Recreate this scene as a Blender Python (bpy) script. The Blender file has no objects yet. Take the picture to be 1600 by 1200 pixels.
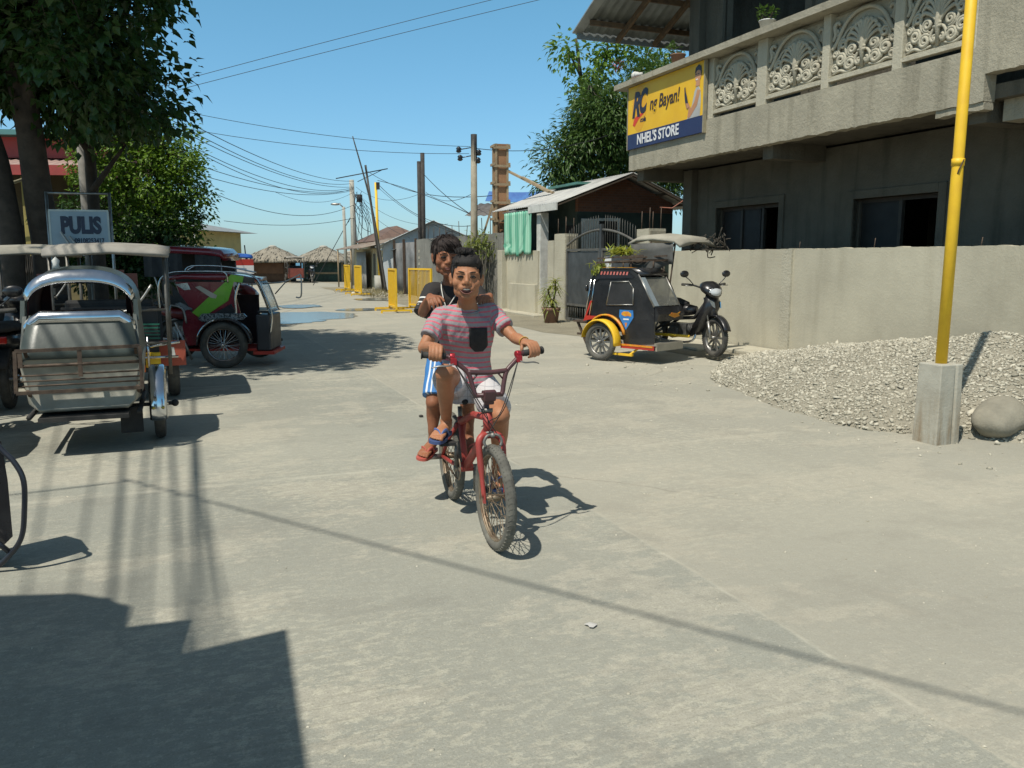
import bpy, math, random
import numpy as np
from mathutils import Vector, Matrix, Euler, noise
R = math.radians
PI = math.pi
rnd = random.Random(7)
SC = bpy.context.scene
COL = SC.collection

# ------------------------------------------------------------------ camera maths (for measuring points at a known distance)
CAMH, FPX = 1.45, 1300.0
PITCH = math.atan(195 / FPX)
_c, _s = math.cos(PITCH), math.sin(PITCH)
def ray(px, py):
    u = (px - 800) / FPX; v = (600 - py) / FPX
    return Vector((u, _c + v * _s, -_s + v * _c))
def G(px, py, z=0.0):
    d = ray(px, py); t = (z - CAMH) / d.z
    return Vector((d.x * t, d.y * t, z))
def V(px, py, Y):
    d = ray(px, py); t = Y / d.y
    return Vector((d.x * t, Y, CAMH + d.z * t))
STREET = Vector((-0.36784, 0.92989, 0))     # along the street, away
ACROSS = Vector((0.92989, 0.36784, 0))      # to the right of the street
FO = Vector((4.22, 12.46, 0))               # a point of the right-hand wall line
FROT = math.atan2(-0.92989, 0.36784)        # local x runs along the wall to the near end, y into the lots
def fl(x, y, z=0.0):
    return FO - STREET * x + ACROSS * y + Vector((0, 0, z))

# ------------------------------------------------------------------ materials
def _new(name):
    m = bpy.data.materials.new(name); m.use_nodes = True
    nt = m.node_tree; nt.nodes.clear()
    out = nt.nodes.new('ShaderNodeOutputMaterial'); b = nt.nodes.new('ShaderNodeBsdfPrincipled')
    nt.links.new(b.outputs[0], out.inputs[0])
    return m, nt, b
def N(nt, t, **kw):
    n = nt.nodes.new(t)
    for k, v in kw.items():
        if k[0] == 'i' and k[1:].isdigit(): n.inputs[int(k[1:])].default_value = v
        else: setattr(n, k, v)
    return n
def noise_n(nt, vec, scale, detail=5, rough=.6):
    n = N(nt, 'ShaderNodeTexNoise'); n.inputs['Scale'].default_value = scale
    n.inputs['Detail'].default_value = detail; n.inputs['Roughness'].default_value = rough
    nt.links.new(vec, n.inputs['Vector']); return n.outputs['Fac']
def ramp(nt, fac, a, b, ca=(0, 0, 0, 1), cb=(1, 1, 1, 1)):
    r = N(nt, 'ShaderNodeValToRGB'); r.color_ramp.elements[0].position = a; r.color_ramp.elements[1].position = b
    r.color_ramp.elements[0].color = ca; r.color_ramp.elements[1].color = cb
    nt.links.new(fac, r.inputs[0]); return r.outputs[0]
def mixc(nt, fac, a, b):
    m = N(nt, 'ShaderNodeMix', data_type='RGBA')
    for s, x in ((m.inputs[0], fac), (m.inputs[6], a), (m.inputs[7], b)):
        if isinstance(x, (int, float)): s.default_value = x
        elif isinstance(x, tuple): s.default_value = x if len(x) == 4 else x + (1,)
        else: nt.links.new(x, s)
    return m.outputs[2]
def mth(nt, op, a, b=0.0, clamp=False):
    m = N(nt, 'ShaderNodeMath', operation=op, use_clamp=clamp)
    for s, x in ((m.inputs[0], a), (m.inputs[1], b)):
        if isinstance(x, (int, float)): s.default_value = x
        else: nt.links.new(x, s)
    return m.outputs[0]
def coords(nt, kind='Object'):
    return N(nt, 'ShaderNodeTexCoord').outputs[kind]
def bump(nt, b, h, dist=.01, strength=.5):
    n = N(nt, 'ShaderNodeBump'); n.inputs['Strength'].default_value = strength; n.inputs['Distance'].default_value = dist
    nt.links.new(h, n.inputs['Height']); nt.links.new(n.outputs[0], b.inputs['Normal'])
_M = {}
def pm(name, c1, c2=None, scale=4.0, rough=.6, metal=0.0, bmp=0.0, bscale=60.0, coat=0.0, lo=.35, hi=.65, spec=.5, detail=6, trans=0):
    """procedural paint / stuff: two colours mixed by noise, uneven gloss, fine bump"""
    if name in _M: return _M[name]
    m, nt, b = _new(name); v = coords(nt)
    if c2 is None: c2 = tuple(x * .72 for x in c1)
    f = ramp(nt, noise_n(nt, v, scale, detail), lo, hi)
    nt.links.new(mixc(nt, f, c1, c2), b.inputs['Base Color'])
    nt.links.new(mth(nt, 'MULTIPLY_ADD', noise_n(nt, v, scale * 2.3), .25), b.inputs['Roughness'])
    b.inputs['Roughness'].links[0].from_node.inputs[2].default_value = max(.02, rough - .12)
    b.inputs['Metallic'].default_value = metal; b.inputs['Coat Weight'].default_value = coat
    b.inputs['Specular IOR Level'].default_value = spec
    if trans: b.inputs['Transmission Weight'].default_value = trans
    if bmp: bump(nt, b, noise_n(nt, v, bscale, 4), .006, bmp)
    _M[name] = m; return m

# ------------------------------------------------------------------ mesh builder
def frame_to(d, up=Vector((0, 0, 1))):
    z = Vector(d).normalized()
    if abs(z.dot(up)) > .98: up = Vector((0, 1, 0))
    x = up.cross(z).normalized(); y = z.cross(x)
    return x, y, z
class MB:
    def __init__(s, M=None):
        s.v = []; s.f = []; s.mi = []; s.sm = []; s.m = 0; s.M = M
    def add(s, vs, fs, smooth=False):
        o = len(s.v)
        if s.M is not None: vs = [s.M @ Vector(p) for p in vs]
        s.v.extend([tuple(p) for p in vs])
        for f in fs:
            s.f.append([i + o for i in f]); s.mi.append(s.m); s.sm.append(smooth)
        return s
    def box(s, c, d, rot=None):
        hx, hy, hz = d[0] / 2, d[1] / 2, d[2] / 2
        vs = [Vector((x, y, z)) for x in (-hx, hx) for y in (-hy, hy) for z in (-hz, hz)]
        if rot is not None:
            Rm = rot if isinstance(rot, Matrix) else Euler(rot).to_matrix()
            vs = [Rm @ p for p in vs]
        c = Vector(c)
        return s.add([p + c for p in vs], [(0, 1, 3, 2), (4, 6, 7, 5), (0, 4, 5, 1), (2, 3, 7, 6), (0, 2, 6, 4), (1, 5, 7, 3)])
    def span(s, a, b):
        return s.box([(a[i] + b[i]) / 2 for i in range(3)], [abs(b[i] - a[i]) for i in range(3)])
    def bar(s, p, q, w, h, up=Vector((0, 0, 1))):
        p, q = Vector(p), Vector(q); x, y, z = frame_to(q - p, up)
        vs = [e + x * sx * w / 2 + y * sy * h / 2 for e in (p, q) for sx, sy in ((-1, -1), (1, -1), (1, 1), (-1, 1))]
        return s.add(vs, [(3, 2, 1, 0), (4, 5, 6, 7), (0, 1, 5, 4), (1, 2, 6, 5), (2, 3, 7, 6), (3, 0, 4, 7)])
    def tube(s, pts, r, n=8, caps=True, flat=1.0, up=None, closed=False):
        pts = [Vector(p) for p in pts]; k = len(pts)
        if not isinstance(r, (list, tuple)): r = [r] * k
        vs = []; fs = []; px = None
        for i in range(k):
            if closed: d = pts[(i + 1) % k] - pts[i - 1]
            else: d = pts[min(i + 1, k - 1)] - pts[max(i - 1, 0)]
            if d.length < 1e-9: d = Vector((0, 0, 1))
            d.normalize()
            if px is None:
                x, y, _ = frame_to(d, up or Vector((0, 0, 1)))
            else:
                x = px - d * px.dot(d)
                x = x.normalized() if x.length > 1e-6 else frame_to(d)[0]
                y = d.cross(x)
            px = x
            rr = r[i]; ra, rb = (rr if isinstance(rr, (tuple, list)) else (rr, rr * flat))
            for j in range(n):
                a = 2 * PI * j / n
                vs.append(pts[i] + x * math.cos(a) * ra + y * math.sin(a) * rb)
        for i in range(k if closed else k - 1):
            for j in range(n):
                a, b2 = i * n + j, i * n + (j + 1) % n
                c, d2 = ((i + 1) % k) * n + (j + 1) % n, ((i + 1) % k) * n + j
                fs.append((a, b2, c, d2))
        if caps and not closed:
            fs.append(tuple(range(n - 1, -1, -1))); fs.append(tuple((k - 1) * n + j for j in range(n)))
        return s.add(vs, fs, True)
    def cyl(s, p, q, r, r2=None, n=12):
        return s.tube([p, q], [r, r if r2 is None else r2], n)
    def torus(s, c, ax, Rr, r, n=32, k=8, arc=None):
        x, y, z = frame_to(ax); c = Vector(c)
        if arc: 
            a0, a1 = arc
            return s.tube([c + (x * math.cos(a0 + (a1 - a0) * i / n) + y * math.sin(a0 + (a1 - a0) * i / n)) * Rr for i in range(n + 1)], r, k)
        return s.tube([c + (x * math.cos(2 * PI * i / n) + y * math.sin(2 * PI * i / n)) * Rr for i in range(n)], r, k, closed=True, up=z)
    def loft(s, rings, cap=True, smooth=True, closed=True):
        n = len(rings[0]); vs = [p for r_ in rings for p in r_]; fs = []
        for i in range(len(rings) - 1):
            for j in range(n if closed else n - 1):
                fs.append((i * n + j, i * n + (j + 1) % n, (i + 1) * n + (j + 1) % n, (i + 1) * n + j))
        if cap and closed:
            fs.append(tuple(range(n - 1, -1, -1))); fs.append(tuple((len(rings) - 1) * n + j for j in range(n)))
        return s.add(vs, fs, smooth)
    def ell(s, c, r, n=16, m=10, rot=None, smooth=True):
        c = Vector(c); vs = [Vector((0, 0, 1))]; fs = []
        for i in range(1, m):
            t = PI * i / m
            for j in range(n):
                a = 2 * PI * j / n
                vs.append(Vector((math.sin(t) * math.cos(a), math.sin(t) * math.sin(a), math.cos(t))))
        vs.append(Vector((0, 0, -1)))
        for j in range(n):
            fs.append((0, 1 + j, 1 + (j + 1) % n))
            for i in range(m - 2):
                a = 1 + i * n
                fs.append((a + j, a + n + j, a + n + (j + 1) % n, a + (j + 1) % n))
            a = 1 + (m - 2) * n
            fs.append((a + j, len(vs) - 1, a + (j + 1) % n))
        Rm = Matrix.Identity(3) if rot is None else (rot if isinstance(rot, Matrix) else Euler(rot).to_matrix())
        return s.add([c + Rm @ Vector((p.x * r[0], p.y * r[1], p.z * r[2])) for p in vs], fs, smooth)
    def prism(s, poly, f0, f1, smooth=False):
        """poly: 2-D points; f0/f1 map (u,v) to the two faces"""
        n = len(poly); a = [Vector(f0(*p)) for p in poly]; b = [Vector(f1(*p)) for p in poly]
        fs = [tuple(range(n - 1, -1, -1)), tuple(range(n, 2 * n))] + [(i, (i + 1) % n, n + (i + 1) % n, n + i) for i in range(n)]
        return s.add(a + b, fs, smooth)
    def lathe(s, prof, c=(0, 0, 0), n=20, ax=(0, 0, 1)):
        x, y, z = frame_to(ax); c = Vector(c)
        return s.loft([[c + x * r_ * math.cos(2 * PI * j / n) + y * r_ * math.sin(2 * PI * j / n) + z * h for j in range(n)] for r_, h in prof])
    def sheet(s, fn, nu, nv, th=.0, smooth=False):
        """fn(u,v)->point, 0..1; with thickness th along the local normal"""
        P = [[Vector(fn(i / nu, j / nv)) for j in range(nv + 1)] for i in range(nu + 1)]
        w = nv + 1; vs = [p for r_ in P for p in r_]
        fs = [(i * w + j, (i + 1) * w + j, (i + 1) * w + j + 1, i * w + j + 1) for i in range(nu) for j in range(nv)]
        if not th: return s.add(vs, fs, smooth)
        k = len(vs); ns = []
        for i in range(nu + 1):
            for j in range(nv + 1):
                du = P[min(i + 1, nu)][j] - P[max(i - 1, 0)][j]; dv = P[i][min(j + 1, nv)] - P[i][max(j - 1, 0)]
                ns.append(du.cross(dv).normalized())
        vs2 = [p - n_ * th for p, n_ in zip(vs, ns)]
        f2 = [tuple(k + q for q in reversed(f)) for f in fs]
        ed = [i * w for i in range(nu + 1)] + [nu * w + j for j in range(1, nv + 1)] + [i * w + nv for i in range(nu - 1, -1, -1)] + [j for j in range(nv - 1, 0, -1)]
        es = [(ed[i], ed[i - 1], k + ed[i - 1], k + ed[i]) for i in range(len(ed))]
        return s.add(vs + vs2, fs + f2 + es, smooth)
    def mesh(s, name):
        me = bpy.data.meshes.new(name); me.from_pydata(s.v, [], s.f)
        me.polygons.foreach_set('material_index', s.mi); me.polygons.foreach_set('use_smooth', s.sm)
        me.update(); return me
    def build(s, name, mats, parent=None, bevel=0.0, fixn=True, loc=None):
        me = s.mesh(name)
        for m in (mats if isinstance(mats, (list, tuple)) else [mats]): me.materials.append(m)
        if fixn:
            import bmesh
            b = bmesh.new(); b.from_mesh(me); bmesh.ops.recalc_face_normals(b, faces=b.faces[:]); b.to_mesh(me); b.free()
        o = bpy.data.objects.new(name, me); COL.objects.link(o)
        if parent is not None: o.parent = parent
        if loc is not None: o.location = loc
        if bevel:
            md = o.modifiers.new('Bevel', 'BEVEL'); md.width = bevel; md.segments = 2; md.limit_method = 'ANGLE'; md.angle_limit = R(40)
        return o
def tag(o, label=None, cat=None, group=None, kind=None):
    if label: o['label'] = label
    if cat: o['category'] = cat
    if group: o['group'] = group
    if kind: o['kind'] = kind
    return o
def thing(name, label, cat, loc=(0, 0, 0), rotz=0.0, group=None):
    o = bpy.data.objects.new(name, None); COL.objects.link(o); o.empty_display_size = .2
    o.location = loc; o.rotation_euler = (0, 0, rotz)
    return tag(o, label, cat, group)
def copy_tree(o, parent=None):
    c = o.copy(); COL.objects.link(c)
    if parent is not None: c.parent = parent
    for ch in list(o.children): copy_tree(ch, c)
    return c
def text_obj(name, txt, size, M, mat, parent=None, bold=.0, shear=0.0, sx=1.0, depth=.002, align='CENTER'):
    """real lettering: the built-in font as a thin mesh; M maps x right, y up, z out"""
    cu = bpy.data.curves.new(name, 'FONT'); cu.body = txt; cu.size = size; cu.align_x = align; cu.align_y = 'CENTER'
    cu.offset = bold; cu.shear = shear; cu.extrude = depth; cu.resolution_u = 4
    o = bpy.data.objects.new(name, cu); COL.objects.link(o)
    dg = bpy.context.evaluated_depsgraph_get()
    me = bpy.data.meshes.new_from_object(o.evaluated_get(dg)); bpy.data.objects.remove(o); bpy.data.curves.remove(cu)
    me.name = name; me.transform(M @ Matrix.Diagonal((sx, 1, 1, 1))); me.materials.clear(); me.materials.append(mat)
    o = bpy.data.objects.new(name, me); COL.objects.link(o)
    if parent is not None: o.parent = parent
    return o
def basis(o, x, y, z=None):
    x = Vector(x).normalized(); y = Vector(y).normalized(); z = x.cross(y) if z is None else Vector(z)
    return Matrix(((x.x, y.x, z.x, o[0]), (x.y, y.y, z.y, o[1]), (x.z, y.z, z.z, o[2]), (0, 0, 0, 1)))
def cat_rom(pts, k=6):
    pts = [Vector(p) for p in pts]; out = []
    for i in range(len(pts) - 1):
        p0 = pts[max(i - 1, 0)]; p1 = pts[i]; p2 = pts[i + 1]; p3 = pts[min(i + 2, len(pts) - 1)]
        for j in range(k):
            t = j / k
            out.append(.5 * ((2 * p1) + (p2 - p0) * t + (2 * p0 - 5 * p1 + 4 * p2 - p3) * t * t + (3 * p1 - p0 - 3 * p2 + p3) * t ** 3))
    out.append(pts[-1]); return out
# ------------------------------------------------------------------ camera, sun, sky
cam_d = bpy.data.cameras.new('camera'); cam = bpy.data.objects.new('camera', cam_d); COL.objects.link(cam)
cam.location = (0, 0, CAMH); cam.rotation_euler = (PI / 2 - PITCH, 0, 0)
cam_d.sensor_width = 36; cam_d.lens = FPX / 1600 * 36; cam_d.clip_end = 6000; cam_d.clip_start = .05
SC.camera = cam
SUN_EL = R(60); SHX, SHY = .59, .81          # shadows run this way on the ground
sun_d = bpy.data.lights.new('sun', 'SUN'); sun_d.energy = 4.9; sun_d.angle = R(.53); sun_d.color = (1, .945, .835)
sun = bpy.data.objects.new('sun', sun_d); COL.objects.link(sun); sun.location = (-10, -14, 30)
sdir = Vector((SHX * math.cos(SUN_EL), SHY * math.cos(SUN_EL), -math.sin(SUN_EL)))
sun.rotation_euler = sdir.to_track_quat('-Z', 'Y').to_euler()
w = bpy.data.worlds.new('World'); SC.world = w; w.use_nodes = True
nt = w.node_tree; nt.nodes.clear()
wo = N(nt, 'ShaderNodeOutputWorld'); bg = N(nt, 'ShaderNodeBackground'); sky = N(nt, 'ShaderNodeTexSky')
sky.sky_type = 'NISHITA'; sky.sun_disc = False; sky.sun_elevation = SUN_EL; sky.sun_rotation = math.atan2(-SHX, -SHY)
sky.altitude = 0; sky.air_density = 1.0; sky.dust_density = .55; sky.ozone_density = 1.5
tc = N(nt, 'ShaderNodeTexCoord'); sz = N(nt, 'ShaderNodeSeparateXYZ'); nt.links.new(tc.outputs['Generated'], sz.inputs[0])
tcol = ramp(nt, sz.outputs[2], 0.0, .33, (.64, .87, 1.12, 1), (.70, 1.20, 1.18, 1)); e_ = nt.nodes[-1].color_ramp.elements.new(.62); e_.color = (.88, .84, .66, 1)
tint = mixc(nt, 1.0, (1, 1, 1), tcol); mixn = nt.nodes[-1]; mixn.blend_type = 'MULTIPLY'
nt.links.new(sky.outputs[0], mixn.inputs[6])
nt.links.new(mixn.outputs[2], bg.inputs[0]); bg.inputs[1].default_value = .124
nt.links.new(bg.outputs[0], wo.inputs[0])
SC.view_settings.view_transform = 'Standard'; SC.view_settings.look = 'None'; SC.view_settings.exposure = 0; SC.view_settings.gamma = 1
SC.cycles.max_bounces = 6; SC.cycles.transparent_max_bounces = 8

# ------------------------------------------------------------------ materials of the place
def concrete(name, c1, c2, stain=(.12, .115, .09), sc=1.2, rough=.9, bmp=.5, streak=True, amt=.5, speck=.35):
    m, nt, b = _new(name); v = coords(nt)
    base = mixc(nt, ramp(nt, noise_n(nt, v, sc, 8, .65), .3, .7), c1, c2)
    if streak:
        mp = N(nt, 'ShaderNodeMapping'); mp.inputs['Scale'].default_value = (2.2, 2.2, .22); nt.links.new(v, mp.inputs[0])
        st = mth(nt, 'MULTIPLY', ramp(nt, noise_n(nt, mp.outputs[0], 1.6, 6, .6), .52, .75), amt)
        base = mixc(nt, st, base, stain)
    sp = mth(nt, 'MULTIPLY', ramp(nt, noise_n(nt, v, 45, 3), .62, .72), speck)
    base = mixc(nt, sp, base, tuple(x * .6 for x in c2))
    nt.links.new(base, b.inputs['Base Color']); b.inputs['Roughness'].default_value = rough; b.inputs['Specular IOR Level'].default_value = .25
    h = mth(nt, 'ADD', noise_n(nt, v, 28, 6, .7), mth(nt, 'MULTIPLY', noise_n(nt, v, 3.5, 4), 1.5))
    bump(nt, b, h, .02, bmp); return m
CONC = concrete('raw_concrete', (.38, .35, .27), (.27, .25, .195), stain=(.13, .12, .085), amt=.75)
CONC_SHADE = concrete('shaded_concrete', (.135, .122, .094), (.082, .075, .058), stain=(.042, .039, .03), amt=.75)  # house concrete with the shade under the balcony put into its colour
CONC_W = concrete('rendered_wall', (.52, .485, .375), (.34, .315, .245), stain=(.27, .245, .18), sc=.55, amt=.35, bmp=.2, speck=.12)
CONC_L = concrete('pale_concrete', (.47, .44, .345), (.37, .345, .27), stain=(.2, .17, .12))
DARK = pm('dark_interior', (.012, .012, .011), (.02, .019, .017), 2, .95)
BLACK = pm('black_paint', (.012, .012, .013), (.022, .022, .024), 5, .3, coat=.4)
BLACKM = pm('black_matt', (.014, .014, .015), (.03, .029, .027), 9, .75)
RUBBER = pm('tyre_rubber', (.03, .029, .027), (.09, .085, .072), 6, .85, bmp=.4, bscale=90)
CHROME = pm('chrome', (.62, .63, .64), (.45, .45, .44), 7, .2, metal=1)
STEEL = pm('dull_steel', (.38, .38, .37), (.24, .23, .21), 12, .45, metal=.9)
RUSTY = pm('rusty_steel', (.12, .085, .06), (.065, .045, .035), 20, .7, metal=.4, bmp=.3)
YELLOW = pm('yellow_paint', (.80, .50, .02), (.70, .42, .02), 6, .55)
WIRE = pm('wire_black', (.02, .02, .022), None, 3, .6)

def road_material(name, tone=1.0, joints=True):
    m, nt, b = _new(name)
    pos = N(nt, 'ShaderNodeNewGeometry').outputs['Position']
    mp = N(nt, 'ShaderNodeMapping'); mp.vector_type = 'POINT'; nt.links.new(pos, mp.inputs[0])
    mp.inputs['Rotation'].default_value = (0, 0, -math.atan2(.36784, .92989))      # y along the street
    v = mp.outputs[0]
    k = lambda c: tuple(x * tone for x in c)
    big = noise_n(nt, v, .35, 5, .55)
    base = mixc(nt, ramp(nt, big, .35, .68), k((.315, .317, .27)), k((.25, .254, .222)))
    # worn, scaled patches with a warmer, lighter skin, combed across the street
    def mapped(sx_, sy_):
        q = N(nt, 'ShaderNodeMapping'); q.inputs['Scale'].default_value = (sx_, sy_, 1); nt.links.new(v, q.inputs[0]); return q.outputs[0]
    va = mapped(.7, 1.0); n2 = noise_n(nt, va, 1.1, 12, .76)
    base = mixc(nt, mth(nt, 'MULTIPLY', ramp(nt, n2, .515, .55), .58), base, k((.42, .392, .32)))
    mask = ramp(nt, noise_n(nt, va, .55, 6, .6), .42, .60)
    fl_n = noise_n(nt, mapped(.62, 1.1), 24, 9, .78)
    flk = mth(nt, 'MULTIPLY', ramp(nt, fl_n, .51, .55), mth(nt, 'MULTIPLY_ADD', mask, .75))
    flk.node.inputs[1].links[0].from_node.inputs[2].default_value = .12
    base = mixc(nt, mth(nt, 'MULTIPLY', flk, .88), base, k((.47, .45, .36)))
    comb = noise_n(nt, mapped(.9, 34), 1.2, 4, .6)                       # broom lines
    base = mixc(nt, mth(nt, 'MULTIPLY', mth(nt, 'MULTIPLY', ramp(nt, comb, .54, .66), mask), .38), base, k((.20, .19, .155)))
    n5 = noise_n(nt, mapped(.7, 1), 1.7, 8, .7)
    base = mixc(nt, mth(nt, 'MULTIPLY', ramp(nt, n5, .54, .62), .50), base, k((.205, .205, .18)))
    n4 = noise_n(nt, mapped(5.0, .35), .6, 6, .65)          # dark tyre and oil streaks along the street
    base = mixc(nt, mth(nt, 'MULTIPLY', ramp(nt, n4, .56, .72), .30), base, k((.185, .182, .155)))
    sp = ramp(nt, noise_n(nt, v, 48, 4, .7), .60, .70)
    base = mixc(nt, mth(nt, 'MULTIPLY', sp, .5), base, k((.14, .135, .11)))
    sp2 = ramp(nt, noise_n(nt, v, 75, 3, .7), .60, .68)
    base = mixc(nt, mth(nt, 'MULTIPLY', sp2, .5), base, k((.53, .51, .43)))
    gr_ = noise_n(nt, v, 120, 3, .75); base = mixc(nt, mth(nt, 'MULTIPLY', ramp(nt, gr_, .36, .50, (1, 1, 1, 1), (0, 0, 0, 1)), .38), base, k((.15, .145, .115)))
    gr2 = noise_n(nt, v, 22, 6, .8); base = mixc(nt, mth(nt, 'MULTIPLY', ramp(nt, gr2, .40, .60), .28), base, k((.22, .215, .175)))
    base = mixc(nt, mth(nt, 'MULTIPLY', ramp(nt, noise_n(nt, v, .22, 4, .5), .45, .66), .30), base, k((.46, .44, .36)))
    # hairline cracks
    vo = N(nt, 'ShaderNodeTexVoronoi'); vo.feature = 'DISTANCE_TO_EDGE'; vo.inputs['Scale'].default_value = .42
    wv_ = N(nt, 'ShaderNodeMix', data_type='VECTOR'); wv_.inputs[0].default_value = .22; nt.links.new(v, wv_.inputs[4])
    nz = N(nt, 'ShaderNodeTexNoise'); nz.inputs['Scale'].default_value = 2.2; nz.inputs['Detail'].default_value = 6; nt.links.new(v, nz.inputs['Vector']); nt.links.new(nz.outputs['Color'], wv_.inputs[5]); nt.links.new(wv_.outputs[1], vo.inputs['Vector'])
    ck = mth(nt, 'MULTIPLY', mth(nt, 'SUBTRACT', 1.0, mth(nt, 'DIVIDE', vo.outputs['Distance'], .006), clamp=True), ramp(nt, noise_n(nt, v, .5, 3), .50, .62))
    base = mixc(nt, mth(nt, 'MULTIPLY', ck, .55), base, k((.10, .095, .075)))
    if joints:
        sx = N(nt, 'ShaderNodeSeparateXYZ'); nt.links.new(v, sx.inputs[0])
        wob = mth(nt, 'MULTIPLY', mth(nt, 'SUBTRACT', noise_n(nt, v, 2.5, 5), .5), .07)
        def joint(c, at, wd):
            d = mth(nt, 'ABSOLUTE', mth(nt, 'SUBTRACT', mth(nt, 'ADD', c, wob), at))
            return mth(nt, 'SUBTRACT', 1.0, mth(nt, 'DIVIDE', d, wd), clamp=True)
        # lengthwise joint and cross joints every few metres (coordinates along / across the street)
        jx = joint(sx.outputs[0], JX, .018)
        md = mth(nt, 'PINGPONG', mth(nt, 'SUBTRACT', sx.outputs[1], JY), 2.25)
        jy = mth(nt, 'SUBTRACT', 1.0, mth(nt, 'DIVIDE', mth(nt, 'ABSOLUTE', mth(nt, 'ADD', md, wob)), .05), clamp=True)
        j = mth(nt, 'MAXIMUM', jx, jy)
        br = ramp(nt, noise_n(nt, v, 4, 4), .35, .6)
        base = mixc(nt, mth(nt, 'MULTIPLY', mth(nt, 'MULTIPLY', j, br), .6), base, k((.46, .44, .36)))
        # one slab row is a little warmer than the other
        base = mixc(nt, mth(nt, 'MULTIPLY', mth(nt, 'GREATER_THAN', sx.outputs[0], JX), .35), base, k((.385, .355, .285)))
    nt.links.new(base, b.inputs['Base Color']); b.inputs['Roughness'].default_value = .92; b.inputs['Specular IOR Level'].default_value = .2
    h = mth(nt, 'ADD', mth(nt, 'MULTIPLY', noise_n(nt, v, 55, 5, .7), .6), noise_n(nt, v, 9, 6, .65))
    bump(nt, b, h, .012, .45); return m
def dirt_material(name, c1, c2):
    m, nt, b = _new(name); v = N(nt, 'ShaderNodeNewGeometry').outputs['Position']
    base = mixc(nt, ramp(nt, noise_n(nt, v, 1.1, 8, .7), .35, .65), c1, c2)
    base = mixc(nt, mth(nt, 'MULTIPLY', ramp(nt, noise_n(nt, v, 40, 4), .56, .66), .5), base, tuple(x * .5 for x in c2))
    nt.links.new(base, b.inputs['Base Color']); b.inputs['Roughness'].default_value = .97; b.inputs['Specular IOR Level'].default_value = .1
    bump(nt, b, mth(nt, 'ADD', noise_n(nt, v, 30, 6, .75), noise_n(nt, v, 4, 5)), .04, .7); return m
# street coordinates of the lengthwise joint (through ground point seen right of the riders)
def st(p): return (p.x * ACROSS.x + p.y * ACROSS.y, p.x * STREET.x + p.y * STREET.y)
JX = st(G(930, 800))[0]; JY = st(G(560, 738))[1]
ROADM = road_material('concrete_road'); DIRT = dirt_material('dry_dirt', (.30, .275, .205), (.22, .20, .15))
SAND = dirt_material('beach_sand', (.36, .33, .26), (.28, .26, .20))

# ------------------------------------------------------------------ ground, road, sea
g = MB()
def gz(y): return 0.0 if y < 62 else -min(1.2, (y - 62) * .06)
xs = [-400, -60, -20, 0, 20, 60, 400]; ys = [-80, -10, 30, 55, 62, 66, 72, 80, 92]
g.add([(x, y, gz(y) - .008) for y in ys for x in xs], [(j * 7 + i, j * 7 + i + 1, (j + 1) * 7 + i + 1, (j + 1) * 7 + i) for j in range(len(ys) - 1) for i in range(6)])
tag(g.build('ground', SAND, fixn=False), kind='structure')
# road: a sheet between the left verge and the right wall line, widening to the crossing in front
rd = MB(); rows = []
for i in range(31):
    t = -8 + i * 2.1                                   # along the street from the camera
    l = -6.4 if t < 30 else -6.4 + (t - 30) * .02
    r_ = 8.35 if t < 9 else max(5.9, 8.35 - (t - 9) * .5)
    r_ = max(r_, 8.4)
    l += .12 * noise.noise(Vector((t, 0, 3))); r_ += .15 * noise.noise(Vector((t * .7, 9, 3)))
    rows.append([ACROSS * (l + (r_ - l) * k / 6) + STREET * t + Vector((0, 0, .0)) for k in range(7)])
rd.add([p for r_ in rows for p in r_], [(i * 7 + k, i * 7 + k + 1, (i + 1) * 7 + k + 1, (i + 1) * 7 + k) for i in range(30) for k in range(6)])
tag(rd.build('road', ROADM, fixn=False), kind='structure')
# dusty verge on the right, along the wall line and in front of the gate
vg = MB(); rows = []
for i in range(41):
    x = -34 + i * 1.2
    o = -1.35 - .35 * noise.noise(Vector((x * .4, 2, 0))) - (.5 if x < -4 else 0)
    if x > 6: o -= 1.0
    rows.append([fl(x, o, .004), fl(x, o * .45, .012), fl(x, .1, .03)])
vg.add([p for r_ in rows for p in r_], [(i * 3 + k, (i + 1) * 3 + k, (i + 1) * 3 + k + 1, i * 3 + k + 1) for i in range(40) for k in range(2)])
tag(vg.build('dirt_verge', DIRT, fixn=False), kind='structure')
# left dirt strip under the parked tricycles and the trees
lv = MB(); rows = []
for i in range(31):
    t = -6 + i * 1.5
    e = -5.0 + .5 * noise.noise(Vector((t * .35, 5, 1)))
    rows.append([ACROSS * -16 + STREET * t + Vector((0, 0, .004)), ACROSS * e + STREET * t + Vector((0, 0, .004))])
lv.add([p for r_ in rows for p in r_], [(i * 2, i * 2 + 1, i * 2 + 3, i * 2 + 2) for i in range(30)])
tag(lv.build('dirt_ground', DIRT, fixn=False), kind='structure')
# low cast slab at the foot of the wall under the parked tricycle
sl = MB()
for a, b2, y0, y1, h in ((-3.6, -1.1, -.95, -.02, .05), (-1.1, .25, -.62, -.02, .075)):
    sl.span((a, y0, .0), (b2, y1, h))
o = sl.build('kerb_slab', CONC_L, bevel=.02); o.location = FO; o.rotation_euler = (0, 0, FROT); tag(o, kind='structure')
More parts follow.
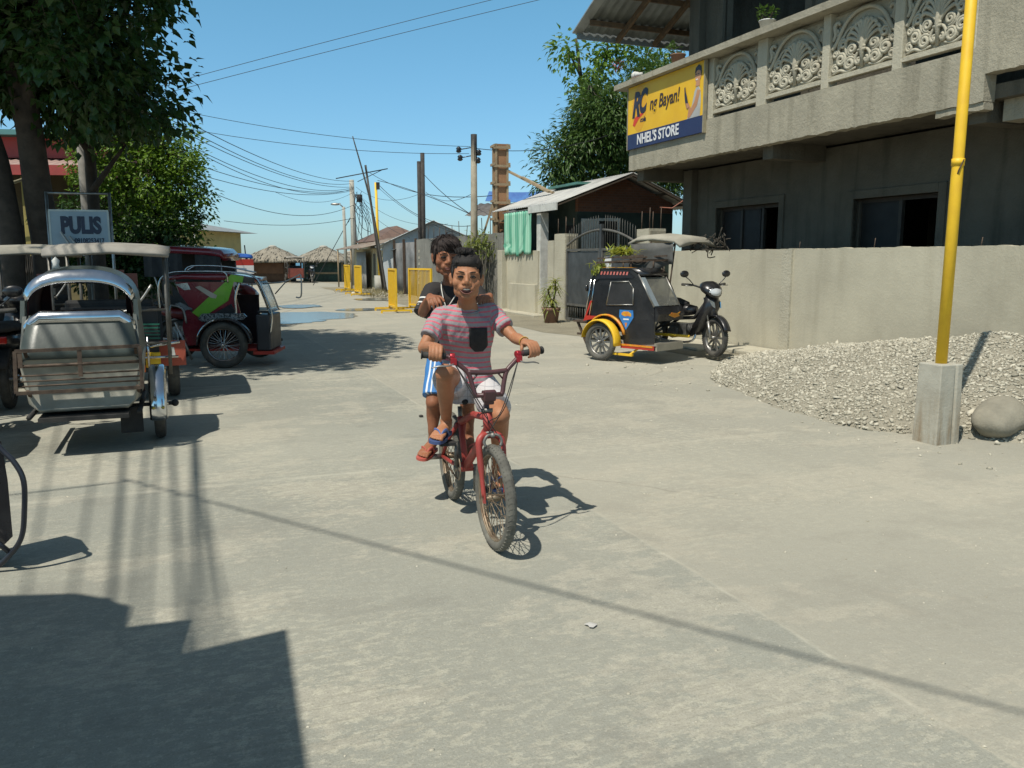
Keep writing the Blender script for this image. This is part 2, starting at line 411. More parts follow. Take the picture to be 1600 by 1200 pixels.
# shallow puddles on the far part of the road
m, nt, b = _new('puddle_water'); b.inputs['Base Color'].default_value = (.15, .155, .135, 1); b.inputs['Roughness'].default_value = .16
b.inputs['Specular IOR Level'].default_value = .4; bump(nt, b, noise_n(nt, coords(nt), 3, 3), .01, .05); PUDDLE = m
_pz = [.004]
def puddle(c, rx, ry, seed):
    _pz[0] += .003; p = MB(); pts = []
    for i in range(40):
        a = 2 * PI * i / 40; k = 1 + .45 * noise.noise(Vector((math.cos(a) * 1.3, math.sin(a) * 1.3, seed))) + .15 * noise.noise(Vector((math.cos(a) * 4, math.sin(a) * 4, seed)))
        pts.append(Vector(c) + ACROSS * rx * k * math.cos(a) + STREET * ry * k * math.sin(a) + Vector((0, 0, _pz[0])))
    p.add(pts, [tuple(range(40))])
    tag(p.build('puddle_water', PUDDLE), kind='structure')
puddle(G(478, 493), 1.25, 1.6, 1.2); puddle(G(450, 502), .9, .8, 5.2); puddle(G(572, 484), 1.0, .55, 8.1); puddle(G(585, 468), .8, 1.0, 3.3); puddle(G(465, 479), .8, .9, 6.6)
sw = MB(); sw.add([(-4000, 74, -.75), (4000, 74, -.75), (4000, 5500, -.75), (-4000, 5500, -.75)], [(0, 1, 2, 3)])
m, nt, b = _new('sea_water'); b.inputs['Base Color'].default_value = (.03, .10, .15, 1); b.inputs['Roughness'].default_value = .25
bump(nt, b, noise_n(nt, coords(nt), .8, 6), .4, .6)
tag(sw.build('sea', m), kind='structure')
# ------------------------------------------------------------------ right-hand concrete house with balcony
def lot(name, label, cat, group=None): return thing(name, label, cat, FO, FROT, group)
def wall_with_holes(mb, x0, x1, z0, z1, y0, y1, holes):
    xs = sorted({x0, x1, *[h[0] for h in holes], *[h[1] for h in holes]}); zs = sorted({z0, z1, *[h[2] for h in holes], *[h[3] for h in holes]})
    for i in range(len(xs) - 1):
        run = None
        for k in range(len(zs) - 1):
            cx, cz = (xs[i] + xs[i + 1]) / 2, (zs[k] + zs[k + 1]) / 2
            if not any(h[0] < cx < h[1] and h[2] < cz < h[3] for h in holes):
                mb.span((xs[i], y0, zs[k]), (xs[i + 1], y1, zs[k + 1]))
H = lot('concrete_house', 'unfinished grey concrete two storey house with ornamental balcony above a bare wall', 'house')
mb = MB(); w1 = (-3.75, -1.92, 1.0, 2.42); w2 = (-.19, 1.37, .15, 2.36); w3 = (3.1, 4.6, .9, 2.4)
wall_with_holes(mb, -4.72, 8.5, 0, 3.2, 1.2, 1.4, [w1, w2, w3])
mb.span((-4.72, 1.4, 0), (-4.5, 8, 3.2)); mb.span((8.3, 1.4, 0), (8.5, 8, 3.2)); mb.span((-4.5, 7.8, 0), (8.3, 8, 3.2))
mb.build('wall', CONC_SHADE, H)
for hx0, hx1, hz0, hz1 in (w1, w2, w3):
    t = .13; mb = MB()
    mb.span((hx0 - t, 1.17, hz0), (hx0, 1.3, hz1 + t)); mb.span((hx1, 1.17, hz0), (hx1 + t, 1.3, hz1 + t)); mb.span((hx0, 1.168, hz1), (hx1, 1.298, hz1 + t - .002))
    mb.build('window_surround', CONC_SHADE, H, bevel=.008)
FRAME_D = pm('dark_wood', (.05, .04, .03), (.03, .025, .02), 8, .6)
for hx0, hx1, hz0, hz1 in (w1, w2):
    f = MB(); n_ = 3 if hx0 < -1 else 2
    for i in range(n_ + 1):
        x = hx0 + (hx1 - hx0) * i / n_; f.span((x - .03, 1.33, hz0), (x + .03, 1.39, hz1))
    f.span((hx0, 1.335, hz1 - .06), (hx1, 1.385, hz1 - .001))
    fo = f.build('window_frame', FRAME_D, H)
    gl = MB(); gl.span((hx0, 1.355, hz0), (hx0 + (hx1 - hx0) * (.62 if n_ == 3 else .48), 1.365, hz1 - .06))
    gl.build('pane', pm('dusty_pane', (.014, .013, .012), (.008, .008, .008), 3, .6), fo)
mb = MB(); mb.span((-4.72, 1.05, 0), (-4.42, 1.2, 3.2)); mb.build('column', CONC_SHADE, H, bevel=.01)
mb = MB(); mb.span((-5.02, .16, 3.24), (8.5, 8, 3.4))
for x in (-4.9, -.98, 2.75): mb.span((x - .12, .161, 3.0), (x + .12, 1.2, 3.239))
mb.build('floor_slab', CONC_SHADE, H)
# front band with a ragged lower edge
def ragged(mb, x0, x1, zb, zt, y0, y1, amp=.02, seed=0, n=None, top=False, step=.06):
    n = n or int((x1 - x0) / step); ring = []
    for i in range(n + 1):
        x = x0 + (x1 - x0) * i / n; j = amp * (noise.noise(Vector((x * 5, seed, 0))) + .7 * noise.noise(Vector((x * 17, seed, 4))))
        b0, t0 = (zb, zt + j) if top else (zb + j, zt)
        ring.append([Vector((x, y0, b0)), Vector((x, y1, b0)), Vector((x, y1, t0)), Vector((x, y0, t0))])
    mb.loft(ring, smooth=False)
mb = MB(); ragged(mb, -5.05, 2.95, 3.2, 3.8, -.02, .16, .022, 1); ragged(mb, 2.95, 9, 3.5, 3.8, -.02, .16, .015, 6)
mb.span((-5.05, .16, 3.41), (-4.9, 1.6, 3.8)); mb.span((2.96, .3, 3.0), (9, .6, 3.24))
ragged(mb, 2.3, 2.95, 3.12, 3.2, .0, .15, .03, 3)
mb.build('balcony_beam', CONC, H)
mb = MB(); mb.span((-5.05, .0, 3.8), (-2.42, .14, 4.79)); mb.span((-5.05, .14, 3.8), (-4.92, 1.6, 4.79))
mb.build('balcony_parapet', CONC, H, bevel=.006)
for a, b2 in ((-2.42, -2.28), (-1.13, -.9), (.3, .44), (1.57, 1.72), (2.68, 2.78)): MB().span((a, .001, 3.8), (b2, .17, 4.79)).build('balcony_post', CONC_L, H, bevel=.01)
MB().span((2.78, .005, 3.8), (9, .14, 4.79)).build('balcony_parapet', CONC, H, bevel=.006)
for a, b2 in ((-2.28, -1.13), (-.9, .3), (.44, 1.57), (1.72, 2.68)): MB().span((a, .01, 3.88), (b2, .12, 3.93)).span((a, .135, 3.93), (b2, .15, 4.79)).build('panel_backing', CONC_L, H)
mb = MB(); ragged(mb, -5.4, 9, 4.79, 4.89, -.2, .2, .004, 9, top=True, step=.12)
mb.build('handrail', CONC, H)
# cast scroll-work panels
def spiral(c, r0, turns, a0, sgn, k=22):
    return [Vector((c[0] + r0 * (1 - .78 * i / k) * math.cos(a0 + sgn * turns * 2 * PI * i / k), 0, c[1] + r0 * (1 - .78 * i / k) * math.sin(a0 + sgn * turns * 2 * PI * i / k))) for i in range(k + 1)]
def scroll_mesh():
    m = MB(); W, Hh = 1.0, .80                         # unit width panel, x -.5...5, z 0..Hh
    def add(pts, r=.024, depth=.0, taper=True):
        k = len(pts); rr = [r * (.75 + .45 * math.sin(PI * i / (k - 1))) if taper else r for i in range(k)]
        m.tube([Vector((p[0], -.02 - depth, p[2])) for p in pts], rr, 6)
    for s in (-1, 1):
        X = lambda pts: [Vector((s * p[0], p[1], p[2])) for p in pts]
        # big arched band from the bottom corner over the top centre
        band = cat_rom([(.49, 0, .36), (.42, 0, .44), (.33, 0, .60), (.24, 0, .70), (.12, 0, .765), (0, 0, .78)], 6)
        add(X(band), .028, .015, False)
        add(X(cat_rom([(.49, 0, .47), (.45, 0, .56), (.47, 0, .66), (.42, 0, .70), (.38, 0, .66)], 5)), .026, .01)
        add(X(spiral((.44, .58), .05, 1.3, PI, 1)), .016)
        # palmette leaves
        for i, (x, z) in enumerate(((.05, .62), (.11, .60), (.17, .56), (.22, .50), (.25, .43))):
            add(X(cat_rom([(.02, 0, .30), (x * .35, 0, .30 + (z - .30) * .65), (x * .85, 0, z + .015), (x + .025, 0, z - .02), (x + .02, 0, z - .05)], 5)), .021, .012)
        # S scrolls
        add(X(cat_rom([(.02, 0, .27), (.09, 0, .22), (.12, 0, .14), (.07, 0, .09), (.03, 0, .13)], 5)) + X(spiral((.055, .145), .03, .9, -PI / 2, 1, 10))[:8], .022)
        add(X(spiral((.17, .30), .075, 1.7, -PI * .6, 1)), .02, .008)
        add(X(spiral((.20, .12), .085, 1.8, PI * .8, -1)), .022, .008)
        add(X(spiral((.345, .20), .085, 1.8, PI * .3, 1)), .022, .006)
        add(X(spiral((.325, .40), .075, 1.6, -PI * .3, 1)), .02, .006)
        add(X(spiral((.44, .10), .06, 1.6, PI * .7, -1)), .018)
        add(X(spiral((.45, .29), .05, 1.5, PI * .2, 1)), .017)
        add(X(cat_rom([(.10, 0, .05), (.25, 0, .025), (.36, 0, .06), (.48, 0, .03)], 5)), .018)
        add(X(cat_rom([(.13, 0, .21), (.24, 0, .24), (.28, 0, .32), (.27, 0, .40)], 5)), .018)
        add(X(cat_rom([(.28, 0, .08), (.30, 0, .16), (.27, 0, .22)], 5)), .017)
        add(X(cat_rom([(.38, 0, .29), (.40, 0, .36), (.38, 0, .44), (.31, 0, .52)], 5)), .018)
        add(X(cat_rom([(.20, 0, .60), (.28, 0, .55), (.33, 0, .47)], 5)), .016)
    m.tube([(0, -.03, .03), (0, -.045, .3), (0, -.04, .5), (0, -.03, .68)], [.02, .035, .028, .012], 8)
    m.ell((0, -.04, .29), (.05, .03, .035)); m.tube([(-.06, -.05, .25), (.06, -.05, .25)], .02, 6)
    m.box((0, .0, -.005), (1.0, .07, .03)); m.box((0, .025, .4), (1.0, .03, .8))
    return m.mesh('baluster_panel')
sm_ = scroll_mesh(); sm_.materials.append(CONC_L)
for i, (a, b2) in enumerate(((-2.28, -1.13), (-.9, .3), (.44, 1.57), (1.72, 2.68))):
    o = bpy.data.objects.new('baluster_panel', sm_); COL.objects.link(o); o.parent = H
    o.location = ((a + b2) / 2, .085, 3.945); o.scale = (b2 - a, 1, 1.0)
# upper storey
mb = MB(); u1 = (-3.77, -1.52, 3.45, 6.5)
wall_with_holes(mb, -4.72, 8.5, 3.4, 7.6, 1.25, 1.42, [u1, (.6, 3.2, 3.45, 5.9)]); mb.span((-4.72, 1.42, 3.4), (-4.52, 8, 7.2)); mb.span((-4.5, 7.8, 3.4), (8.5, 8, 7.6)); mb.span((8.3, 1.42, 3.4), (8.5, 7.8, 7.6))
mb.build('upper_wall', CONC_SHADE, H)
for a, b2, c, d in ((-4.74, -4.4, 1.1, 6.9), (-3.95, -3.77, 1.19, 6.5), (-1.52, -1.36, 1.19, 6.5)): MB().span((a, c, 3.42), (b2, 1.3, d)).build('upper_column', CONC_SHADE, H, bevel=.01)
# tin roof rising from its far eave, seen from below
ROOFU = pm('grey_tin', (.27, .30, .29), (.18, .20, .195), 3, .5, metal=.3)
def corr(mb, a, b2, c, d, n, amp, th=.006, sub=3):
    """corrugated sheet: a-b one edge, d-c the opposite; waves run from a-b to d-c"""
    a, b2, c, d = map(Vector, (a, b2, c, d)); nr = (b2 - a).cross(d - a).normalized()
    if nr.z < 0: nr = -nr
    def fn(u, v):
        p = (a * (1 - u) + b2 * u) * (1 - v) + (d * (1 - u) + c * u) * v
        return p + nr * amp * math.sin(u * n * 2 * PI)
    mb.sheet(fn, n * 6, sub, th, True)
mb = MB(); z0 = 6.16; sl_ = .41
corr(mb, (-6.5, -.45, z0), (-6.5, 8.3, z0), (2.5, 8.3, z0 + 9 * sl_), (2.5, -.45, z0 + 9 * sl_), 46, .012)
ro = mb.build('roof', ROOFU, H)
mb = MB()
for x in (-6.1, -5.3, -4.6): mb.bar((x, -.4, z0 + (x + 6.5) * sl_ - .07), (x, 8, z0 + (x + 6.5) * sl_ - .07), .05, .1)
for y in (.4, 1.3): mb.bar((-6.4, y, z0 - .13), (2, y, z0 + 8.4 * sl_ - .13), .06, .12)
mb.build('purlin', pm('roof_timber', (.16, .10, .05), (.09, .06, .035), 8, .8), ro)
mb = MB(); mb.bar((-6.55, -.48, z0 - .02), (2.5, -.48, z0 + 9.05 * sl_ - .02), .22, .03); mb.bar((-6.53, -.49, z0 - .04), (-6.53, 8.3, z0 - .04), .03, .2)
mb.build('fascia', pm('fascia_tin', (.36, .39, .39), (.27, .29, .29), 4, .45, metal=.4), ro)

# store sign hung on the parapet
S = lot('store_sign', 'yellow and navy store sign with a drinking man hung on the balcony parapet', 'sign')
SX0, SX1, SZ0, SZ1 = -5.02, -2.44, 3.60, 4.78; SW = SX1 - SX0; SH = SZ1 - SZ0; sy = -.075
sq = lambda u, v, y=0.0: (SX0 + u * SW, sy - y, SZ0 + v * SH)
BAN_Y = pm('banner_yellow', (.76, .46, .012), (.70, .40, .01), 2, .5); BAN_N = pm('banner_navy', (.017, .026, .085), (.024, .034, .10), 3, .5)
mb = MB(); mb.span((SX0, sy, SZ0 + .24 * SH), (SX1, -.024, SZ1)); mb.build('sign_board', BAN_Y, S)
mb = MB(); mb.span((SX0, sy - .001, SZ0), (SX1, -.024, SZ0 + .24 * SH)); mb.build('name_strip', BAN_N, S)
for a, b2, c, d in ((-.012, 0, -.01, 1.01), (1, 1.012, -.01, 1.01)): MB().span(sq(a, c, .008), (SX0 + b2 * SW, -.022, SZ0 + d * SH)).build('sign_frame', pm('sign_frame', (.32, .28, .18), (.22, .2, .15), 9, .6), S)
Ms = lambda u, v, y: basis(sq(u, v, y), (1, 0, 0), (0, 0, 1))
INK = pm('sign_ink', (.018, .017, .03), (.03, .028, .05), 5, .5); WHT = pm('sign_white', (.72, .72, .72), (.62, .63, .64), 5, .5); RED = pm('sign_red', (.62, .05, .012), (.52, .04, .012), 5, .5)
disc = MB(); disc.prism([(.165 + .105 * math.cos(a * PI / 18), .62 + .36 * math.sin(a * PI / 18)) for a in range(36)], lambda u, v: sq(u, v, .001), lambda u, v: sq(u, v, .0025))
disc.build('emblem_disc', pm('banner_amber', (.70, .36, .01), (.66, .33, .01), 3, .5), S)
text_obj('emblem_letter', 'R', .62, Ms(.118, .67, .006), INK, S, bold=.028, shear=.3, sx=.72)
text_obj('emblem_letter', 'C', .58, Ms(.212, .70, .0065), INK, S, bold=.028, shear=.3, sx=.66)
mb = MB(); mb.prism([(.105, .49), (.15, .52), (.20, .535), (.245, .53), (.215, .50), (.165, .455), (.125, .385), (.105, .345), (.095, .36), (.075, .375)], lambda u, v: sq(u, v, .003), lambda u, v: sq(u, v, .005)); mb.build('swoosh', RED, S)
text_obj('small_lettering', 'cola', .13, Ms(.225, .43, .004), INK, S, bold=.004, shear=.2)
text_obj('slogan', 'ng Bayan!', .34, Ms(.515, .63, .005), pm('slogan_ink', (.055, .03, .02), None, 4, .5), S, bold=.005, shear=.18, sx=.78)
text_obj('store_name', "NHEL'S STORE", .262, Ms(.43, .122, .006), WHT, S, bold=.006, sx=.88)
# printed figure: flat shapes on the banner
def flat(name, poly, mat, y0, y1): 
    m = MB(); m.prism(poly, lambda u, v: sq(u, v, y0), lambda u, v: sq(u, v, y1)); m.build(name, mat, S)
SKN = pm('print_skin', (.52, .26, .13), (.44, .21, .10), 2.5, .5)
flat('printed_shirt', [(.815, .24), (.965, .24), (.972, .45), (.965, .6), (.945, .66), (.915, .655), (.895, .6), (.87, .42), (.84, .33)], pm('print_grey', (.42, .42, .40), (.33, .33, .32), 2, .5), .002, .004)
flat('printed_skin', [(.905, .67), (.955, .665), (.955, .74), (.972, .8), (.968, .9), (.94, .93), (.905, .9), (.897, .82), (.903, .76), (.912, .72)], SKN, .003, .006)
flat('printed_skin', [(.965, .6), (.93, .62), (.895, .45), (.86, .38), (.835, .44), (.822, .42), (.83, .35), (.82, .27), (.835, .245), (.86, .27), (.93, .4)], SKN, .004, .007)
flat('printed_hair', [(.897, .86), (.905, .93), (.94, .965), (.968, .93), (.976, .85), (.97, .8), (.962, .87), (.94, .89), (.92, .885), (.905, .85)], INK, .006, .0085)
flat('printed_hair', [(.905, .765), (.925, .775), (.935, .76), (.92, .75)], WHT, .006, .0085)
for a, b2 in ((.903, .918), (.93, .948)): flat('printed_hair', [(a, .842), (b2, .845), (b2, .832), (a, .83)], INK, .006, .0085)
flat('printed_bottle', [(.775, .70), (.785, .71), (.792, .64), (.808, .57), (.832, .42), (.822, .39), (.805, .40), (.788, .50), (.78, .58)], INK, .008, .01)
flat('printed_skin', [(.80, .47), (.835, .46), (.84, .40), (.81, .39)], SKN, .01, .012)

# pots on the balcony rail
LEAF_P = None
def foliage_mat(name, c1, c2, sc=.7, tr=.35):
    m, nt, b = _new(name)
    oi = N(nt, 'ShaderNodeNewGeometry'); v = coords(nt)
    wn = N(nt, 'ShaderNodeTexWhiteNoise'); wn.noise_dimensions = '1D'
    nt.links.new(oi.outputs['Random Per Island'], wn.inputs['W'])
    col = mixc(nt, wn.outputs[0], c1, c2)
    b.inputs['Roughness'].default_value = .42; b.inputs['Specular IOR Level'].default_value = .35
    nt.links.new(col, b.inputs['Base Color'])
    t = N(nt, 'ShaderNodeBsdfTranslucent'); nt.links.new(mixc(nt, .5, col, (c1[0] * 2.2, c1[1] * 1.9, c1[2] * .8)), t.inputs[0])
    mx = N(nt, 'ShaderNodeMixShader'); mx.inputs[0].default_value = tr
    out = [n_ for n_ in nt.nodes if n_.type == 'OUTPUT_MATERIAL'][0]
    nt.links.new(b.outputs[0], mx.inputs[1]); nt.links.new(t.outputs[0], mx.inputs[2]); nt.links.new(mx.outputs[0], out.inputs[0])
    return m
def leaf(mb, p, d, up, L, W, fold=.25, droop=.2):
    """one leaf of two folded halves with a bent tip"""
    d = d.normalized(); x = d.cross(up)
    x = x.normalized() if x.length > 1e-4 else Vector((1, 0, 0)); n_ = x.cross(d)
    a = p + d * L * .38; b2 = p + d * L - n_ * L * droop
    e = n_ * W * fold
    mb.add([p, a + x * W / 2 + e, b2, a - x * W / 2 + e, a], [(0, 1, 4), (1, 2, 4), (0, 4, 3), (4, 2, 3)])
def rvec(): 
    while True:
        p = Vector((rnd.uniform(-1, 1), rnd.uniform(-1, 1), rnd.uniform(-1, 1)))
        if .05 < p.length < 1: return p
GREEN_A = foliage_mat('leaf_green', (.045, .10, .022), (.09, .155, .035)); GREEN_D = foliage_mat('leaf_dark', (.022, .052, .014), (.045, .09, .022), tr=.2)
VARIEG = foliage_mat('leaf_variegated', (.30, .31, .07), (.10, .17, .045))
BARK = pm('bark', (.10, .08, .06), (.05, .042, .034), 6, .95, bmp=.8, bscale=25)
def pot_plant(loc, label, r, h, mat, n, L, Wd, spread, lm, group=None, name='potted_plant', rise=.5):
    t = thing(name, label, 'plant', loc, 0, group)
    m = MB(); m.lathe([(r * .72, 0), (r, h * .9), (r * 1.08, h * .9), (r * 1.08, h), (r * .9, h), (r * .9, h * .88), (0.001, h * .88)]); m.build('pot', mat, t)
    m = MB(); sm2 = MB()
    for k in range(max(3, n // 14)):
        a = rnd.uniform(0, 2 * PI); q = Vector((math.cos(a) * spread * .5, math.sin(a) * spread * .5, h + rise * rnd.uniform(.5, 1)))
        sm2.tube(cat_rom([(0, 0, h * .85), q * .5 + Vector((0, 0, h * .3)), q], 3), .004, 5)
        for i in range(14):
            d = rvec(); d.z += .35; leaf(m, q + d * spread * .22, d, Vector((0, 0, 1)), L * rnd.uniform(.7, 1.2), Wd * rnd.uniform(.7, 1.1))
    m.build('foliage', lm, t, fixn=False); sm2.build('stem', BARK, t)
    return t
PAINTW = pm('white_pot', (.60, .60, .56), (.45, .45, .42), 7, .6); TERRA = pm('terracotta', (.24, .13, .085), (.16, .10, .07), 7, .85, bmp=.3)
pot_plant(fl(-1.0, .06, 4.89), 'leafy plant in a white pot on the concrete balcony rail', .12, .17, PAINTW, 90, .075, .055, .22, GREEN_A, rise=.16)
pot_plant(fl(-3.45, .04, 4.89), 'small plant in a terracotta pot on the rail above the store sign', .13, .2, TERRA, 60, .08, .05, .3, GREEN_A, rise=.14)
t = thing('lamp_fixture', 'white bulb and holder lying on a brick at the end of the balcony rail', 'lamp', fl(-4.85, .02, 4.89), FROT)
m = MB(); m.box((0, 0, .035), (.34, .16, .07)); m.build('brick', TERRA, t, bevel=.008)
m = MB(); m.ell((-.1, 0, .13), (.085, .075, .075)); m.lathe([(.06, 0), (.05, .06), (.035, .1), (.035, .2)], (-.04, 0, .13), 14, (1, 0, -.12)); m.build('bulb', PAINTW, t)

# ------------------------------------------------------------------ boundary wall, gravel, pole, boulder
Wl = lot('boundary_wall', 'long sunlit rendered concrete wall behind the gravel heap', 'wall')
mb = MB(); ragged(mb, -3.5, -.29, 0, 1.6, 0, .15, .012, 2, top=True, step=.04); ragged(mb, -.08, 9.5, 0, 1.6, 0, .15, .014, 5, top=True, step=.04)
mb.build('wall_face', CONC_W, Wl)
mb = MB(); ragged(mb, -.29, -.08, 0, 1.6, -.035, .15, .012, 8, top=True, step=.05); mb.build('pilaster', CONC_L, Wl)
mb = MB()
for x in (-.05, 1.4, 3.0, 4.4): mb.tube([(x, .07, 1.55), (x + .02, .07, 1.68 + .06 * rnd.random())], .006, 5)
mb.build('rebar', RUSTY, Wl)
def mound(x, y):
    # base outline: x from the wall pilaster on, bulging 3.1 m out; highest near the wall
    cx, cy = 4.1, -.75
    left = 4.3 if x < cx else 4.2
    dx = (x - cx + .25 * (y + .75) * (1 if x < cx else 0)) / left; dy = (y - cy) / (max(1.5, 2.45 - .85 * max(0, x - 4.6)) if y < cy else 3.5)
    r_ = math.sqrt(dx * dx + dy * dy) + .05 * noise.noise(Vector((x * .8, y * .8, 3)))
    h = .70 * max(0, 1 - r_) ** .85
    return h + (.035 * noise.noise(Vector((x * 1.7, y * 1.7, 1))) if r_ < 1 else -.03)
GRAV = pm('gravel_stone', (.40, .375, .295), (.30, .285, .23), 9, .95, bmp=.4, bscale=120); GRAVB = dirt_material('gravel_fines', (.37, .345, .275), (.29, .268, .21))
GH = thing('gravel_heap', 'heap of pale crushed gravel spilling from the wall onto the road', 'gravel', FO, FROT); GH['kind'] = 'stuff'
mb = MB(); mb.sheet(lambda u, v: (-.4 + 9.2 * u, -3.6 + 3.58 * v, mound(-.4 + 9.2 * u, -3.6 + 3.58 * v)), 70, 34, 0, True)
mb.build('fines', GRAVB, GH, fixn=False)
def stones(name, pts, mat, parent, seed=1):
    """many little irregular stones as one mesh (numpy)"""
    rs = np.random.RandomState(seed); t = (1 + 5 ** .5) / 2
    ico = np.array([(-1, t, 0), (1, t, 0), (-1, -t, 0), (1, -t, 0), (0, -1, t), (0, 1, t), (0, -1, -t), (0, 1, -t), (t, 0, -1), (t, 0, 1), (-t, 0, -1), (-t, 0, 1)]) / 1.9
    tri = np.array([(0, 11, 5), (0, 5, 1), (0, 1, 7), (0, 7, 10), (0, 10, 11), (1, 5, 9), (5, 11, 4), (11, 10, 2), (10, 7, 6), (7, 1, 8), (3, 9, 4), (3, 4, 2), (3, 2, 6), (3, 6, 8), (3, 8, 9), (4, 9, 5), (2, 4, 11), (6, 2, 10), (8, 6, 7), (9, 8, 1)])
    n = len(pts); P = np.array([p[:3] for p in pts]); S_ = np.array([p[3] for p in pts])
    v = ico[None] * (1 + .28 * rs.randn(n, 12, 1)) * (S_[:, None] * (.55 + .75 * rs.rand(n, 3)))[:, None, :] * np.array([1, 1, .7])
    a = rs.rand(n) * 2 * PI; ca, sa = np.cos(a), np.sin(a); tl = rs.randn(n) * .4; ct, s_t = np.cos(tl), np.sin(tl)
    x, y, z = v[..., 0].copy(), v[..., 1].copy(), v[..., 2].copy()
    y, z = y * ct[:, None] - z * s_t[:, None], y * s_t[:, None] + z * ct[:, None]
    v = np.stack([x * ca[:, None] - y * sa[:, None], x * sa[:, None] + y * ca[:, None], z], -1) + P[:, None]
    f = (tri[None] + 12 * np.arange(n)[:, None, None]).reshape(-1, 3)
    me = bpy.data.meshes.new(name); me.vertices.add(n * 12); me.vertices.foreach_set('co', v.reshape(-1).astype(np.float32))
    me.loops.add(f.size); me.loops.foreach_set('vertex_index', f.reshape(-1).astype(np.int32))
    me.polygons.add(len(f)); me.polygons.foreach_set('loop_start', np.arange(0, f.size, 3, dtype=np.int32)); me.update(calc_edges=True); me.validate()
    me.materials.append(mat); o = bpy.data.objects.new(name, me); COL.objects.link(o)
    if parent is not None: o.parent = parent
    return o
m, nt, b = _new('stone_mixed'); wn = N(nt, 'ShaderNodeTexWhiteNoise'); wn.noise_dimensions = '1D'; nt.links.new(N(nt, 'ShaderNodeNewGeometry').outputs['Random Per Island'], wn.inputs['W'])
rr_ = N(nt, 'ShaderNodeValToRGB'); rr_.color_ramp.elements[0].color = (.28, .262, .205, 1); rr_.color_ramp.elements[1].color = (.54, .505, .41, 1); e_ = rr_.color_ramp.elements.new(.55); e_.color = (.41, .385, .31, 1)
nt.links.new(wn.outputs[0], rr_.inputs[0]); nt.links.new(rr_.outputs[0], b.inputs['Base Color']); b.inputs['Roughness'].default_value = .95; b.inputs['Specular IOR Level'].default_value = .15
STONES = m
pts = []
while len(pts) < 30000:
    x, y = rnd.uniform(-.3, 8.6), rnd.uniform(-3.5, -.03); h = mound(x, y)
    if h > -.012 + .02 * rnd.random() or rnd.random() < .012:
        s = .0065 + .0145 * rnd.random() ** 2.2 + (.024 * rnd.random() if rnd.random() < .03 else 0)
        pts.append((x, y, max(h, .0) + s * .25, s))
stones('loose_stones', pts, STONES, GH)
# grit strewn over the road (uncountable)
gp = []
for i in range(1500):
    d = rnd.random() ** 1.6; x = rnd.uniform(-6, 9); y = -1.2 - d * 5.5
    gp.append((*fl(x, y), .003 + .007 * rnd.random() ** 3))
for i in range(1600): 
    q = Vector((rnd.uniform(-4.5, 3.5), 2 + 12 * rnd.random() ** 1.5, 0)); gp.append((*q, .0022 + .005 * rnd.random() ** 4))
tag(stones('road_grit', gp, STONES, None, 5), 'small stones and grit scattered over the concrete road', 'grit', kind='stuff')
# yellow pole in a grooved concrete foot
pb = G(1461, 690); t = thing('yellow_pole', 'tall yellow steel pole standing in a stained concrete foot by the gravel', 'pole', pb, R(20))
m, nt, b = _new('stained_foot'); v = coords(nt); sp = N(nt, 'ShaderNodeSeparateXYZ'); nt.links.new(v, sp.inputs[0])
base = mixc(nt, ramp(nt, noise_n(nt, v, 5, 6), .35, .65), (.42, .405, .34), (.34, .325, .27))
fz = mth(nt, 'MULTIPLY', mth(nt, 'SUBTRACT', .46, sp.outputs[2]), 2.6, clamp=True); mp = N(nt, 'ShaderNodeMapping'); mp.inputs['Scale'].default_value = (9, 9, 1.2); nt.links.new(v, mp.inputs[0])
base = mixc(nt, mth(nt, 'MULTIPLY', mth(nt, 'MULTIPLY', fz, ramp(nt, noise_n(nt, mp.outputs[0], 1.5, 5), .38, .62)), .75), base, (.20, .13, .06))
nt.links.new(base, b.inputs['Base Color']); b.inputs['Roughness'].default_value = .9; bump(nt, b, noise_n(nt, v, 40, 5), .01, .4)
mb = MB(); hw = .115; poly = [(-hw, -hw), (.03, -hw), (.045, -hw + .02), (.06, -hw), (hw, -hw), (hw, hw), (-hw, hw)]
mb.prism(poly, lambda u, v: (u * 1.04, v * 1.04, -.03), lambda u, v: (u * .97, v * .97, .635)); mb.build('foot', m, t, bevel=.008)
mb = MB(); tp = Vector((.035, 0, 5.2)); mb.tube([(0, 0, .6), tp * .4, tp * .42, tp], [.043, .043, .041, .041], 16); mb.tube([tp * .415, tp * .425], .047, 16); mb.build('pole', YELLOW, t)
mb = MB(); mb.tube([(0, 0, 2.05), (-.02, -.046, 2.12), (.02, -.047, 2.2), (0, .046, 2.16)], .006, 5); mb.build('tie_wire', RUSTY, t)
# boulder and scraps
bo = MB(); bo.ell((0, 0, .13), (.23, .19, .165), 28, 18)
for i, p in enumerate(bo.v):
    q = Vector(p); k = 1 + .34 * noise.noise(q * 3.6 + Vector((3, 1, 0))) + .10 * noise.noise(q * 9) + .03 * noise.noise(q * 26); bo.v[i] = (q.x * k, q.y * k, max(-.02, .14 + (q.z - .13) * k * (1.1 if q.z > .13 else .8)))
o = bo.build('boulder', pm('river_boulder', (.27, .25, .195), (.19, .178, .14), 6, .95, bmp=.7, bscale=60)); o.location = G(1562, 684); o.rotation_euler = (0, 0, .5); tag(o, 'rounded grey boulder lying beside the yellow pole foot', 'boulder')
pl = MB(); pl.bar((0, 0, .05), (.5, .15, .16), .04, .025); o = pl.build('wood_scrap', pm('scrap_wood', (.22, .12, .07), (.15, .09, .055), 8, .85)); o.location = G(1592, 664); tag(o, 'reddish scrap of wood poking out behind the boulder', 'wood scrap')
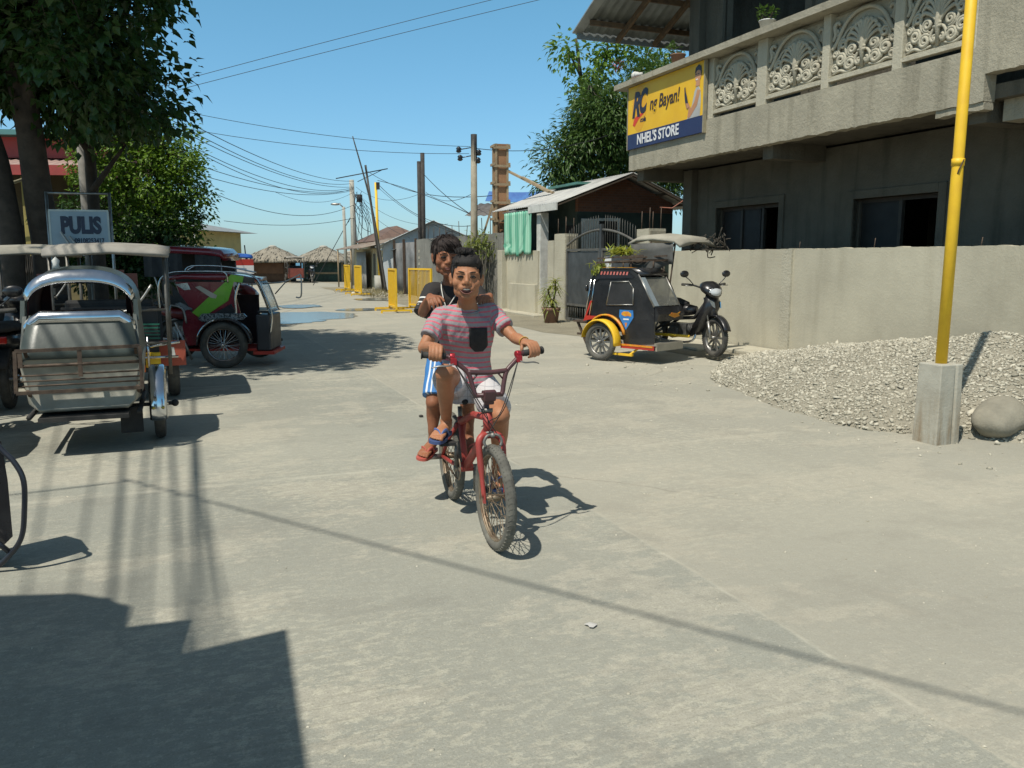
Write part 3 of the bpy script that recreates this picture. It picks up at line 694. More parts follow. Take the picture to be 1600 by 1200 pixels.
def crumple(name, loc, s, mat, label, cat):
    m = MB(); m.sheet(lambda u, v: ((u - .5) * s, (v - .5) * s * .7, .005 + s * .12 * (noise.noise(Vector((u * 4, v * 4, s * 90))) + .5) * .5), 6, 5, 0, False)
    o = m.build(name, mat, fixn=False); o.location = loc; tag(o, label, cat)
crumple('plastic_scrap', G(1152, 584), .14, pm('blue_plastic', (.05, .20, .42), (.1, .3, .5), 9, .4), 'blue plastic scrap at the near tip of the gravel heap', 'litter')
lt = MB(); rs_ = random.Random(3); oc = [Vector((.026 * (1 + .5 * rs_.uniform(-1, 1)) * math.cos(k * .7), .02 * (1 + .5 * rs_.uniform(-1, 1)) * math.sin(k * .7), .004 + .006 * rs_.random())) for k in range(9)]
for k in range(9): lt.add([Vector((0, 0, .011)), oc[k], oc[(k + 1) % 9]], [(0, 1, 2)])
o = lt.build('paper_scrap', pm('white_scrap', (.5, .49, .46), (.4, .39, .37), 9, .85), fixn=False); o.location = G(925, 979); tag(o, 'small white scrap of litter on the open road', 'litter')
o = MB().ell((0, 0, .012), (.022, .017, .014), 8, 6).build('pebble', pm('dark_pebble', (.05, .045, .04), None, 5, .9)); o.location = G(658, 652); tag(o, 'dark pebble on the road beside the blue flip flop', 'pebble')
# ------------------------------------------------------------------ gate, its posts, the low wall and the gabled house
GATEM = pm('gate_steel', (.085, .09, .092), (.045, .048, .05), 3, .5, metal=.3, bmp=.1); GATEB = pm('gate_bar', (.15, .145, .13), (.09, .085, .075), 7, .6, metal=.2)
Gt = lot('driveway_gate', 'arched dark steel gate with spiked bars between two concrete posts', 'gate')
ga, gb, gm = -7.95, -4.68, -6.22
arc = lambda x: 1.76 + .32 * (1 - ((x - (ga + gb) / 2) / ((gb - ga) / 2)) ** 2)
for a, b2 in ((ga, gm - .05), (gm + .05, gb)):
    m = MB(); m.span((a + .05, .0, .42), (b2 - .04, .012, 1.62)); lf = m.build('gate_leaf', GATEM, Gt)
    m = MB()
    for z in (.06, .40, 1.66): m.span((a, -.02, z - .025), (b2, .03, z + .025))
    for x in (a + .02, b2 - .02): m.span((x - .025, -.024, .03), (x + .025, .034, 1.68))
    m.tube([(a + (b2 - a) * i / 12, .005, arc(a + (b2 - a) * i / 12)) for i in range(13)], .026, 8)
    m.build('leaf_frame', GATEB, lf)
    m = MB(); n_ = 14
    for i in range(1, n_):
        x = a + (b2 - a) * i / n_; m.tube([(x, .005, .06), (x, .005, .40)], .008, 5)
        t_ = arc(x) + .26; m.tube([(x, .01, 1.66), (x, .01, t_), (x, .01, t_ + .06)], [.008, .008, .001], 5)
    m.build('leaf_bars', GATEB, lf)
    if b2 == gb: MB().span((a + .12, -.012, 1.18), (a + .42, -.001, 1.5)).build('notice', WHT, lf)
m = MB(); m.span((gm - .045, -.03, .02), (gm + .045, .04, 2.2)); m.build('centre_post', GATEM, Gt)
def gpost(x0, x1, h, label, rebars=3, y1=.3, side=True):
    t = lot('gate_post', label, 'post'); m = MB(); ragged(m, x0, x1, -.02, h, -.03, y1, .006, x0, n=4, top=True); m.build('post', CONC_L, t)
    if side:
        m = MB()
        for k in range(5): m.span((x1 - .001, -.01, .02 + k * .4), (x1 + .02, y1 - .02, .39 + k * .4))
        m.build('side_blocks', CONC, t)
    if rebars:
        m = MB()
        for k in range(4): 
            x = x0 + .08 + (x1 - x0 - .16) * (k % 2); y = .03 + (y1 - .1) * (k // 2); m.tube([(x, y, h - .05), (x + .01, y, h + .34 + .1 * rnd.random())], .009, 5)
        m.build('rebar', RUSTY, t)
gpost(-8.6, -8.0, 2.05, 'taller pale concrete gate post with rebar stubs and a ribbed side of blocks')
gpost(-9.0, -8.64, 1.9, 'slightly shorter concrete post behind the potted plant', 0, .25, False)
gpost(-4.66, -4.2, 2.04, 'concrete gate post with rebar stubs behind the black tricycle canopy', y1=.35)
t = lot('low_wall', 'pale rendered low wall under the green curtain', 'wall')
m = MB(); m.span((-11.95, .02, 0), (-9.75, .2, 1.67)); m.span((-11.6, -.06, 0), (-9.75, .02, .8)); m.span((-9.75, .02, 0), (-9.4, .2, .55)); m.build('wall_face', CONC_W, t, bevel=.01)
MB().span((-12.3, -.12, 0), (-11.95, .2, 1.7)).build('wall_pillar', CONC_L, t, bevel=.01)
MB().span((-12.3, -.4, 0), (-9.0, .02, .07)).build('wall_step', CONC_L, t, bevel=.01)
# house
GHs = lot('gabled_house', 'small house with a pale tin gable roof, brick gable and a green curtain', 'house')
TIN = pm('pale_tin', (.58, .57, .53), (.44, .43, .40), 2.2, .5, metal=.25); DGREEN = pm('dark_green_paint', (.035, .055, .042), (.022, .036, .03), 3, .8)
BRK_, nt, b = _new('rust_brick'); v = coords(nt); mp = N(nt, 'ShaderNodeMapping'); mp.inputs['Rotation'].default_value = (0, PI / 2, PI / 2); nt.links.new(v, mp.inputs[0])
bt = N(nt, 'ShaderNodeTexBrick'); bt.inputs['Scale'].default_value = 4; bt.inputs['Color1'].default_value = (.17, .068, .035, 1); bt.inputs['Color2'].default_value = (.12, .05, .028, 1); bt.inputs['Mortar'].default_value = (.13, .09, .07, 1)
nt.links.new(mp.outputs[0], bt.inputs[0]); nt.links.new(bt.outputs[0], b.inputs['Base Color']); b.inputs['Roughness'].default_value = .9
xe, xf = -8.95, -13.0                                   # near gable wall, far end
m = MB(); m.span((xf, .75, 0), (xe - .0, .9, 2.62)); m.span((xf, .751, 2.62), (xe - .15, .899, 3.02)); m.span((xe - .15, .9, 0), (xe, 3.5, 2.62)); m.span((xf, 3.4, 0), (xe - .15, 3.5, 2.62)); m.span((xf, .9, 0), (xf + .12, 3.4, 2.62)); m.build('wall', DGREEN, GHs)
m = MB(); m.prism([(.76, 2.621), (3.49, 2.621), (3.49, 2.87), (2.05, 3.47), (.76, 3.0)], lambda y, z: (xe - .14, y, z), lambda y, z: (xe + .01, y, z)); m.build('gable', BRK_, GHs)
def gap_roof():
    m = MB(); corr(m, (xf, -.02, 2.80), (-8.45, -.02, 2.80), (-8.45, 2.03, 3.57), (xf, 2.03, 3.57), 34, .011); m.build('roof', TIN, GHs)
    m = MB(); corr(m, (xf, 2.035, 3.57), (-8.45, 2.035, 3.57), (-8.45, 3.95, 2.76), (xf, 3.95, 2.76), 34, .011); r2 = m.build('roof', TIN, GHs)
    m = MB()
    for y0, z0_, y1, z1_ in ((0, 2.74, 2.03, 3.5), (3.9, 2.72, 2.03, 3.5)): m.bar((-8.5, y0, z0_), (-8.5, y1, z1_), .1, .03)
    for y, z in ((1.0, 3.1), (3.0, 3.08), (3.6, 2.83)): m.bar((xf, y, z), (-8.47, y, z), .05, .06)
    m.build('rafters', pm('rafter_wood', (.09, .065, .045), (.06, .045, .03), 8, .85), r2)
    m = MB(); m.span((-10.2, -.06, 2.62), (-8.44, -.03, 2.79)); m.build('fascia', PAINTW, GHs)
    m = MB(); m.span((-12.0, 1.3, 3.40), (-10.1, 1.9, 3.46)); m.build('ridge_patch', pm('teal_tin', (.07, .20, .17), (.06, .14, .12), 4, .6), GHs)
gap_roof()
m = MB(); m.span((xe + .002, .85, .4), (xe + .03, 1.24, 2.45)); m.build('shutter', PAINTW, GHs)
m = MB(); m.span((xe + .001, 1.34, .1), (xe + .012, 1.86, 2.4)); dr = m.build('door', DARK, GHs)
m = MB(); m.span((xe, 1.26, .1), (xe + .04, 1.34, 2.47)); m.span((xe, 1.86, .1), (xe + .04, 1.94, 2.47)); m.span((xe + .001, 1.341, 2.4), (xe + .038, 1.859, 2.47)); m.build('door_frame', PAINTW, dr)
m = MB(); m.span((-9.95, .08, .0), (-9.7, .3, 2.62)); m.build('porch_column', PAINTW, GHs)
m = MB(); m.tube([(-8.6, 2.9, 2.75), (-8.35, 3.1, 2.72), (-8.2, 3.4, 2.95)], .015, 6); m.build('loose_pipe', pm('pink_pipe', (.4, .16, .11), None, 4, .6), GHs)
m = MB(); m.span((-9.6, .74, 1.0), (-9.05, .752, 2.3)); m.build('window', DARK, GHs)
cur = lot('green_curtain', 'striped mint green curtain hanging from the eave over the low wall', 'curtain')
CURT, nt, b = _new('mint_cloth'); v = coords(nt); sp = N(nt, 'ShaderNodeSeparateXYZ'); nt.links.new(v, sp.inputs[0])
wv = N(nt, 'ShaderNodeTexWave'); wv.bands_direction = 'X'; wv.inputs['Scale'].default_value = 2.2; wv.inputs['Distortion'].default_value = .3; nt.links.new(v, wv.inputs[0])
nt.links.new(mixc(nt, ramp(nt, wv.outputs[1], .3, .6), (.10, .34, .23), (.30, .56, .42)), b.inputs['Base Color']); b.inputs['Roughness'].default_value = .8
def curt(u, v):
    x = -11.98 + 1.97 * u; z = 2.70 - v * (1.12 - (.14 * noise.noise(Vector((u * 5, 0, 2))) if v > .9 else 0))
    if v > .75 and u < .3: x += .06 * math.sin(v * 30)
    return (x, -.03 + (.028 * math.sin(u * 62) + .03 * noise.noise(Vector((u * 7, v * 2, 1)))) * (.4 + .6 * v), z)
m = MB(); m.sheet(curt, 90, 14, .004, True); m.build('cloth', CURT, cur, fixn=False)
m = MB(); m.tube([(-12.1, -.03, 2.72), (-9.9, -.03, 2.72)], .012, 6); m.build('curtain_rod', STEEL, cur)
# potted dracaena by the short post
def dracaena(loc, label, h, lm, n, L, pot=True, potr=.2):
    t = thing('potted_plant', label, 'plant', loc, .3)
    m = MB(); m.lathe([(potr * .75, 0), (potr * .95, .28), (potr * 1.08, .3), (potr * 1.08, .36), (potr * .9, .36), (potr * .85, .3), (.001, .3)], n=18); m.build('pot', TERRA, t)
    s = MB(); lf = MB()
    for k in range(3):
        a = k * 2.2; tp = Vector((math.cos(a) * .1, math.sin(a) * .1, h - k * .22)); s.tube(cat_rom([(0.02 * k, 0, .28), tp * .5 + Vector((.03, 0, .15)), tp], 4), [.022] * 9, 6)
        for i in range(n):
            aa = rnd.uniform(0, 2 * PI); d = Vector((math.cos(aa), math.sin(aa), rnd.uniform(-.5, 1.0))); leaf(lf, tp - Vector((0, 0, rnd.uniform(0, .3))), d, Vector((0, 0, 1)), L * rnd.uniform(.7, 1.2), .035, .2, .45)
    s.build('stem', BARK, t); lf.build('foliage', lm, t, fixn=False); return t
dracaena(G(861, 505), 'potted variegated dracaena standing by the concrete post near the gate', 1.0, VARIEG, 46, .34)
# far wall along the street with its sheet-metal gate
FW = lot('block_wall', 'grey block wall running down the street behind the yellow barriers', 'wall')
m = MB(); ragged(m, -21.7, -12.3, 0, 2.2, .05, .22, .03, 3, top=True, step=.25); m.build('wall_face', concrete('block_grey', (.25, .245, .215), (.16, .157, .14), stain=(.07, .068, .06), sc=1.6, amt=.8), FW)
m = MB()
for i in range(12):
    x = -21 + i * .75; m.tube([(x, .12, 2.15), (x + rnd.uniform(-.12, .12), .12, 2.5 + .25 * rnd.random())], .012, 5)
m.build('rebar', RUSTY, FW)
m = MB()
for k in range(6): m.span((-21.4 + .02 * k, .035, .5 + k * .24), (-21.2, .051, .6 + k * .24))
m.build('mortar_patch', CONC_L, FW)
t = lot('sheet_metal_gate', 'weathered grey sheet metal gate beyond the block wall', 'gate')
m = MB(); corr(m, (-25.2, .1, 0.02), (-21.75, .1, .02), (-21.75, .1, 2.12), (-25.2, .1, 2.12), 16, .02); m.build('gate_sheet', pm('zinc', (.24, .24, .235), (.13, .13, .125), 2, .6, metal=.3), t)
m = MB()
for x in (-25.25, -23.6, -21.72): m.span((x - .05, .0, 0), (x + .05, .09, 2.25))
m.build('gate_frame', RUSTY, t)
# plants hanging over the wall
t = thing('hanging_plant', 'bushy plant with dry hanging roots against the block wall', 'plant', fl(-13.6, -.18), FROT)
lf = MB(); vn = MB()
for i in range(520):
    p = Vector((rnd.gauss(0, .42), rnd.gauss(-.1, .16), 1.75 + rnd.gauss(0, .2))); d = rvec(); d.z += .2; leaf(lf, p, d, Vector((0, 0, 1)), rnd.uniform(.16, .3), .05, .2, .35)
for i in range(120):
    x = rnd.gauss(0, .5); y = -.02 - .2 * rnd.random(); z1 = rnd.uniform(1.2, 1.8); z0_ = rnd.uniform(0, .7)
    vn.tube([(x, y, z1), (x + rnd.gauss(0, .05), y - .03, (z0_ + z1) / 2), (x + rnd.gauss(0, .1), y, z0_)], .008, 4, False)
lf.build('foliage', foliage_mat('leaf_pale', (.14, .19, .05), (.24, .26, .08)), t, fixn=False); vn.build('hanging_roots', pm('dry_root', (.17, .155, .13), (.10, .09, .075), 9, .95), t)
# timber formwork column with its brace
PLY = pm('ply_board', (.32, .17, .085), (.22, .12, .06), 3, .75); LUM = pm('lumber', (.34, .26, .16), (.24, .18, .11), 6, .8)
fb = V(782, 440, 25); fb.z = 0; t = thing('formwork_column', 'tall timber formwork column braced with planks beside the tin roof', 'formwork', fb, .25)
m = MB(); m.box((0, 0, 2.4), (.34, .34, 4.7)); m.build('casing', PLY, t)
m = MB()
for s in (-1, 1): m.box((s * .17, -.19, 2.4), (.06, .05, 4.7)); m.box((s * .19, .1, 2.4), (.05, .06, 4.7))
for k in range(8):
    z = 1.0 + k * .52; m.box((0, -.225, z), (.5, .04, .07)); m.box((.225, 0, z + .06), (.04, .5, .07)); m.box((-.225, 0, z + .06), (.04, .5, .07))
m.build('batten', LUM, t)
m = MB(); e = V(858, 300, 23.2) - fb; e.rotate(Euler((0, 0, -.25))); m.bar((.2, -.1, 4.0), e, .1, .05); m.bar(Vector((.2, -.1, 4.0)).lerp(e, .35) + Vector((0, -.06, .02)), e + Vector((.1, -.05, -.03)), .1, .04); m.build('brace', LUM, t)
t2 = V(745, 400, 26); e2_ = V(772, 312, 26); m = MB(); m.bar(t2, e2_, .1, .06); o = m.build('prop_timber', LUM); tag(o, 'leaning timber prop between the wooden power pole and the formwork', 'timber')
# small roofed hut behind the formwork
hb = V(770, 340, 29); hb.z = 0; t = thing('lean_to', 'lean to with a dark tin roof and blue tarpaulin behind the formwork', 'shed', hb, -.3)
m = MB(); 
for x in (-.6, 1.8): m.tube([(x, 0, 0), (x, 0, 3.5)], .05, 6)
m.build('posts', RUSTY, t); m = MB(); corr(m, (-.8, -.6, 2.9), (2.2, -.6, 2.9), (2.2, .9, 3.4), (-.8, .9, 3.4), 12, .015); m.build('roof', pm('dark_tin', (.13, .12, .11), (.09, .08, .075), 4, .7), t)
m = MB(); m.sheet(lambda u, v: (-.2 + 2.4 * u, .2 - .4 * v, 3.75 - .35 * v - .06 * math.sin(u * 3)), 8, 3, .01); m.build('tarpaulin', pm('blue_tarp', (.03, .10, .32), (.05, .16, .4), 4, .5), t)
t = thing('shop_banner', 'small pale blue banner seen between gate post and concrete house', 'banner', fl(-5.6, 5.5), FROT)
MB().span((-.9, 0, 1.45), (.8, .03, 2.05)).build('banner_sheet', pm('pale_blue', (.28, .45, .52), (.2, .35, .42), 3, .6), t)
MB().span((-.2, -.012, 1.62), (.65, 0, 1.78)).build('banner_strip', pm('mid_blue', (.05, .16, .34), None, 4, .6), t)
MB().span((-.95, .03, 0), (-.87, .1, 2.1)).build('post', RUSTY, t)

# ------------------------------------------------------------------ buildings further down the right side
def simple_house(name, label, loc, rz, W, D, Hh, rise, wm, rm, hip=False, over=.3, parts=(), cat='house'):
    t = thing(name, label, cat, loc, rz); m = MB(); m.span((-W / 2, 0, -.1), (W / 2, D, Hh)); m.build('wall', wm, t)
    m = MB()
    if hip:
        a = [(-W / 2 - over, -over, Hh), (W / 2 + over, -over, Hh), (W / 2 + over, D + over, Hh), (-W / 2 - over, D + over, Hh)]; k = min(W, D) / 2
        tp = [(-W / 2 + k, D / 2, Hh + rise), (W / 2 - k, D / 2, Hh + rise)] if W > D else [(0, k, Hh + rise), (0, D - k, Hh + rise)]
        m.add(a + tp, [(0, 1, 5, 4), (2, 3, 4, 5), (1, 2, 5), (3, 0, 4), (3, 2, 1, 0)] if W > D else [(0, 1, 4), (1, 2, 5, 4), (2, 3, 5), (3, 0, 4, 5), (3, 2, 1, 0)])
    else:
        m.prism([(-W / 2, Hh + .001), (W / 2, Hh + .001), (0, Hh + rise)], lambda x, z: (x, 0.0, z), lambda x, z: (x, D, z)); m.build('gable', wm, t); m = MB()
        for s in (-1, 1): corr(m, (s * (W / 2 + over), -over, Hh - over * rise * 2 / W + .03), (s * (W / 2 + over), D + over, Hh - over * rise * 2 / W + .03), (0, D + over, Hh + rise + .03), (0, -over, Hh + rise + .03), int(D * 3), .015, .01)
    m.build('roof', rm, t, fixn=True)
    for (nm, a, b2, mt) in parts: MB().span(a, b2).build(nm, mt, t)
    return t
SRZ = math.atan2(.36784, .92989)
BLUEW = pm('pale_blue_wall', (.52, .56, .57), (.43, .46, .47), 2, .8); CREAM = pm('cream_wall', (.48, .43, .29), (.38, .34, .22), 2, .85); BLUED = pm('blue_door', (.05, .20, .38), (.04, .15, .3), 4, .6)
BRTILE = pm('brown_tile', (.16, .10, .075), (.11, .07, .055), 9, .8, bmp=.4); RSTTIN = pm('rusted_tin', (.26, .22, .18), (.17, .12, .085), 2.5, .75)
t = lot('grey_outbuilding', 'plain grey outbuilding glimpsed between the gabled house and the concrete house', 'shed')
MB().span((-9.5, 7.5, 0), (-3.0, 9, 3.0)).build('wall', CONC, t); MB().span((-9.7, 7.2, 3.0), (-2.8, 9.2, 3.12)).build('roof', RSTTIN, t)
simple_house('tin_shed', 'pale blue gabled shed rising behind the block wall', V(680, 410, 37) * Vector((1, 1, 0)) if False else Vector((-3.35, 36.3, 0)), .05, 4.4, 6, 2.05, 1.0, BLUEW, BLUEW)
simple_house('tiled_house', 'low house with a brown tiled hip roof behind the leaning poles', Vector((-5.6, 43.5, 0)), SRZ, 2.7, 5, 2.35, .85, CREAM, BRTILE, True)
t = thing('roadside_shack', 'low cream shack with a drooping rusty tin awning and blue door', 'shack', fl(-26.8, .1), FROT)
m = MB(); m.span((-7.5, 0, 0), (1.4, 3, 1.95)); m.build('wall', CREAM, t)
m = MB(); corr(m, (-8, -.9, 1.95), (-1.2, -.9, 1.95), (-1.2, 1.6, 2.55), (-8, 1.6, 2.55), 18, .02); m.build('awning', RSTTIN, t)
m = MB(); corr(m, (-1.2, -.15, 1.85), (1.7, -.15, 1.85), (1.7, 2.6, 2.75), (-1.2, 2.6, 2.75), 10, .02); m.build('roof', pm('bluish_tin', (.42, .47, .49), (.34, .38, .4), 2, .55, metal=.2), t)
for x in (-2.9, -1.9, -.9, .1): MB().span((x, -.012, .55), (x + .5, 0.001, 1.7)).build('window', pm('shack_window', (.09, .085, .07), (.06, .055, .045), 3, .5), t)
m = MB(); m.span((-6.9, -.012, .0), (-5.6, .001, 1.75)); m.build('door', BLUED, t)
m = MB(); corr(m, (-5.4, -.3, 0), (-3.2, -.3, 0), (-3.2, -.3, 1.8), (-5.4, -.3, 1.8), 12, .025); m.build('side_sheet', pm('worn_zinc', (.34, .33, .30), (.22, .21, .19), 1.5, .6), t)
for x in (-7.6, -4.0): MB().tube([(x, -.85, 0), (x, -.85, 1.95)], .04, 6).build('awning_post', LUM, t)
t = lot('kerbside_rubble', 'rough patch of dry weeds and rubble by the pole foot', 'rubble'); t['kind'] = 'stuff'
pts = [(-24.5 + rnd.gauss(0, 1.2), -1.0 + rnd.gauss(0, .3), .03, rnd.uniform(.03, .12)) for _ in range(160)]; stones('rubble', pts, STONES, t, 9)
lf = MB()
for i in range(500): p = Vector((-24.0 + rnd.gauss(0, 1.4), -.9 + rnd.gauss(0, .4), 0)); leaf(lf, p, Vector((rnd.gauss(0, .5), rnd.gauss(0, .5), 1)), Vector((1, 0, 0)), rnd.uniform(.12, .35), .02, .2, .4)
lf.build('dry_weeds', pm('dry_weed', (.20, .17, .09), (.13, .12, .06), 9, .95), t, fixn=False)

# yellow barriers
def barrier(loc, rz, label, W=1.3, Hh=1.2):
    t = thing('yellow_barrier', label, 'barrier', loc, rz, 'yellow barriers set along the street')
    m = MB(); z0 = .16
    for x in (-W / 2, W / 2): m.bar((x, 0, .05), (x, 0, Hh), .05, .05)
    for z in (z0, Hh - .025): m.bar((-W / 2 + .025, 0, z), (W / 2 - .025, 0, z), .05, .05)
    m.build('frame', YELLOW, t)
    m = MB(); n_ = 17
    for i in range(1, n_): m.bar((-W / 2 + W * i / n_, 0, z0 + .02), (-W / 2 + W * i / n_, 0, Hh - .05), .015, .015)
    m.build('infill_bars', YELLOW, t)
    for x in (-W / 2, W / 2):
        m = MB(); m.bar((x, -.42, .07), (x, .42, .07), .05, .05)
        for y in (-.40, .40): m.bar((x, y, .0), (x, y, .05), .05, .05)
        m.build('foot', YELLOW, t)
    return t
barrier(G(657, 486), -.95, 'yellow barrier nearest to the riders, its bars seen widest', 1.25); barrier(G(614, 487), -1.28, 'narrow looking yellow barrier in front of the sheet metal gate', 1.3)
barrier(G(560, 461), -1.2, 'yellow barrier standing at the corner of the blue door shack', 1.3); barrier(G(543, 455), -1.2, 'yellow barrier farthest down the street toward the huts', 1.3)

# thatched huts at the beach
THATCH = pm('thatch', (.30, .27, .215), (.19, .17, .135), 3, .98, bmp=.9, bscale=30)
def hut(loc, label, W, Hw, Ht, wm, seed, front=None):
    t = thing('beach_hut', label, 'hut', loc, .05 * seed, 'thatched huts by the sea')
    m = MB(); rs = random.Random(seed)
    n_ = 36; rings = []
    for k in range(9):
        f = k / 8; ring = []
        for j in range(n_):
            a = 2 * PI * j / n_; sq_ = 1 / max(abs(math.cos(a)), abs(math.sin(a))); r_ = (W * .62) * (1 - f) * (sq_ * .75 + .25) + .12 + .05 * rs.uniform(-1, 1)
            ring.append(Vector((r_ * math.cos(a), r_ * math.sin(a), Hw + (Ht - Hw) * f ** .92 + (.06 * rs.uniform(-1, 1)) - (.12 if k == 0 else 0))))
        rings.append(ring)
    m.loft(rings); rf = m.build('roof', THATCH, t)
    st_ = MB()
    for i in range(700):
        a = rs.uniform(0, 2 * PI); f = rs.random() ** 1.5; sq_ = 1 / max(abs(math.cos(a)), abs(math.sin(a))); r_ = (W * .62) * (1 - f) * (sq_ * .75 + .25) + .14; p = Vector((r_ * math.cos(a), r_ * math.sin(a), Hw + (Ht - Hw) * f ** .92 + .03))
        d = Vector((math.cos(a), math.sin(a), -(Ht - Hw) / (W * .62))); leaf(st_, p, d + rvec() * .25, Vector((0, 0, 1)), rs.uniform(.2, .4), .07, .1, .1)
    st_.build('straw', THATCH, rf, fixn=False)
    m = MB(); m.ell((0, 0, Ht), (.28, .28, .1), 10, 6); m.build('roof_cap', pm('pale_thatch', (.42, .39, .33), (.33, .3, .25), 5, .95), t)
    m = MB(); m.span((-W * .42, -W * .40, 0), (W * .42, W * .40, Hw + .1)); m.build('wall', wm, t)
    for x in (-W * .45, W * .45): MB().tube([(x, -W * .45, 0), (x, -W * .45, Hw + .05)], .05, 6).build('post', LUM, t)
    if front:
        for a, b2, mt in front: MB().span(a, b2).build('front_panel', mt, t)
    return t
HW_ = 1.38
hut(V(428, 440, 54.8) * Vector((1, 1, 0)), 'thatched hut with a brown wall beside the parked cars', 2.9, HW_, 2.25, pm('hut_brown', (.12, .075, .05), (.08, .05, .035), 4, .85), 1, [((-1.25, -1.19, .55), (.9, -1.165, 1.2), pm('hut_board', (.20, .11, .065), (.15, .08, .05), 3, .8))])
hut(V(507, 440, 55.5) * Vector((1, 1, 0)), 'thatched hut with dark green netted walls beside the street poles', 2.9, HW_, 2.25, pm('hut_green', (.035, .075, .06), (.02, .04, .035), 5, .85), 2, [((-1.0, -1.19, .5), (1.1, -1.17, .62), LUM)])
hut(V(548, 440, 60) * Vector((1, 1, 0)), 'partly hidden thatched hut behind the far power pole', 2.6, 1.2, 1.95, pm('hut_dark', (.05, .045, .04), (.03, .03, .025), 5, .9), 3)
for (a, b2, yy) in (((374, 405), (374, 381), 50), ((388, 405), (382, 383), 50)):
    o = MB().tube([V(a[0], 440, yy), V(*b2, yy)], .035, 5).build('boat_mast', WIRE); tag(o, 'thin dark mast left of the thatched hut' if b2[0] == 374 else 'slanting thin mast close to the thatched hut', 'mast')

# ------------------------------------------------------------------ poles and wires
WOODP = pm('weathered_pole', (.36, .32, .245), (.25, .22, .165), 5, .9, bmp=.4); CPOLE = pm('concrete_pole', (.40, .385, .33), (.3, .29, .25), 3, .9)
def insul(m, p, r=.07): m.lathe([(r * .5, -r), (r, -r * .5), (r * .7, 0), (r, r * .4), (r * .4, r)], p, 8)
def base(p): p = p.copy(); p.z = 0; return p
t = thing('power_pole', 'wooden power pole with black insulators in front of the block wall', 'power pole', base(V(741, 470, 24.9)))
PT = V(742, 211, 24.9).z
m = MB(); m.tube([(0, 0, -.1), (.01, 0, 2.5), (.02, 0, PT)], [.115, .10, .085], 12); m.build('pole', WOODP, t)
m = MB(); m.tube([(.02, 0, PT - .75), (.02, 0, PT + .02)], .09, 10); m.build('tarred_top', BLACKM, t)
for i, (dx, dz) in enumerate(((-.42, -.42), (-.38, -.65), (.16, -.5), (.14, -.72))):
    m = MB(); insul(m, (dx, -.05, PT + dz), .085); m.tube([(dx, -.05, PT + dz), (0, 0, PT + dz + .08)], .015, 5); m.build('insulator', BLACK, t)
t = thing('power_pole', 'dark double timber pole rising behind the block wall', 'power pole', base(V(661, 460, 34)))
a, b2 = V(662, 239, 34).z, V(659, 252, 34).z
m = MB(); m.tube([(.06, 0, 0), (.06, 0, a)], .085, 8); m.tube([(-.09, .02, 0), (-.09, .02, b2)], .075, 8); m.build('pole', pm('dark_timber', (.06, .055, .05), (.035, .032, .03), 6, .9), t)
t = thing('power_pole', 'grey concrete power pole with a street lamp arm and tangled cables', 'power pole', base(V(556, 445, 47)))
p3 = V(553, 281, 47).z
m = MB(); m.tube([(0, 0, 0), (-.08, 0, p3)], [.2, .13], 10); m.build('pole', CPOLE, t)
m = MB(); m.tube([(-.45, -.3, 0), (-.5, -.3, 4.3)], [.1, .08], 8); m.build('side_pole', CPOLE, t)
m = MB(); q = V(527, 319, 47) - base(V(556, 445, 47)); m.tube(cat_rom([(-.45, -.3, q.z - .25), (-.7, -.35, q.z - .02), q + Vector((.15, 0, .03)), q], 5), .035, 6); am = m.build('lamp_arm', STEEL, t)
m = MB(); m.ell(q + Vector((-.1, 0, 0)), (.28, .1, .07), 12, 8); m.build('lamp_head', STEEL, am)
m = MB(); m.tube([(-.9, -.2, p3 + .05), (1.9, .2, p3 + .62)], .03, 6); m.tube([(.25, 0, p3 - .1), (1.6, .15, p3 + .55)], .02, 5); m.build('cross_arm', WIRE, t)
m = MB(); m.lathe([(.0, -.2), (.16, -.2), (.16, .2), (0, .2)], (.35, -.1, p3 - 1.0), 12); m.build('transformer', BLACKM, t)
m = MB()
for k in range(16):
    a = Vector((rnd.uniform(-.1, .5), 0, p3 - rnd.uniform(.5, 1.4))); c = Vector((rnd.uniform(-.3, 1.0), -.1, p3 - rnd.uniform(1.2, 3.5))); m.tube(cat_rom([a, (a + c) / 2 + rvec() * .5, c], 4), .014, 4, False)
m.build('loose_cables', WIRE, t)
BAM = pm('dark_bamboo', (.07, .065, .055), (.045, .04, .035), 9, .7); BAML = pm('bamboo', (.30, .25, .13), (.2, .16, .085), 9, .7)
def stick(name, label, a, b2, r0, r1, mt, bend=None):
    pts = [a, b2] if bend is None else cat_rom([a, a.lerp(b2, .55) + bend, b2], 6); k = len(pts)
    o = MB().tube(pts, [r0 + (r1 - r0) * i / (k - 1) for i in range(k)], 7).build(name, mt); tag(o, label, 'pole')
stick('bamboo_pole', 'longest dark bamboo pole leaning and bowed at its thin tip', base(V(604, 462, 34.5)), V(551, 213, 35), .06, .022, BAM, Vector((.16, 0, .0)))
stick('bamboo_pole', 'shorter dark bamboo pole leaning beside the bowed one', base(V(600, 455, 35.5)), V(571, 258, 35.5), .06, .045, BAM)
t = thing('yellow_post', 'slim yellow post with a small black box near its top beside the bamboo poles', 'post', base(V(594, 455, 36.5)))
q = V(587, 285, 36.5) - base(V(594, 455, 36.5)); m = MB(); m.tube([(0, 0, 0), q], [.06, .055], 8); m.build('pole', YELLOW, t); m = MB(); m.box(q + Vector((.1, -.05, -.15)), (.14, .1, .3)); m.build('meter_box', BLACKM, t); m = MB(); m.tube([(0, 0, 0), (0, 0, .75)], .24, 12); m.build('concrete_foot', CPOLE, t)
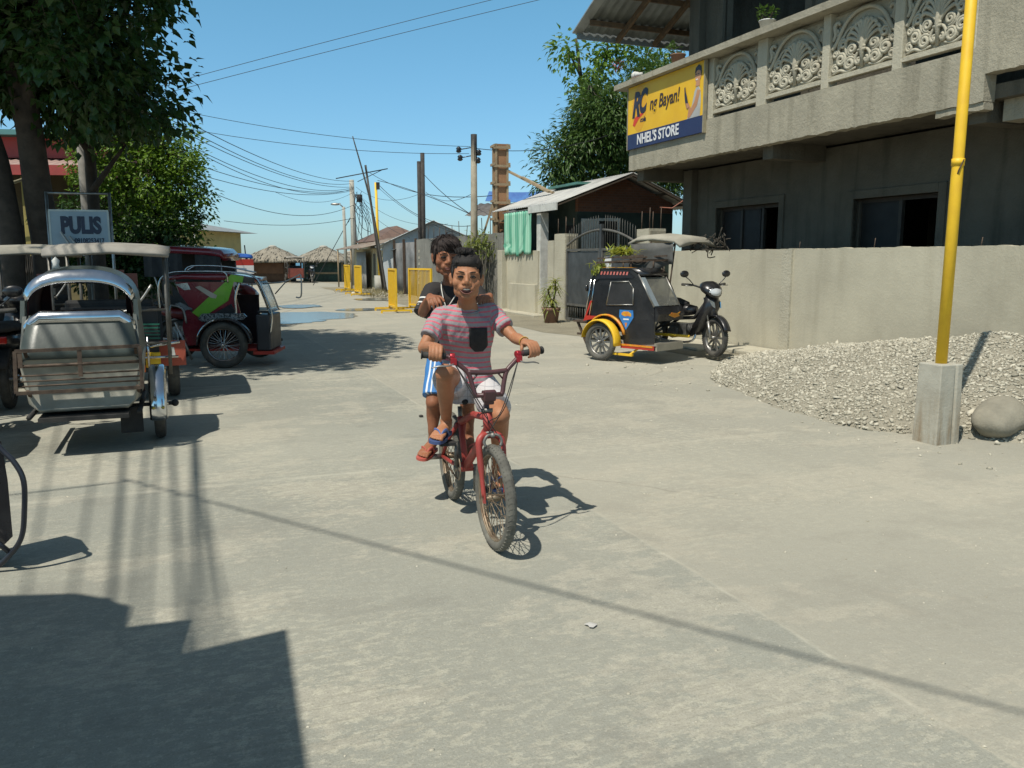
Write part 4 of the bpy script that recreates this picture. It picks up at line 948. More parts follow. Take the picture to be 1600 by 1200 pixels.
def wire(a, b2, sag, r, label=None, n=18):
    pts = [a.lerp(b2, i / n) - Vector((0, 0, sag * 4 * (i / n) * (1 - i / n))) for i in range(n + 1)]
    o = MB().tube(pts, r, 5, False).build('overhead_wire', WIRE, fixn=False); tag(o, label, 'wire', 'overhead wires strung between the poles')
P3 = V(553, 290, 47)
NP = Vector((-2.6, -2.5, 7.2))                           # pole out of the frame behind the camera on the left
# wires from the far concrete pole up to the left trees
for i, (px, py, Y, fx, fy, sg) in enumerate(((268, 168, 20, 553, 283, .5), (270, 178, 21, 548, 287, .6), (275, 192, 22, 553, 292, .55), (285, 212, 24, 553, 293, .75), (300, 222, 24, 553, 294, .85), (315, 246, 25, 553, 296, .5), (312, 262, 26, 550, 298, .5))):
    wire(V(px - 60, py - 24 if i < 5 else py - 8, Y - 2), V(fx, fy, 47), sg, .011, 'overhead wire sagging from the trees to the grey concrete pole, %s of the bundle' % ('topmost', 'second', 'third', 'fourth', 'fifth', 'sixth', 'lowest')[i])
wire(V(180, 150, 22), V(735, 229, 24.9), .25, .007, 'thin wire running to the upper insulator of the wooden power pole'); wire(V(150, 172, 22), V(733, 240, 24.9), .3, .007, 'thin wire running to the lower insulator of the wooden power pole')
wire(V(120, 170, 20), V(930, -40, 20), -.05, .0065, 'upper of two wires crossing the open sky toward the balcony roof'); wire(V(120, 182, 20), V(1010, -40, 20), -.05, .0065, 'lower of two wires crossing the open sky toward the balcony roof')
wire(V(575, 268, 47), V(775, 305, 27), .5, .013, 'wire from the cross arm toward the formwork column'); wire(V(590, 282, 37), V(742, 338, 24.9), -.1, .012, 'wire slanting down from the yellow post to the wooden pole')
wire(V(590, 287, 37), V(742, 352, 34), .6, .012, 'slack wire from the yellow post over the pale blue shed'); wire(V(662, 272, 34), V(740, 338, 24.9), .1, .012, 'wire with dark beads from the double pole to the wooden pole'); wire(V(745, 232, 24.9), V(980, 200, 27), .3, .01, 'thin wire from the wooden pole into the mango tree')
wire(V(330, 300, 30), V(553, 320, 47), .7, .012, 'faint low wire sagging over the huts'); wire(V(350, 345, 40), V(556, 340, 47), .3, .012, 'lowest faint wire above the thatched roofs')
for i, (a_, b_, sg) in enumerate((((430, 300, 38), (553, 300, 47), .5), ((556, 292, 47), (662, 300, 34), .5), ((590, 292, 37), (740, 372, 25.2), .3), ((556, 300, 47), (700, 350, 33), .6), ((665, 300, 34), (742, 300, 24.9), .3), ((553, 305, 47), (640, 372, 36), .3))):
    wire(V(*a_), V(*b_), sg, .008, 'hair-thin service wire ' + ('reaching from the far concrete pole toward the leafy tree', 'from the far concrete pole to the double pole', 'from yellow post to the block wall top', 'passing over the tin shed ridge', 'between the double pole and the wooden pole', 'falling from the concrete pole to the shack roof')[i])
gw = V(553, 330, 47); wire(gw, Vector((gw.x - 2.4, 47, 0)), -.02, .02, 'straight guy wire slanting from the grey concrete pole to the ground')
# wires overhead, on the near side, that throw the streaks and the long line across the road
SOF = Vector((SHX, SHY, 0)) / math.tan(SUN_EL)
for i, (xa, ya, xb, yb, h, r_) in enumerate(((205, 700, 190, 935, 6.4, .017), (240, 690, 222, 935, 6.8, .012), (258, 700, 245, 960, 6.0, .009), (278, 690, 300, 960, 6.6, .015), (312, 690, 322, 985, 6.2, .017), (318, 700, 350, 990, 6.9, .013), (325, 760, 380, 1000, 6.5, .009), (165, 700, 128, 930, 6.7, .009), (90, 730, 60, 900, 6.3, .008))):
    p, q = G(xa, ya), G(xb, yb); up = Vector((0, 0, h)) - SOF * h; d = (p - q).normalized()
    wire(q + up - d * 6, p + up + d * 13, .1, r_, 'one of the cables overhead that streaks the road with thin shadows', 8)
a = G(200, 750) - Vector((SHX, SHY, 0)) * (6 / math.tan(SUN_EL)) + Vector((0, 0, 6)); b2 = G(1600, 1110) - Vector((SHX, SHY, 0)) * (6 / math.tan(SUN_EL)) + Vector((0, 0, 6))
wire(a + (a - b2) * .02, b2 + (b2 - a) * .8, .03, .0115, 'cable crossing high over the road, its shadow a long line on the concrete', 10)
a2 = G(200, 752); a3 = G(0, 775)
OFF = Vector((SHX, SHY, 0)) * (5.4 / math.tan(SUN_EL)) - Vector((0, 0, 5.4))
wire(a2 - OFF, a3 - OFF + (a3 - a2) * 2, .02, .013, 'short cable joining the crossing one above the parked tricycles', 8)
# ------------------------------------------------------------------ wheels and motorcycles
def wheel(parent, c, ax, Rr, tr, rim_m, spokes=24, solid=False, hub_w=.05, name='wheel', bead=.022, tyre_m=None, rough=True):
    """rim, spokes and hub as one part with the tyre as its child; ax = axle direction"""
    c = Vector(c); x, y, z = frame_to(ax); m = MB()
    ri = Rr - tr * 1.75
    m.torus(c, ax, ri, bead * .7, 40, 6); m.torus(c + z * bead * .7, ax, ri - .004, bead * .35, 40, 5); m.torus(c - z * bead * .7, ax, ri - .004, bead * .35, 40, 5)
    m.cyl(c - z * hub_w, c + z * hub_w, .022 if spokes < 30 else .018, n=10); m.cyl(c - z * hub_w * 1.5, c + z * hub_w * 1.5, .009, n=6)
    if solid:
        for k in range(spokes):
            a = 2 * PI * k / spokes; d = x * math.cos(a) + y * math.sin(a); m.bar(c + d * .02, c + d * ri, .028, .018, z)
    else:
        for k in range(spokes):
            a = 2 * PI * k / spokes; s = 1 if k % 2 else -1; a2 = a + (.5 if (k // 2) % 2 else -.5)
            m.tube([c + z * s * hub_w * .75 + (x * math.cos(a2) + y * math.sin(a2)) * .024, c + (x * math.cos(a) + y * math.sin(a)) * ri], .0021 if Rr < .28 else .003, 4, False)
    w_ = m.build(name, rim_m, parent)
    t = MB(); t.torus(c, ax, Rr - tr, tr, 56, 10)
    n_ = 60
    for k in range(n_):
        a = 2 * PI * (k + .5) / n_; d = x * math.cos(a) + y * math.sin(a); tg = y * math.cos(a) - x * math.sin(a)
        for s in (-1, 1): t.bar(c + d * (Rr - tr * .12) + z * s * tr * .12 - tg * .004, c + d * (Rr - tr * .42) + z * s * tr * .78 + tg * .006, tr * .22, tr * .28, d)
    t.build('tyre', tyre_m or RUBBER, w_)
    return w_
GLASS_D = pm('smoked_plastic', (.03, .032, .034), (.05, .05, .052), 4, .12, coat=.5)
CLEARP = pm('headlamp_lens', (.55, .57, .58), (.4, .42, .43), 6, .08, coat=1)
def arch(c, ax_y, R_, a0, a1, w_, th, n=14):
    """mudguard: strip of width w_ round a wheel centre in the x-z plane, angles measured from +x up"""
    rings = []
    for i in range(n + 1):
        a = a0 + (a1 - a0) * i / n; d = Vector((math.cos(a), 0, math.sin(a))); ring = []
        for (yy, rr) in ((-w_ / 2, R_ - .025), (-w_ / 2 * .7, R_), (w_ / 2 * .7, R_), (w_ / 2, R_ - .025), (w_ / 2 * .68, R_ - th), (-w_ / 2 * .68, R_ - th)): ring.append(Vector(c) + d * rr + Vector((0, yy, 0)))
        rings.append(ring)
    return rings
def motorcycle(t, o, paint, steer=0.0, detail=True, cowl=True, mirrors=True):
    """underbone motorcycle; o = ground point under the rear axle in the thing's frame, x forward"""
    o = Vector(o); P = lambda x, y, z: o + Vector((x, y, z))
    wheel(t, P(0, 0, .285), (0, 1, 0), .285, .045, STEEL, 18, True, .06)
    st = Matrix.Rotation(steer, 3, 'Z'); hp = Vector((.98, 0, .85)); fa = Vector((.18, 0, -.565))      # head, fork vector to axle
    F = lambda v: o + hp + st @ Vector(v)
    wheel(t, F(fa), st @ Vector((0, 1, 0)), .285, .042, STEEL, 10, True, .05)
    m = MB()
    for s in (-1, 1): m.tube([F((.0, s * .075, .0)), F((.12, s * .075, -.36))], .016, 8); m.tube([F((.11, s * .075, -.34)), F((fa.x, s * .075, fa.z - .02))], .024, 8)
    m.build('fork', STEEL, t)
    m = MB(); rings = arch((0, 0, 0), 0, .33, R(20), R(150), .13, .012); m.loft([[F(fa + q) for q in r_] for r_ in rings]); m.tube([F((.03, 0, -.05)), F((.12, 0, -.26))], [.05, .065], 8, flat=1.3); m.build('front_mudguard', paint, t)
    # handlebar, grips, cowl with lamp
    m = MB(); m.tube([F(q) for q in cat_rom([(-.14, -.36, .19), (-.09, -.22, .18), (0, -.08, .13), (0, .08, .13), (-.09, .22, .18), (-.14, .36, .19)], 4)], .013, 8); hb = m.build('handlebar', BLACKM, t)
    for s in (-1, 1):
        MB().tube([F((-.105, s * .25, .182)), F((-.145, s * .375, .19))], .019, 8).build('grip', RUBBER, hb)
        MB().tube([F((-.05, s * .25, .17)), F((-.06, s * .37, .175))], .006, 5).build('lever', STEEL, hb)
    if mirrors:
        for s in (-1, 1):
            m = MB(); e = F((-.1, s * .36, .31)); m.tube(cat_rom([F((-.08, s * .22, .19)), F((-.07, s * .3, .26)), e], 4), .007, 6); d = st @ Vector((1, s * .1, 0)); m.ell(e + Vector((0, 0, .03)), (.022, .075, .05), 12, 8, st); m.build('mirror', BLACK, t)
    if cowl:
        m = MB(); m.loft([[F((cx, math.cos(a) * ry, cz + math.sin(a) * rz)) for a in [2 * PI * k / 14 for k in range(14)]] for cx, cz, ry, rz in ((-.12, .17, .05, .04), (-.06, .16, .13, .075), (.03, .14, .17, .10), (.11, .10, .15, .10), (.17, .07, .10, .075), (.195, .06, .03, .025))]); cw = m.build('headlamp_cowl', paint, t)
        m = MB(); m.loft([[F((cx, math.cos(a) * ry, cz + math.sin(a) * rz)) for a in [2 * PI * k / 14 for k in range(14)]] for cx, cz, ry, rz in ((.10, .105, .135, .085), (.165, .08, .105, .068), (.20, .07, .05, .035), (.208, .068, .01, .008))]); m.build('headlamp', CLEARP, cw)
        # leg shield
        m = MB(); m.loft([[P(x + .98, y, z + .85) for x, y, z in rg] for rg in ([(.04, -.14, .06), (.12, -.06, .05), (.14, 0, .05), (.12, .06, .05), (.04, .14, .06), (-.02, 0, .05)], [(.02, -.19, -.12), (.13, -.1, -.14), (.17, 0, -.15), (.13, .1, -.14), (.02, .19, -.12), (-.03, 0, -.12)], [(-.1, -.21, -.36), (.02, -.1, -.36), (.06, 0, -.36), (.02, .1, -.36), (-.1, .21, -.36), (-.12, 0, -.34)], [(-.22, -.17, -.55), (-.14, -.08, -.55), (-.12, 0, -.55), (-.14, .08, -.55), (-.22, .17, -.55), (-.24, 0, -.54)])]); ls = m.build('leg_shield', paint, t)
        m = MB()
        for s in (-1, 1): m.prism([(.07, -.02), (.14, -.06), (.155, -.15), (.10, -.10)], lambda x, z: P(x + .98, s * (.075 + (.14 - x) * .5), z + .85), lambda x, z: P(x + .99, s * (.085 + (.14 - x) * .55), z + .85))
        m.build('side_flash', CHROME, ls)
    # frame, tank, seat, engine, exhaust
    m = MB(); m.tube([P(.95, 0, .80), P(.75, 0, .55), P(.35, 0, .52), P(0, 0, .60)], .028, 8); m.tube([P(.4, .09, .5), P(0, .1, .285)], .02, 6); m.tube([P(.4, -.09, .5), P(0, -.1, .285)], .02, 6); m.build('frame', BLACKM, t)
    m = MB(); m.loft([[P(x, math.cos(a) * ry, z + math.sin(a) * rz) for a in [2 * PI * k / 12 for k in range(12)]] for x, z, ry, rz in ((.78, .66, .05, .06), (.62, .66, .11, .09), (.3, .64, .14, .10), (.0, .66, .13, .09), (-.28, .70, .07, .05))]); m.build('body_panel', paint, t)
    m = MB(); m.loft([[P(x, math.cos(a) * ry, z + max(-.035, math.sin(a) * rz)) for a in [2 * PI * k / 12 for k in range(12)]] for x, z, ry, rz in ((.62, .75, .06, .03), (.45, .775, .12, .06), (.1, .79, .135, .065), (-.25, .80, .11, .055), (-.33, .80, .05, .03))]); m.build('seat', BLACKM, t)
    m = MB(); m.box(P(.52, 0, .36), (.3, .2, .2)); m.cyl(P(.66, 0, .38), P(.84, 0, .42), .065, .06); 
    for k in range(5): m.cyl(P(.69 + k * .03, 0, .387 + k * .0066), P(.70 + k * .03, 0, .389 + k * .0066), .085)
    m.cyl(P(.45, -.13, .33), P(.45, .13, .33), .09); m.build('engine', pm('engine_alloy', (.16, .16, .155), (.06, .06, .058), 12, .55, metal=.6), t, bevel=.01)
    m = MB(); m.tube(cat_rom([P(.82, -.06, .38), P(.8, -.12, .22), P(.5, -.15, .19), P(.1, -.17, .24)], 4), .017, 8); m.tube([P(.1, -.17, .24), P(-.35, -.18, .34)], [.04, .05], 10); m.build('exhaust', CHROME, t)
    m = MB(); rings = arch(P(0, 0, .285), 0, .335, R(25), R(155), .13, .012, 10); m.loft(rings); m.build('rear_mudguard', BLACKM, t)
    m = MB(); m.box(P(-.36, 0, .70), (.06, .16, .07)); m.build('tail_lamp', pm('red_lens', (.5, .02, .012), None, 4, .15, coat=1), t, bevel=.012)
def tri(name, label, p, heading, group=None):
    return thing(name, label, 'tricycle', p, math.atan2(heading[1], heading[0]), group)

# ------------------------------------------------------------------ black sidecar tricycle by the gate (seen from its front right)
ha = R(44); T = tri('sidecar_tricycle', 'black sidecar tricycle with a yellow mudguard and plants on its roof rack by the gate', (1.28, 11.98, 0), (math.sin(ha), -math.cos(ha)))
FLAME = pm('flame_orange', (.62, .16, .02), (.60, .34, .03), 14, .4); REDT = pm('trim_red', (.45, .035, .02), (.36, .03, .02), 6, .4)
wheel(T, (0, 0, .275), (0, 1, 0), .275, .045, STEEL, 12, True, .06, tyre_m=pm('dusty_tyre', (.13, .125, .105), (.06, .058, .052), 5, .9, bmp=.3))
m = MB(); m.loft(arch((0, 0, .275), 0, .325, R(-8), R(172), .17, .014, 18)); m.build('wheel_mudguard', YELLOW, T)
m = MB(); m.loft(arch((0.02, .09, .30), 0, .37, R(15), R(150), .06, .02, 14)); m.build('arch_trim', FLAME, T)
# body shell: right side panel with its window opening, roof, front, back
SX = [(-.30, .36), (-.36, .60), (-.25, 1.18), (-.12, 1.30), (.46, 1.30), (.60, 1.22), (.86, .78), (.87, .30), (.35, .24), (.30, .42), (.18, .62), (.0, .68), (-.2, .6)]
def side(y0, y1, mat, nm, poly=SX): 
    m = MB(); m.prism(poly, lambda x, z: (x, y0, z), lambda x, z: (x, y1, z)); return m.build(nm, mat, T)
sd = side(.10, .125, BLACK, 'side_panel')
win = [(.02, .80), (.10, 1.13), (.42, 1.14), (.50, 1.05), (.50, .82)]
m = MB(); m.prism(win, lambda x, z: (x, .094, z), lambda x, z: (x, .0995, z)); m.build('side_window', GLASS_D, sd)
m = MB()
for i in range(5): a, b2 = win[i], win[(i + 1) % 5]; m.tube([(a[0], .092, a[1]), (b2[0], .092, b2[1])], .008, 5)
m.build('window_trim', STEEL, sd)
BLUES = pm('badge_blue', (.03, .15, .42), (.04, .2, .5), 9, .4)
m = MB(); m.prism([(.26, .74), (.50, .74), (.51, .64), (.38, .46), (.255, .64)], lambda x, z: (x, .096, z), lambda x, z: (x, .0995, z)); m.build('badge', BLUES, sd)
m = MB(); m.prism([(.30, .70), (.34, .72), (.42, .72), (.47, .69), (.47, .65), (.41, .66), (.36, .65), (.30, .67)], lambda x, z: (x, .0935, z), lambda x, z: (x, .096, z)); m.prism([(.36, .56), (.40, .56), (.385, .50), (.375, .50)], lambda x, z: (x, .0935, z), lambda x, z: (x, .096, z)); m.build('badge_mark', FLAME, sd)
m = MB(); m.span((.33, .0935, .60), (.43, .096, .62)); m.build('badge_mark', WHT, sd)
side(.70, .725, BLACK, 'far_side_panel', [(-.36, .36), (-.36, .60), (-.25, 1.18), (-.12, 1.30), (.46, 1.30), (.56, 1.22), (.0, .8), (.0, .36)])
m = MB(); m.loft([[(x, y, z) for y in (.11, .72)] + [(x, y, z + .03) for y in (.74, .09)] for x, z in ((-.30, 1.02), (-.25, 1.17), (-.12, 1.29), (.2, 1.30), (.46, 1.295), (.62, 1.22))]); rf = m.build('roof', BLACK, T)
m = MB(); m.prism([(-.24, 1.10), (-.13, 1.25), (.44, 1.25), (.52, 1.19), (.44, 1.19), (-.12, 1.17)], lambda x, z: (x, .086, z), lambda x, z: (x, .089, z)); m.build('roof_band', pm('dark_band', (.02, .02, .025), None, 4, .3), rf)
m = MB(); m.span((-.1, .14, 1.331), (.44, .2, 1.336)); m.span((-.1, .22, 1.331), (.42, .26, 1.336)); m.build('roof_stripe', FLAME, rf)
m = MB()
for k in range(9): m.prism([(-.08 + k * .058, 1.275), (-.05 + k * .058, 1.275), (-.065 + k * .058, 1.23), (-.095 + k * .058, 1.23)], lambda x, z: (x, .083, z), lambda x, z: (x, .086, z))
m.build('roof_lettering', pm('pink_letter', (.5, .16, .14), (.45, .1, .08), 5, .5), rf)
for y in (.1, .7):
    m = MB(); m.tube([(.58, y, 1.24), (.86, y, .80)], .014, 6); m.build('windshield_post', STEEL, T)
m = MB(); m.prism([(.60, 1.19), (.85, .80)], lambda x, z: (x, .14, z), lambda x, z: (x, .70, z)) if False else m.add([(.60, .12, 1.20), (.60, .70, 1.20), (.85, .70, .81), (.85, .12, .81), (.594, .12, 1.196), (.594, .70, 1.196), (.844, .70, .806), (.844, .12, .806)], [(0, 1, 2, 3), (7, 6, 5, 4), (0, 4, 5, 1), (1, 5, 6, 2), (2, 6, 7, 3), (3, 7, 4, 0)]); m.build('windshield', pm('dusty_glass', (.45, .45, .40), (.30, .30, .27), 3, .15, trans=.75), T)
m = MB(); m.add([(.622, .105, 1.20), (.622, .20, 1.20), (.87, .20, .815), (.87, .105, .815), (.61, .105, 1.19), (.61, .20, 1.19), (.858, .20, .805), (.858, .105, .805)], [(0, 1, 2, 3), (7, 6, 5, 4), (0, 4, 5, 1), (1, 5, 6, 2), (2, 6, 7, 3), (3, 7, 4, 0)]); m.build('mirror_strip', pm('bright_plate', (.55, .64, .70), (.45, .54, .6), 3, .12, metal=.6), T)
m = MB(); m.prism([(.82, .78), (.88, .80), (.93, .70), (.90, .60), (.84, .60)], lambda x, z: (x, .11, z), lambda x, z: (x, .72, z)); m.build('dash_panel', BLACK, T)
m = MB(); m.prism([(.35, .68), (.42, .715), (.55, .70), (.62, .72), (.58, .68), (.62, .66), (.5, .64), (.42, .66)], lambda y, z: (.925 - abs(z - .70) * .2, y, z), lambda y, z: (.935 - abs(z - .70) * .2, y, z)); m.build('flame_decal', FLAME, T)
m = MB(); m.span((-.3, .11, .26), (.9, .74, .30)); m.build('floor', pm('floor_board', (.30, .28, .23), (.22, .2, .16), 4, .85), T)
m = MB(); m.span((.30, .085, .20), (.88, .10, .26)); m.build('sill_trim', REDT, T)
m = MB(); m.span((.30, .08, .235), (.86, .086, .262)); m.build('sill_stripe', FLAME, T)
m = MB(); m.span((.88, .12, .19), (.91, .74, .29)); m.build('front_sill', pm('tan_board', (.34, .31, .24), (.26, .24, .19), 4, .8), T)
m = MB(); m.span((.1, .02, .10), (.55, .06, .13)); m.tube([(0, .0, .275), (0, .75, .275)], .018, 8); m.tube([(.5, .04, .12), (.55, .3, .25)], .015, 6); m.tube([(-.2, .9, .35), (.9, .9, .35)], .022, 6); m.build('chassis', YELLOW, T)
m = MB()
for a, b2 in (((-.38, .09, .60), (-.27, .09, 1.16)), ((-.30, .09, .60), (-.20, .09, 1.16))): m.tube([a, b2], .012, 6)
m.build('rear_post', CHROME, T)
m = MB(); m.prism([(-.40, .55), (-.16, .60), (-.16, .63), (-.34, .63), (-.24, .85), (-.27, .85)], lambda x, z: (x, .075, z), lambda x, z: (x, .09, z)); m.build('rear_trim', REDT, T)
m = MB(); m.span((-.36, .13, .36), (-.33, .72, 1.0)); m.build('back_panel', BLACK, T)
m = MB(); m.box((.0, .42, .58), (.36, .52, .12)); m.box((-.25, .42, .82), (.1, .52, .46)); m.build('bench_seat', pm('brown_vinyl', (.08, .045, .03), (.05, .03, .022), 5, .6), T, bevel=.03)
m = MB()
for z, yy in ((.52, .2), (.34, .2)): m.bar((-.62, yy, z), (-.35, yy, z), .03, .03)
m.bar((-.62, .2, .52), (-.44, .2, .2), .03, .03); m.span((-.66, .14, .52), (-.38, .7, .545)); m.build('rear_step', RUSTY, T)
# roof rack with a plant load
m = MB()
for y in (.14, .42, .7): m.bar((-.2, y, 1.40), (.62, y, 1.44), .02, .025)
for x in (-.2, .2, .62): m.bar((x, .12, 1.40 + (x + .2) * .05), (x, .72, 1.40 + (x + .2) * .05), .025, .02)
for x in (-.15, .4):
    for y in (.16, .68): m.tube([(x, y, 1.3), (x, y, 1.42)], .012, 5)
for y in (.14, .7): m.bar((-.2, y, 1.46), (.62, y, 1.50), .015, .02)
m.build('roof_rack', RUSTY, T)
m = MB(); m.ell((-.36, .1, 1.03), (.02, .035, .05), 10, 8); m.tube([(-.3, .12, 1.0), (-.36, .11, 1.03)], .008, 5); m.build('side_mirror', BLACK, T)
load = thing('plant_cuttings', 'yellow green plant cuttings lying on the roof rack of the black tricycle', 'plant', T.location, T.rotation_euler.z)
lf = MB()
for i in range(240):
    p = Vector((rnd.gauss(.08, .09), rnd.gauss(.36, .09), 1.50 + rnd.random() * .08)); d = rvec(); d.z = abs(d.z) * .9; leaf(lf, p, d, Vector((0, 0, 1)), rnd.uniform(.08, .16), .03, .2, .4)
for i in range(110):
    p = Vector((rnd.gauss(-.2, .04), rnd.gauss(.2, .09), 1.40 - rnd.random() * .12)); d = rvec(); d.z -= .5; leaf(lf, p, d, Vector((0, 0, 1)), rnd.uniform(.08, .15), .03, .2, .4)
lf.build('foliage', foliage_mat('leaf_lime', (.32, .34, .06), (.18, .25, .05)), load, fixn=False)
# canopy over the driver
CANV = pm('dusty_canvas', (.33, .31, .25), (.24, .225, .185), 3, .85, bmp=.3)
m = MB(); m.loft([[(x, y, z + b_) for y, b_ in ((.72, -.02), (.85, .03), (1.15, .05), (1.5, .03), (1.66, -.03), (1.66, -.06), (1.2, .02), (.72, -.06))] for x, z in ((-.10, 1.71), (.05, 1.77), (.35, 1.78), (.72, 1.74), (.82, 1.67))]); cn = m.build('canopy', CANV, T)
m = MB(); m.sheet(lambda u, v: (-.06 + .76 * u, .72 + .03 * math.sin(u * 9), 1.68 - v * (.42 + .12 * math.sin(u * 5))), 12, 4, .006, True); m.build('canopy_curtain', pm('grey_mesh', (.10, .10, .095), (.06, .06, .055), 5, .7), cn)
m = MB()
for a, b2 in (((-.06, .76, 1.68), (-.2, .8, .5)), ((.70, .78, 1.68), (.55, .8, .6)), ((-.06, 1.6, 1.65), (-.2, 1.45, .6)), ((.3, .74, 1.70), (.7, .76, 1.0)), ((.70, .78, 1.68), (.2, .78, 1.1))): m.tube([a, b2], .013, 6)
m.build('canopy_post', RUSTY, T)
m = MB()
for k in range(26):
    a = Vector((rnd.uniform(.45, .95), rnd.uniform(1.35, 1.9), rnd.uniform(1.6, 1.8))); m.tube(cat_rom([a, a + rvec() * .15, a + rvec() * .22], 3), .008, 4)
m.span((.5, 1.3, 1.58), (.9, 1.85, 1.60)); m.build('twig_bundle', pm('dry_twig', (.07, .06, .045), (.04, .035, .028), 9, .95), T)
motorcycle(T, (.02, 1.22, .05), BLACK, R(-22))

# ------------------------------------------------------------------ maroon sidecar tricycle, broadside in the shade on the left
hb_ = R(4); T = tri('sidecar_tricycle', 'maroon sidecar tricycle with a lime green stripe, broadside under the tree', (-3.86, 11.1, 0), (math.cos(hb_), math.sin(hb_)))
MAROON = pm('maroon_paint', (.17, .014, .022), (.12, .012, .018), 3, .25, coat=.6); LIME = pm('lime_paint', (.16, .38, .025), (.12, .30, .025), 4, .3, coat=.4); SCUFF = pm('chrome_stud', (.5, .5, .5), (.12, .12, .12), 38, .3, metal=.9, lo=.48, hi=.52)
wheel(T, (0, 0, .315), (0, 1, 0), .315, .055, CHROME, 36, False, .06)
m = MB(); m.loft(arch((0.02, 0, .315), 0, .365, R(5), R(180), .17, .014, 18)); m.build('wheel_mudguard', BLACK, T)
m = MB(); m.loft(arch((0.02, -.003, .315), 0, .372, R(108), R(165), .18, .014, 8)); m.build('chrome_trim', CHROME, T)
def side3(poly, y0, y1, mat, nm, par=None): m = MB(); m.prism(poly, lambda x, z: (x, y0, z), lambda x, z: (x, y1, z)); return m.build(nm, mat, par or T)
sd = side3([(-.52, .30), (-.34, .30), (-.36, .48), (-.2, .66), (.1, .70), (.22, .70), (.12, 1.15), (-.62, 1.15), (-.5, .78), (-.56, .55)], .10, .125, MAROON, 'side_panel')
side3([(-.52, 1.15), (-.75, 1.15), (-.72, 1.0), (-.45, .82), (-.40, .62), (-.5, .3), (-.56, .3), (-.52, .62), (-.55, .78), (-.8, .95), (-.8, 1.2)], .11, .12, BLACK, 'rear_panel')
side3([(-.42, .745), (-.31, .66), (.06, .90), (.15, 1.155), (.04, 1.155)], .093, .0995, LIME, 'lime_stripe', sd)
side3([(-.30, .64), (-.22, .60), (.16, .72), (.10, .86)], .094, .0995, BLACK, 'black_stripe', sd)
side3([(-.66, 1.12), (-.38, .72), (-.46, .78), (-.66, .98)], .094, .0995, BLACK, 'black_stripe', sd)
side3([(-.62, 1.12), (-.46, 1.14), (-.42, 1.05), (-.5, 1.04)], .091, .0965, pm('mirror_plate', (.6, .66, .7), None, 3, .1, metal=.8), 'mirror_sticker', sd)
side3([(-.36, 1.08), (-.3, 1.1), (-.08, .97), (-.1, .93), (-.16, .94)], .088, .0925, pm('cream_vinyl', (.4, .36, .3), None, 3, .4), 'cream_sticker', sd)
side3([(-.64, .86), (-.56, .88), (-.40, .79), (-.52, .77)], .088, .0925, pm('mirror_plate', (.6, .66, .7)), 'mirror_sticker', sd)
m = MB(); m.loft([[(x, y, z) for y in (.10, .85)] + [(x, y, z + .09 - abs(x) * .05) for y in (.83, .11)] for x, z in ((-.78, 1.17), (-.5, 1.19), (0, 1.17), (.32, 1.13), (.42, 1.13))]); rf = m.build('roof', MAROON, T)
side3([(.02, 1.165), (.26, 1.14), (.28, 1.22), (.12, 1.25)], .093, .0995, LIME, 'lime_stripe', rf); side3([(.26, 1.135), (.42, 1.135), (.42, 1.195), (.28, 1.215)], .091, .0995, BLACK, 'black_stripe', rf)
m = MB(); m.tube(cat_rom([(-.82, .08, .62), (-.83, .08, 1.1), (-.7, .08, 1.26), (-.4, .08, 1.29), (.1, .08, 1.28), (.42, .08, 1.22), (.55, .08, .98), (.63, .08, .72), (.60, .08, .45)], 5), .013, 7); m.tube(cat_rom([(.02, .08, 1.28), (.06, .07, 1.25), (.07, .09, 1.14)], 4), .012, 6); m.tube(cat_rom([(-.55, .3, 1.28), (-.45, .3, 1.36), (0, .3, 1.35), (.4, .3, 1.27)], 4), .012, 6); m.tube(cat_rom([(-.6, .6, 1.3), (-.4, .6, 1.37), (.2, .6, 1.31)], 4), .012, 6); m.build('tube_frame', CHROME, T)
m = MB(); m.tube(cat_rom([(.22, .09, 1.14), (.16, .09, .95), (.16, .09, .75), (.15, .09, .64)], 5), .015, 7); m.build('door_rail', CHROME, T)
m = MB(); m.tube(cat_rom([(-.78, .09, .85), (-.55, .09, .8), (-.5, .09, .6)], 4), .012, 6); m.tube([(-.62, .02, .62), (-.42, -.02, .12)], .017, 6); m.tube([(-.60, .03, .6), (-.6, .02, .2)], .01, 6); m.build('rear_rail', STEEL, T)
side3([(-.34, .66), (-.28, .73), (.26, .73), (.3, .69), (.26, .65), (-.28, .62)], .05, .1, SCUFF, 'studded_trim')
m = MB(); m.span((.41, .10, .22), (.60, .8, .71)); m.build('splash_guard', pm('black_plastic', (.02, .021, .024), (.03, .03, .034), 4, .45), T, bevel=.02)
m = MB(); m.tube([(.46, .14, .71), (.44, .14, .745), (.57, .14, .745), (.585, .14, .70)], .02, 6); m.build('guard_rail', BLACKM, T)
m = MB(); m.sheet(lambda u, v: (.42 + .16 * v ** .8, .12 + .7 * u, 1.15 - .42 * v), 6, 6, .005, True); m.build('wind_screen', pm('clear_acrylic', (.8, .82, .8), None, 3, .02, trans=.97, spec=.2), T)
m = MB(); m.span((.36, .09, .17), (.64, .84, .215)); m.span((-.5, .12, .22), (.4, .8, .25)); m.build('floor', REDT, T)
m = MB(); m.prism([(-.55, .25), (-.50, .25), (-.48, 1.15), (-.56, 1.15)], lambda x, z: (x, .13, z), lambda x, z: (x, .82, z)); m.span((-.48, .14, .52), (-.1, .8, .62)); m.span((-.5, .82, .25), (.3, .84, .95)); m.build('cabin_lining', pm('dark_lining', (.03, .012, .014), (.02, .012, .012), 4, .8), T)
m = MB(); m.tube([(0, 0, .315), (0, .9, .315)], .02, 6); m.tube([(-.5, .86, .3), (.6, .86, .3)], .022, 6); m.build('chassis', BLACKM, T)
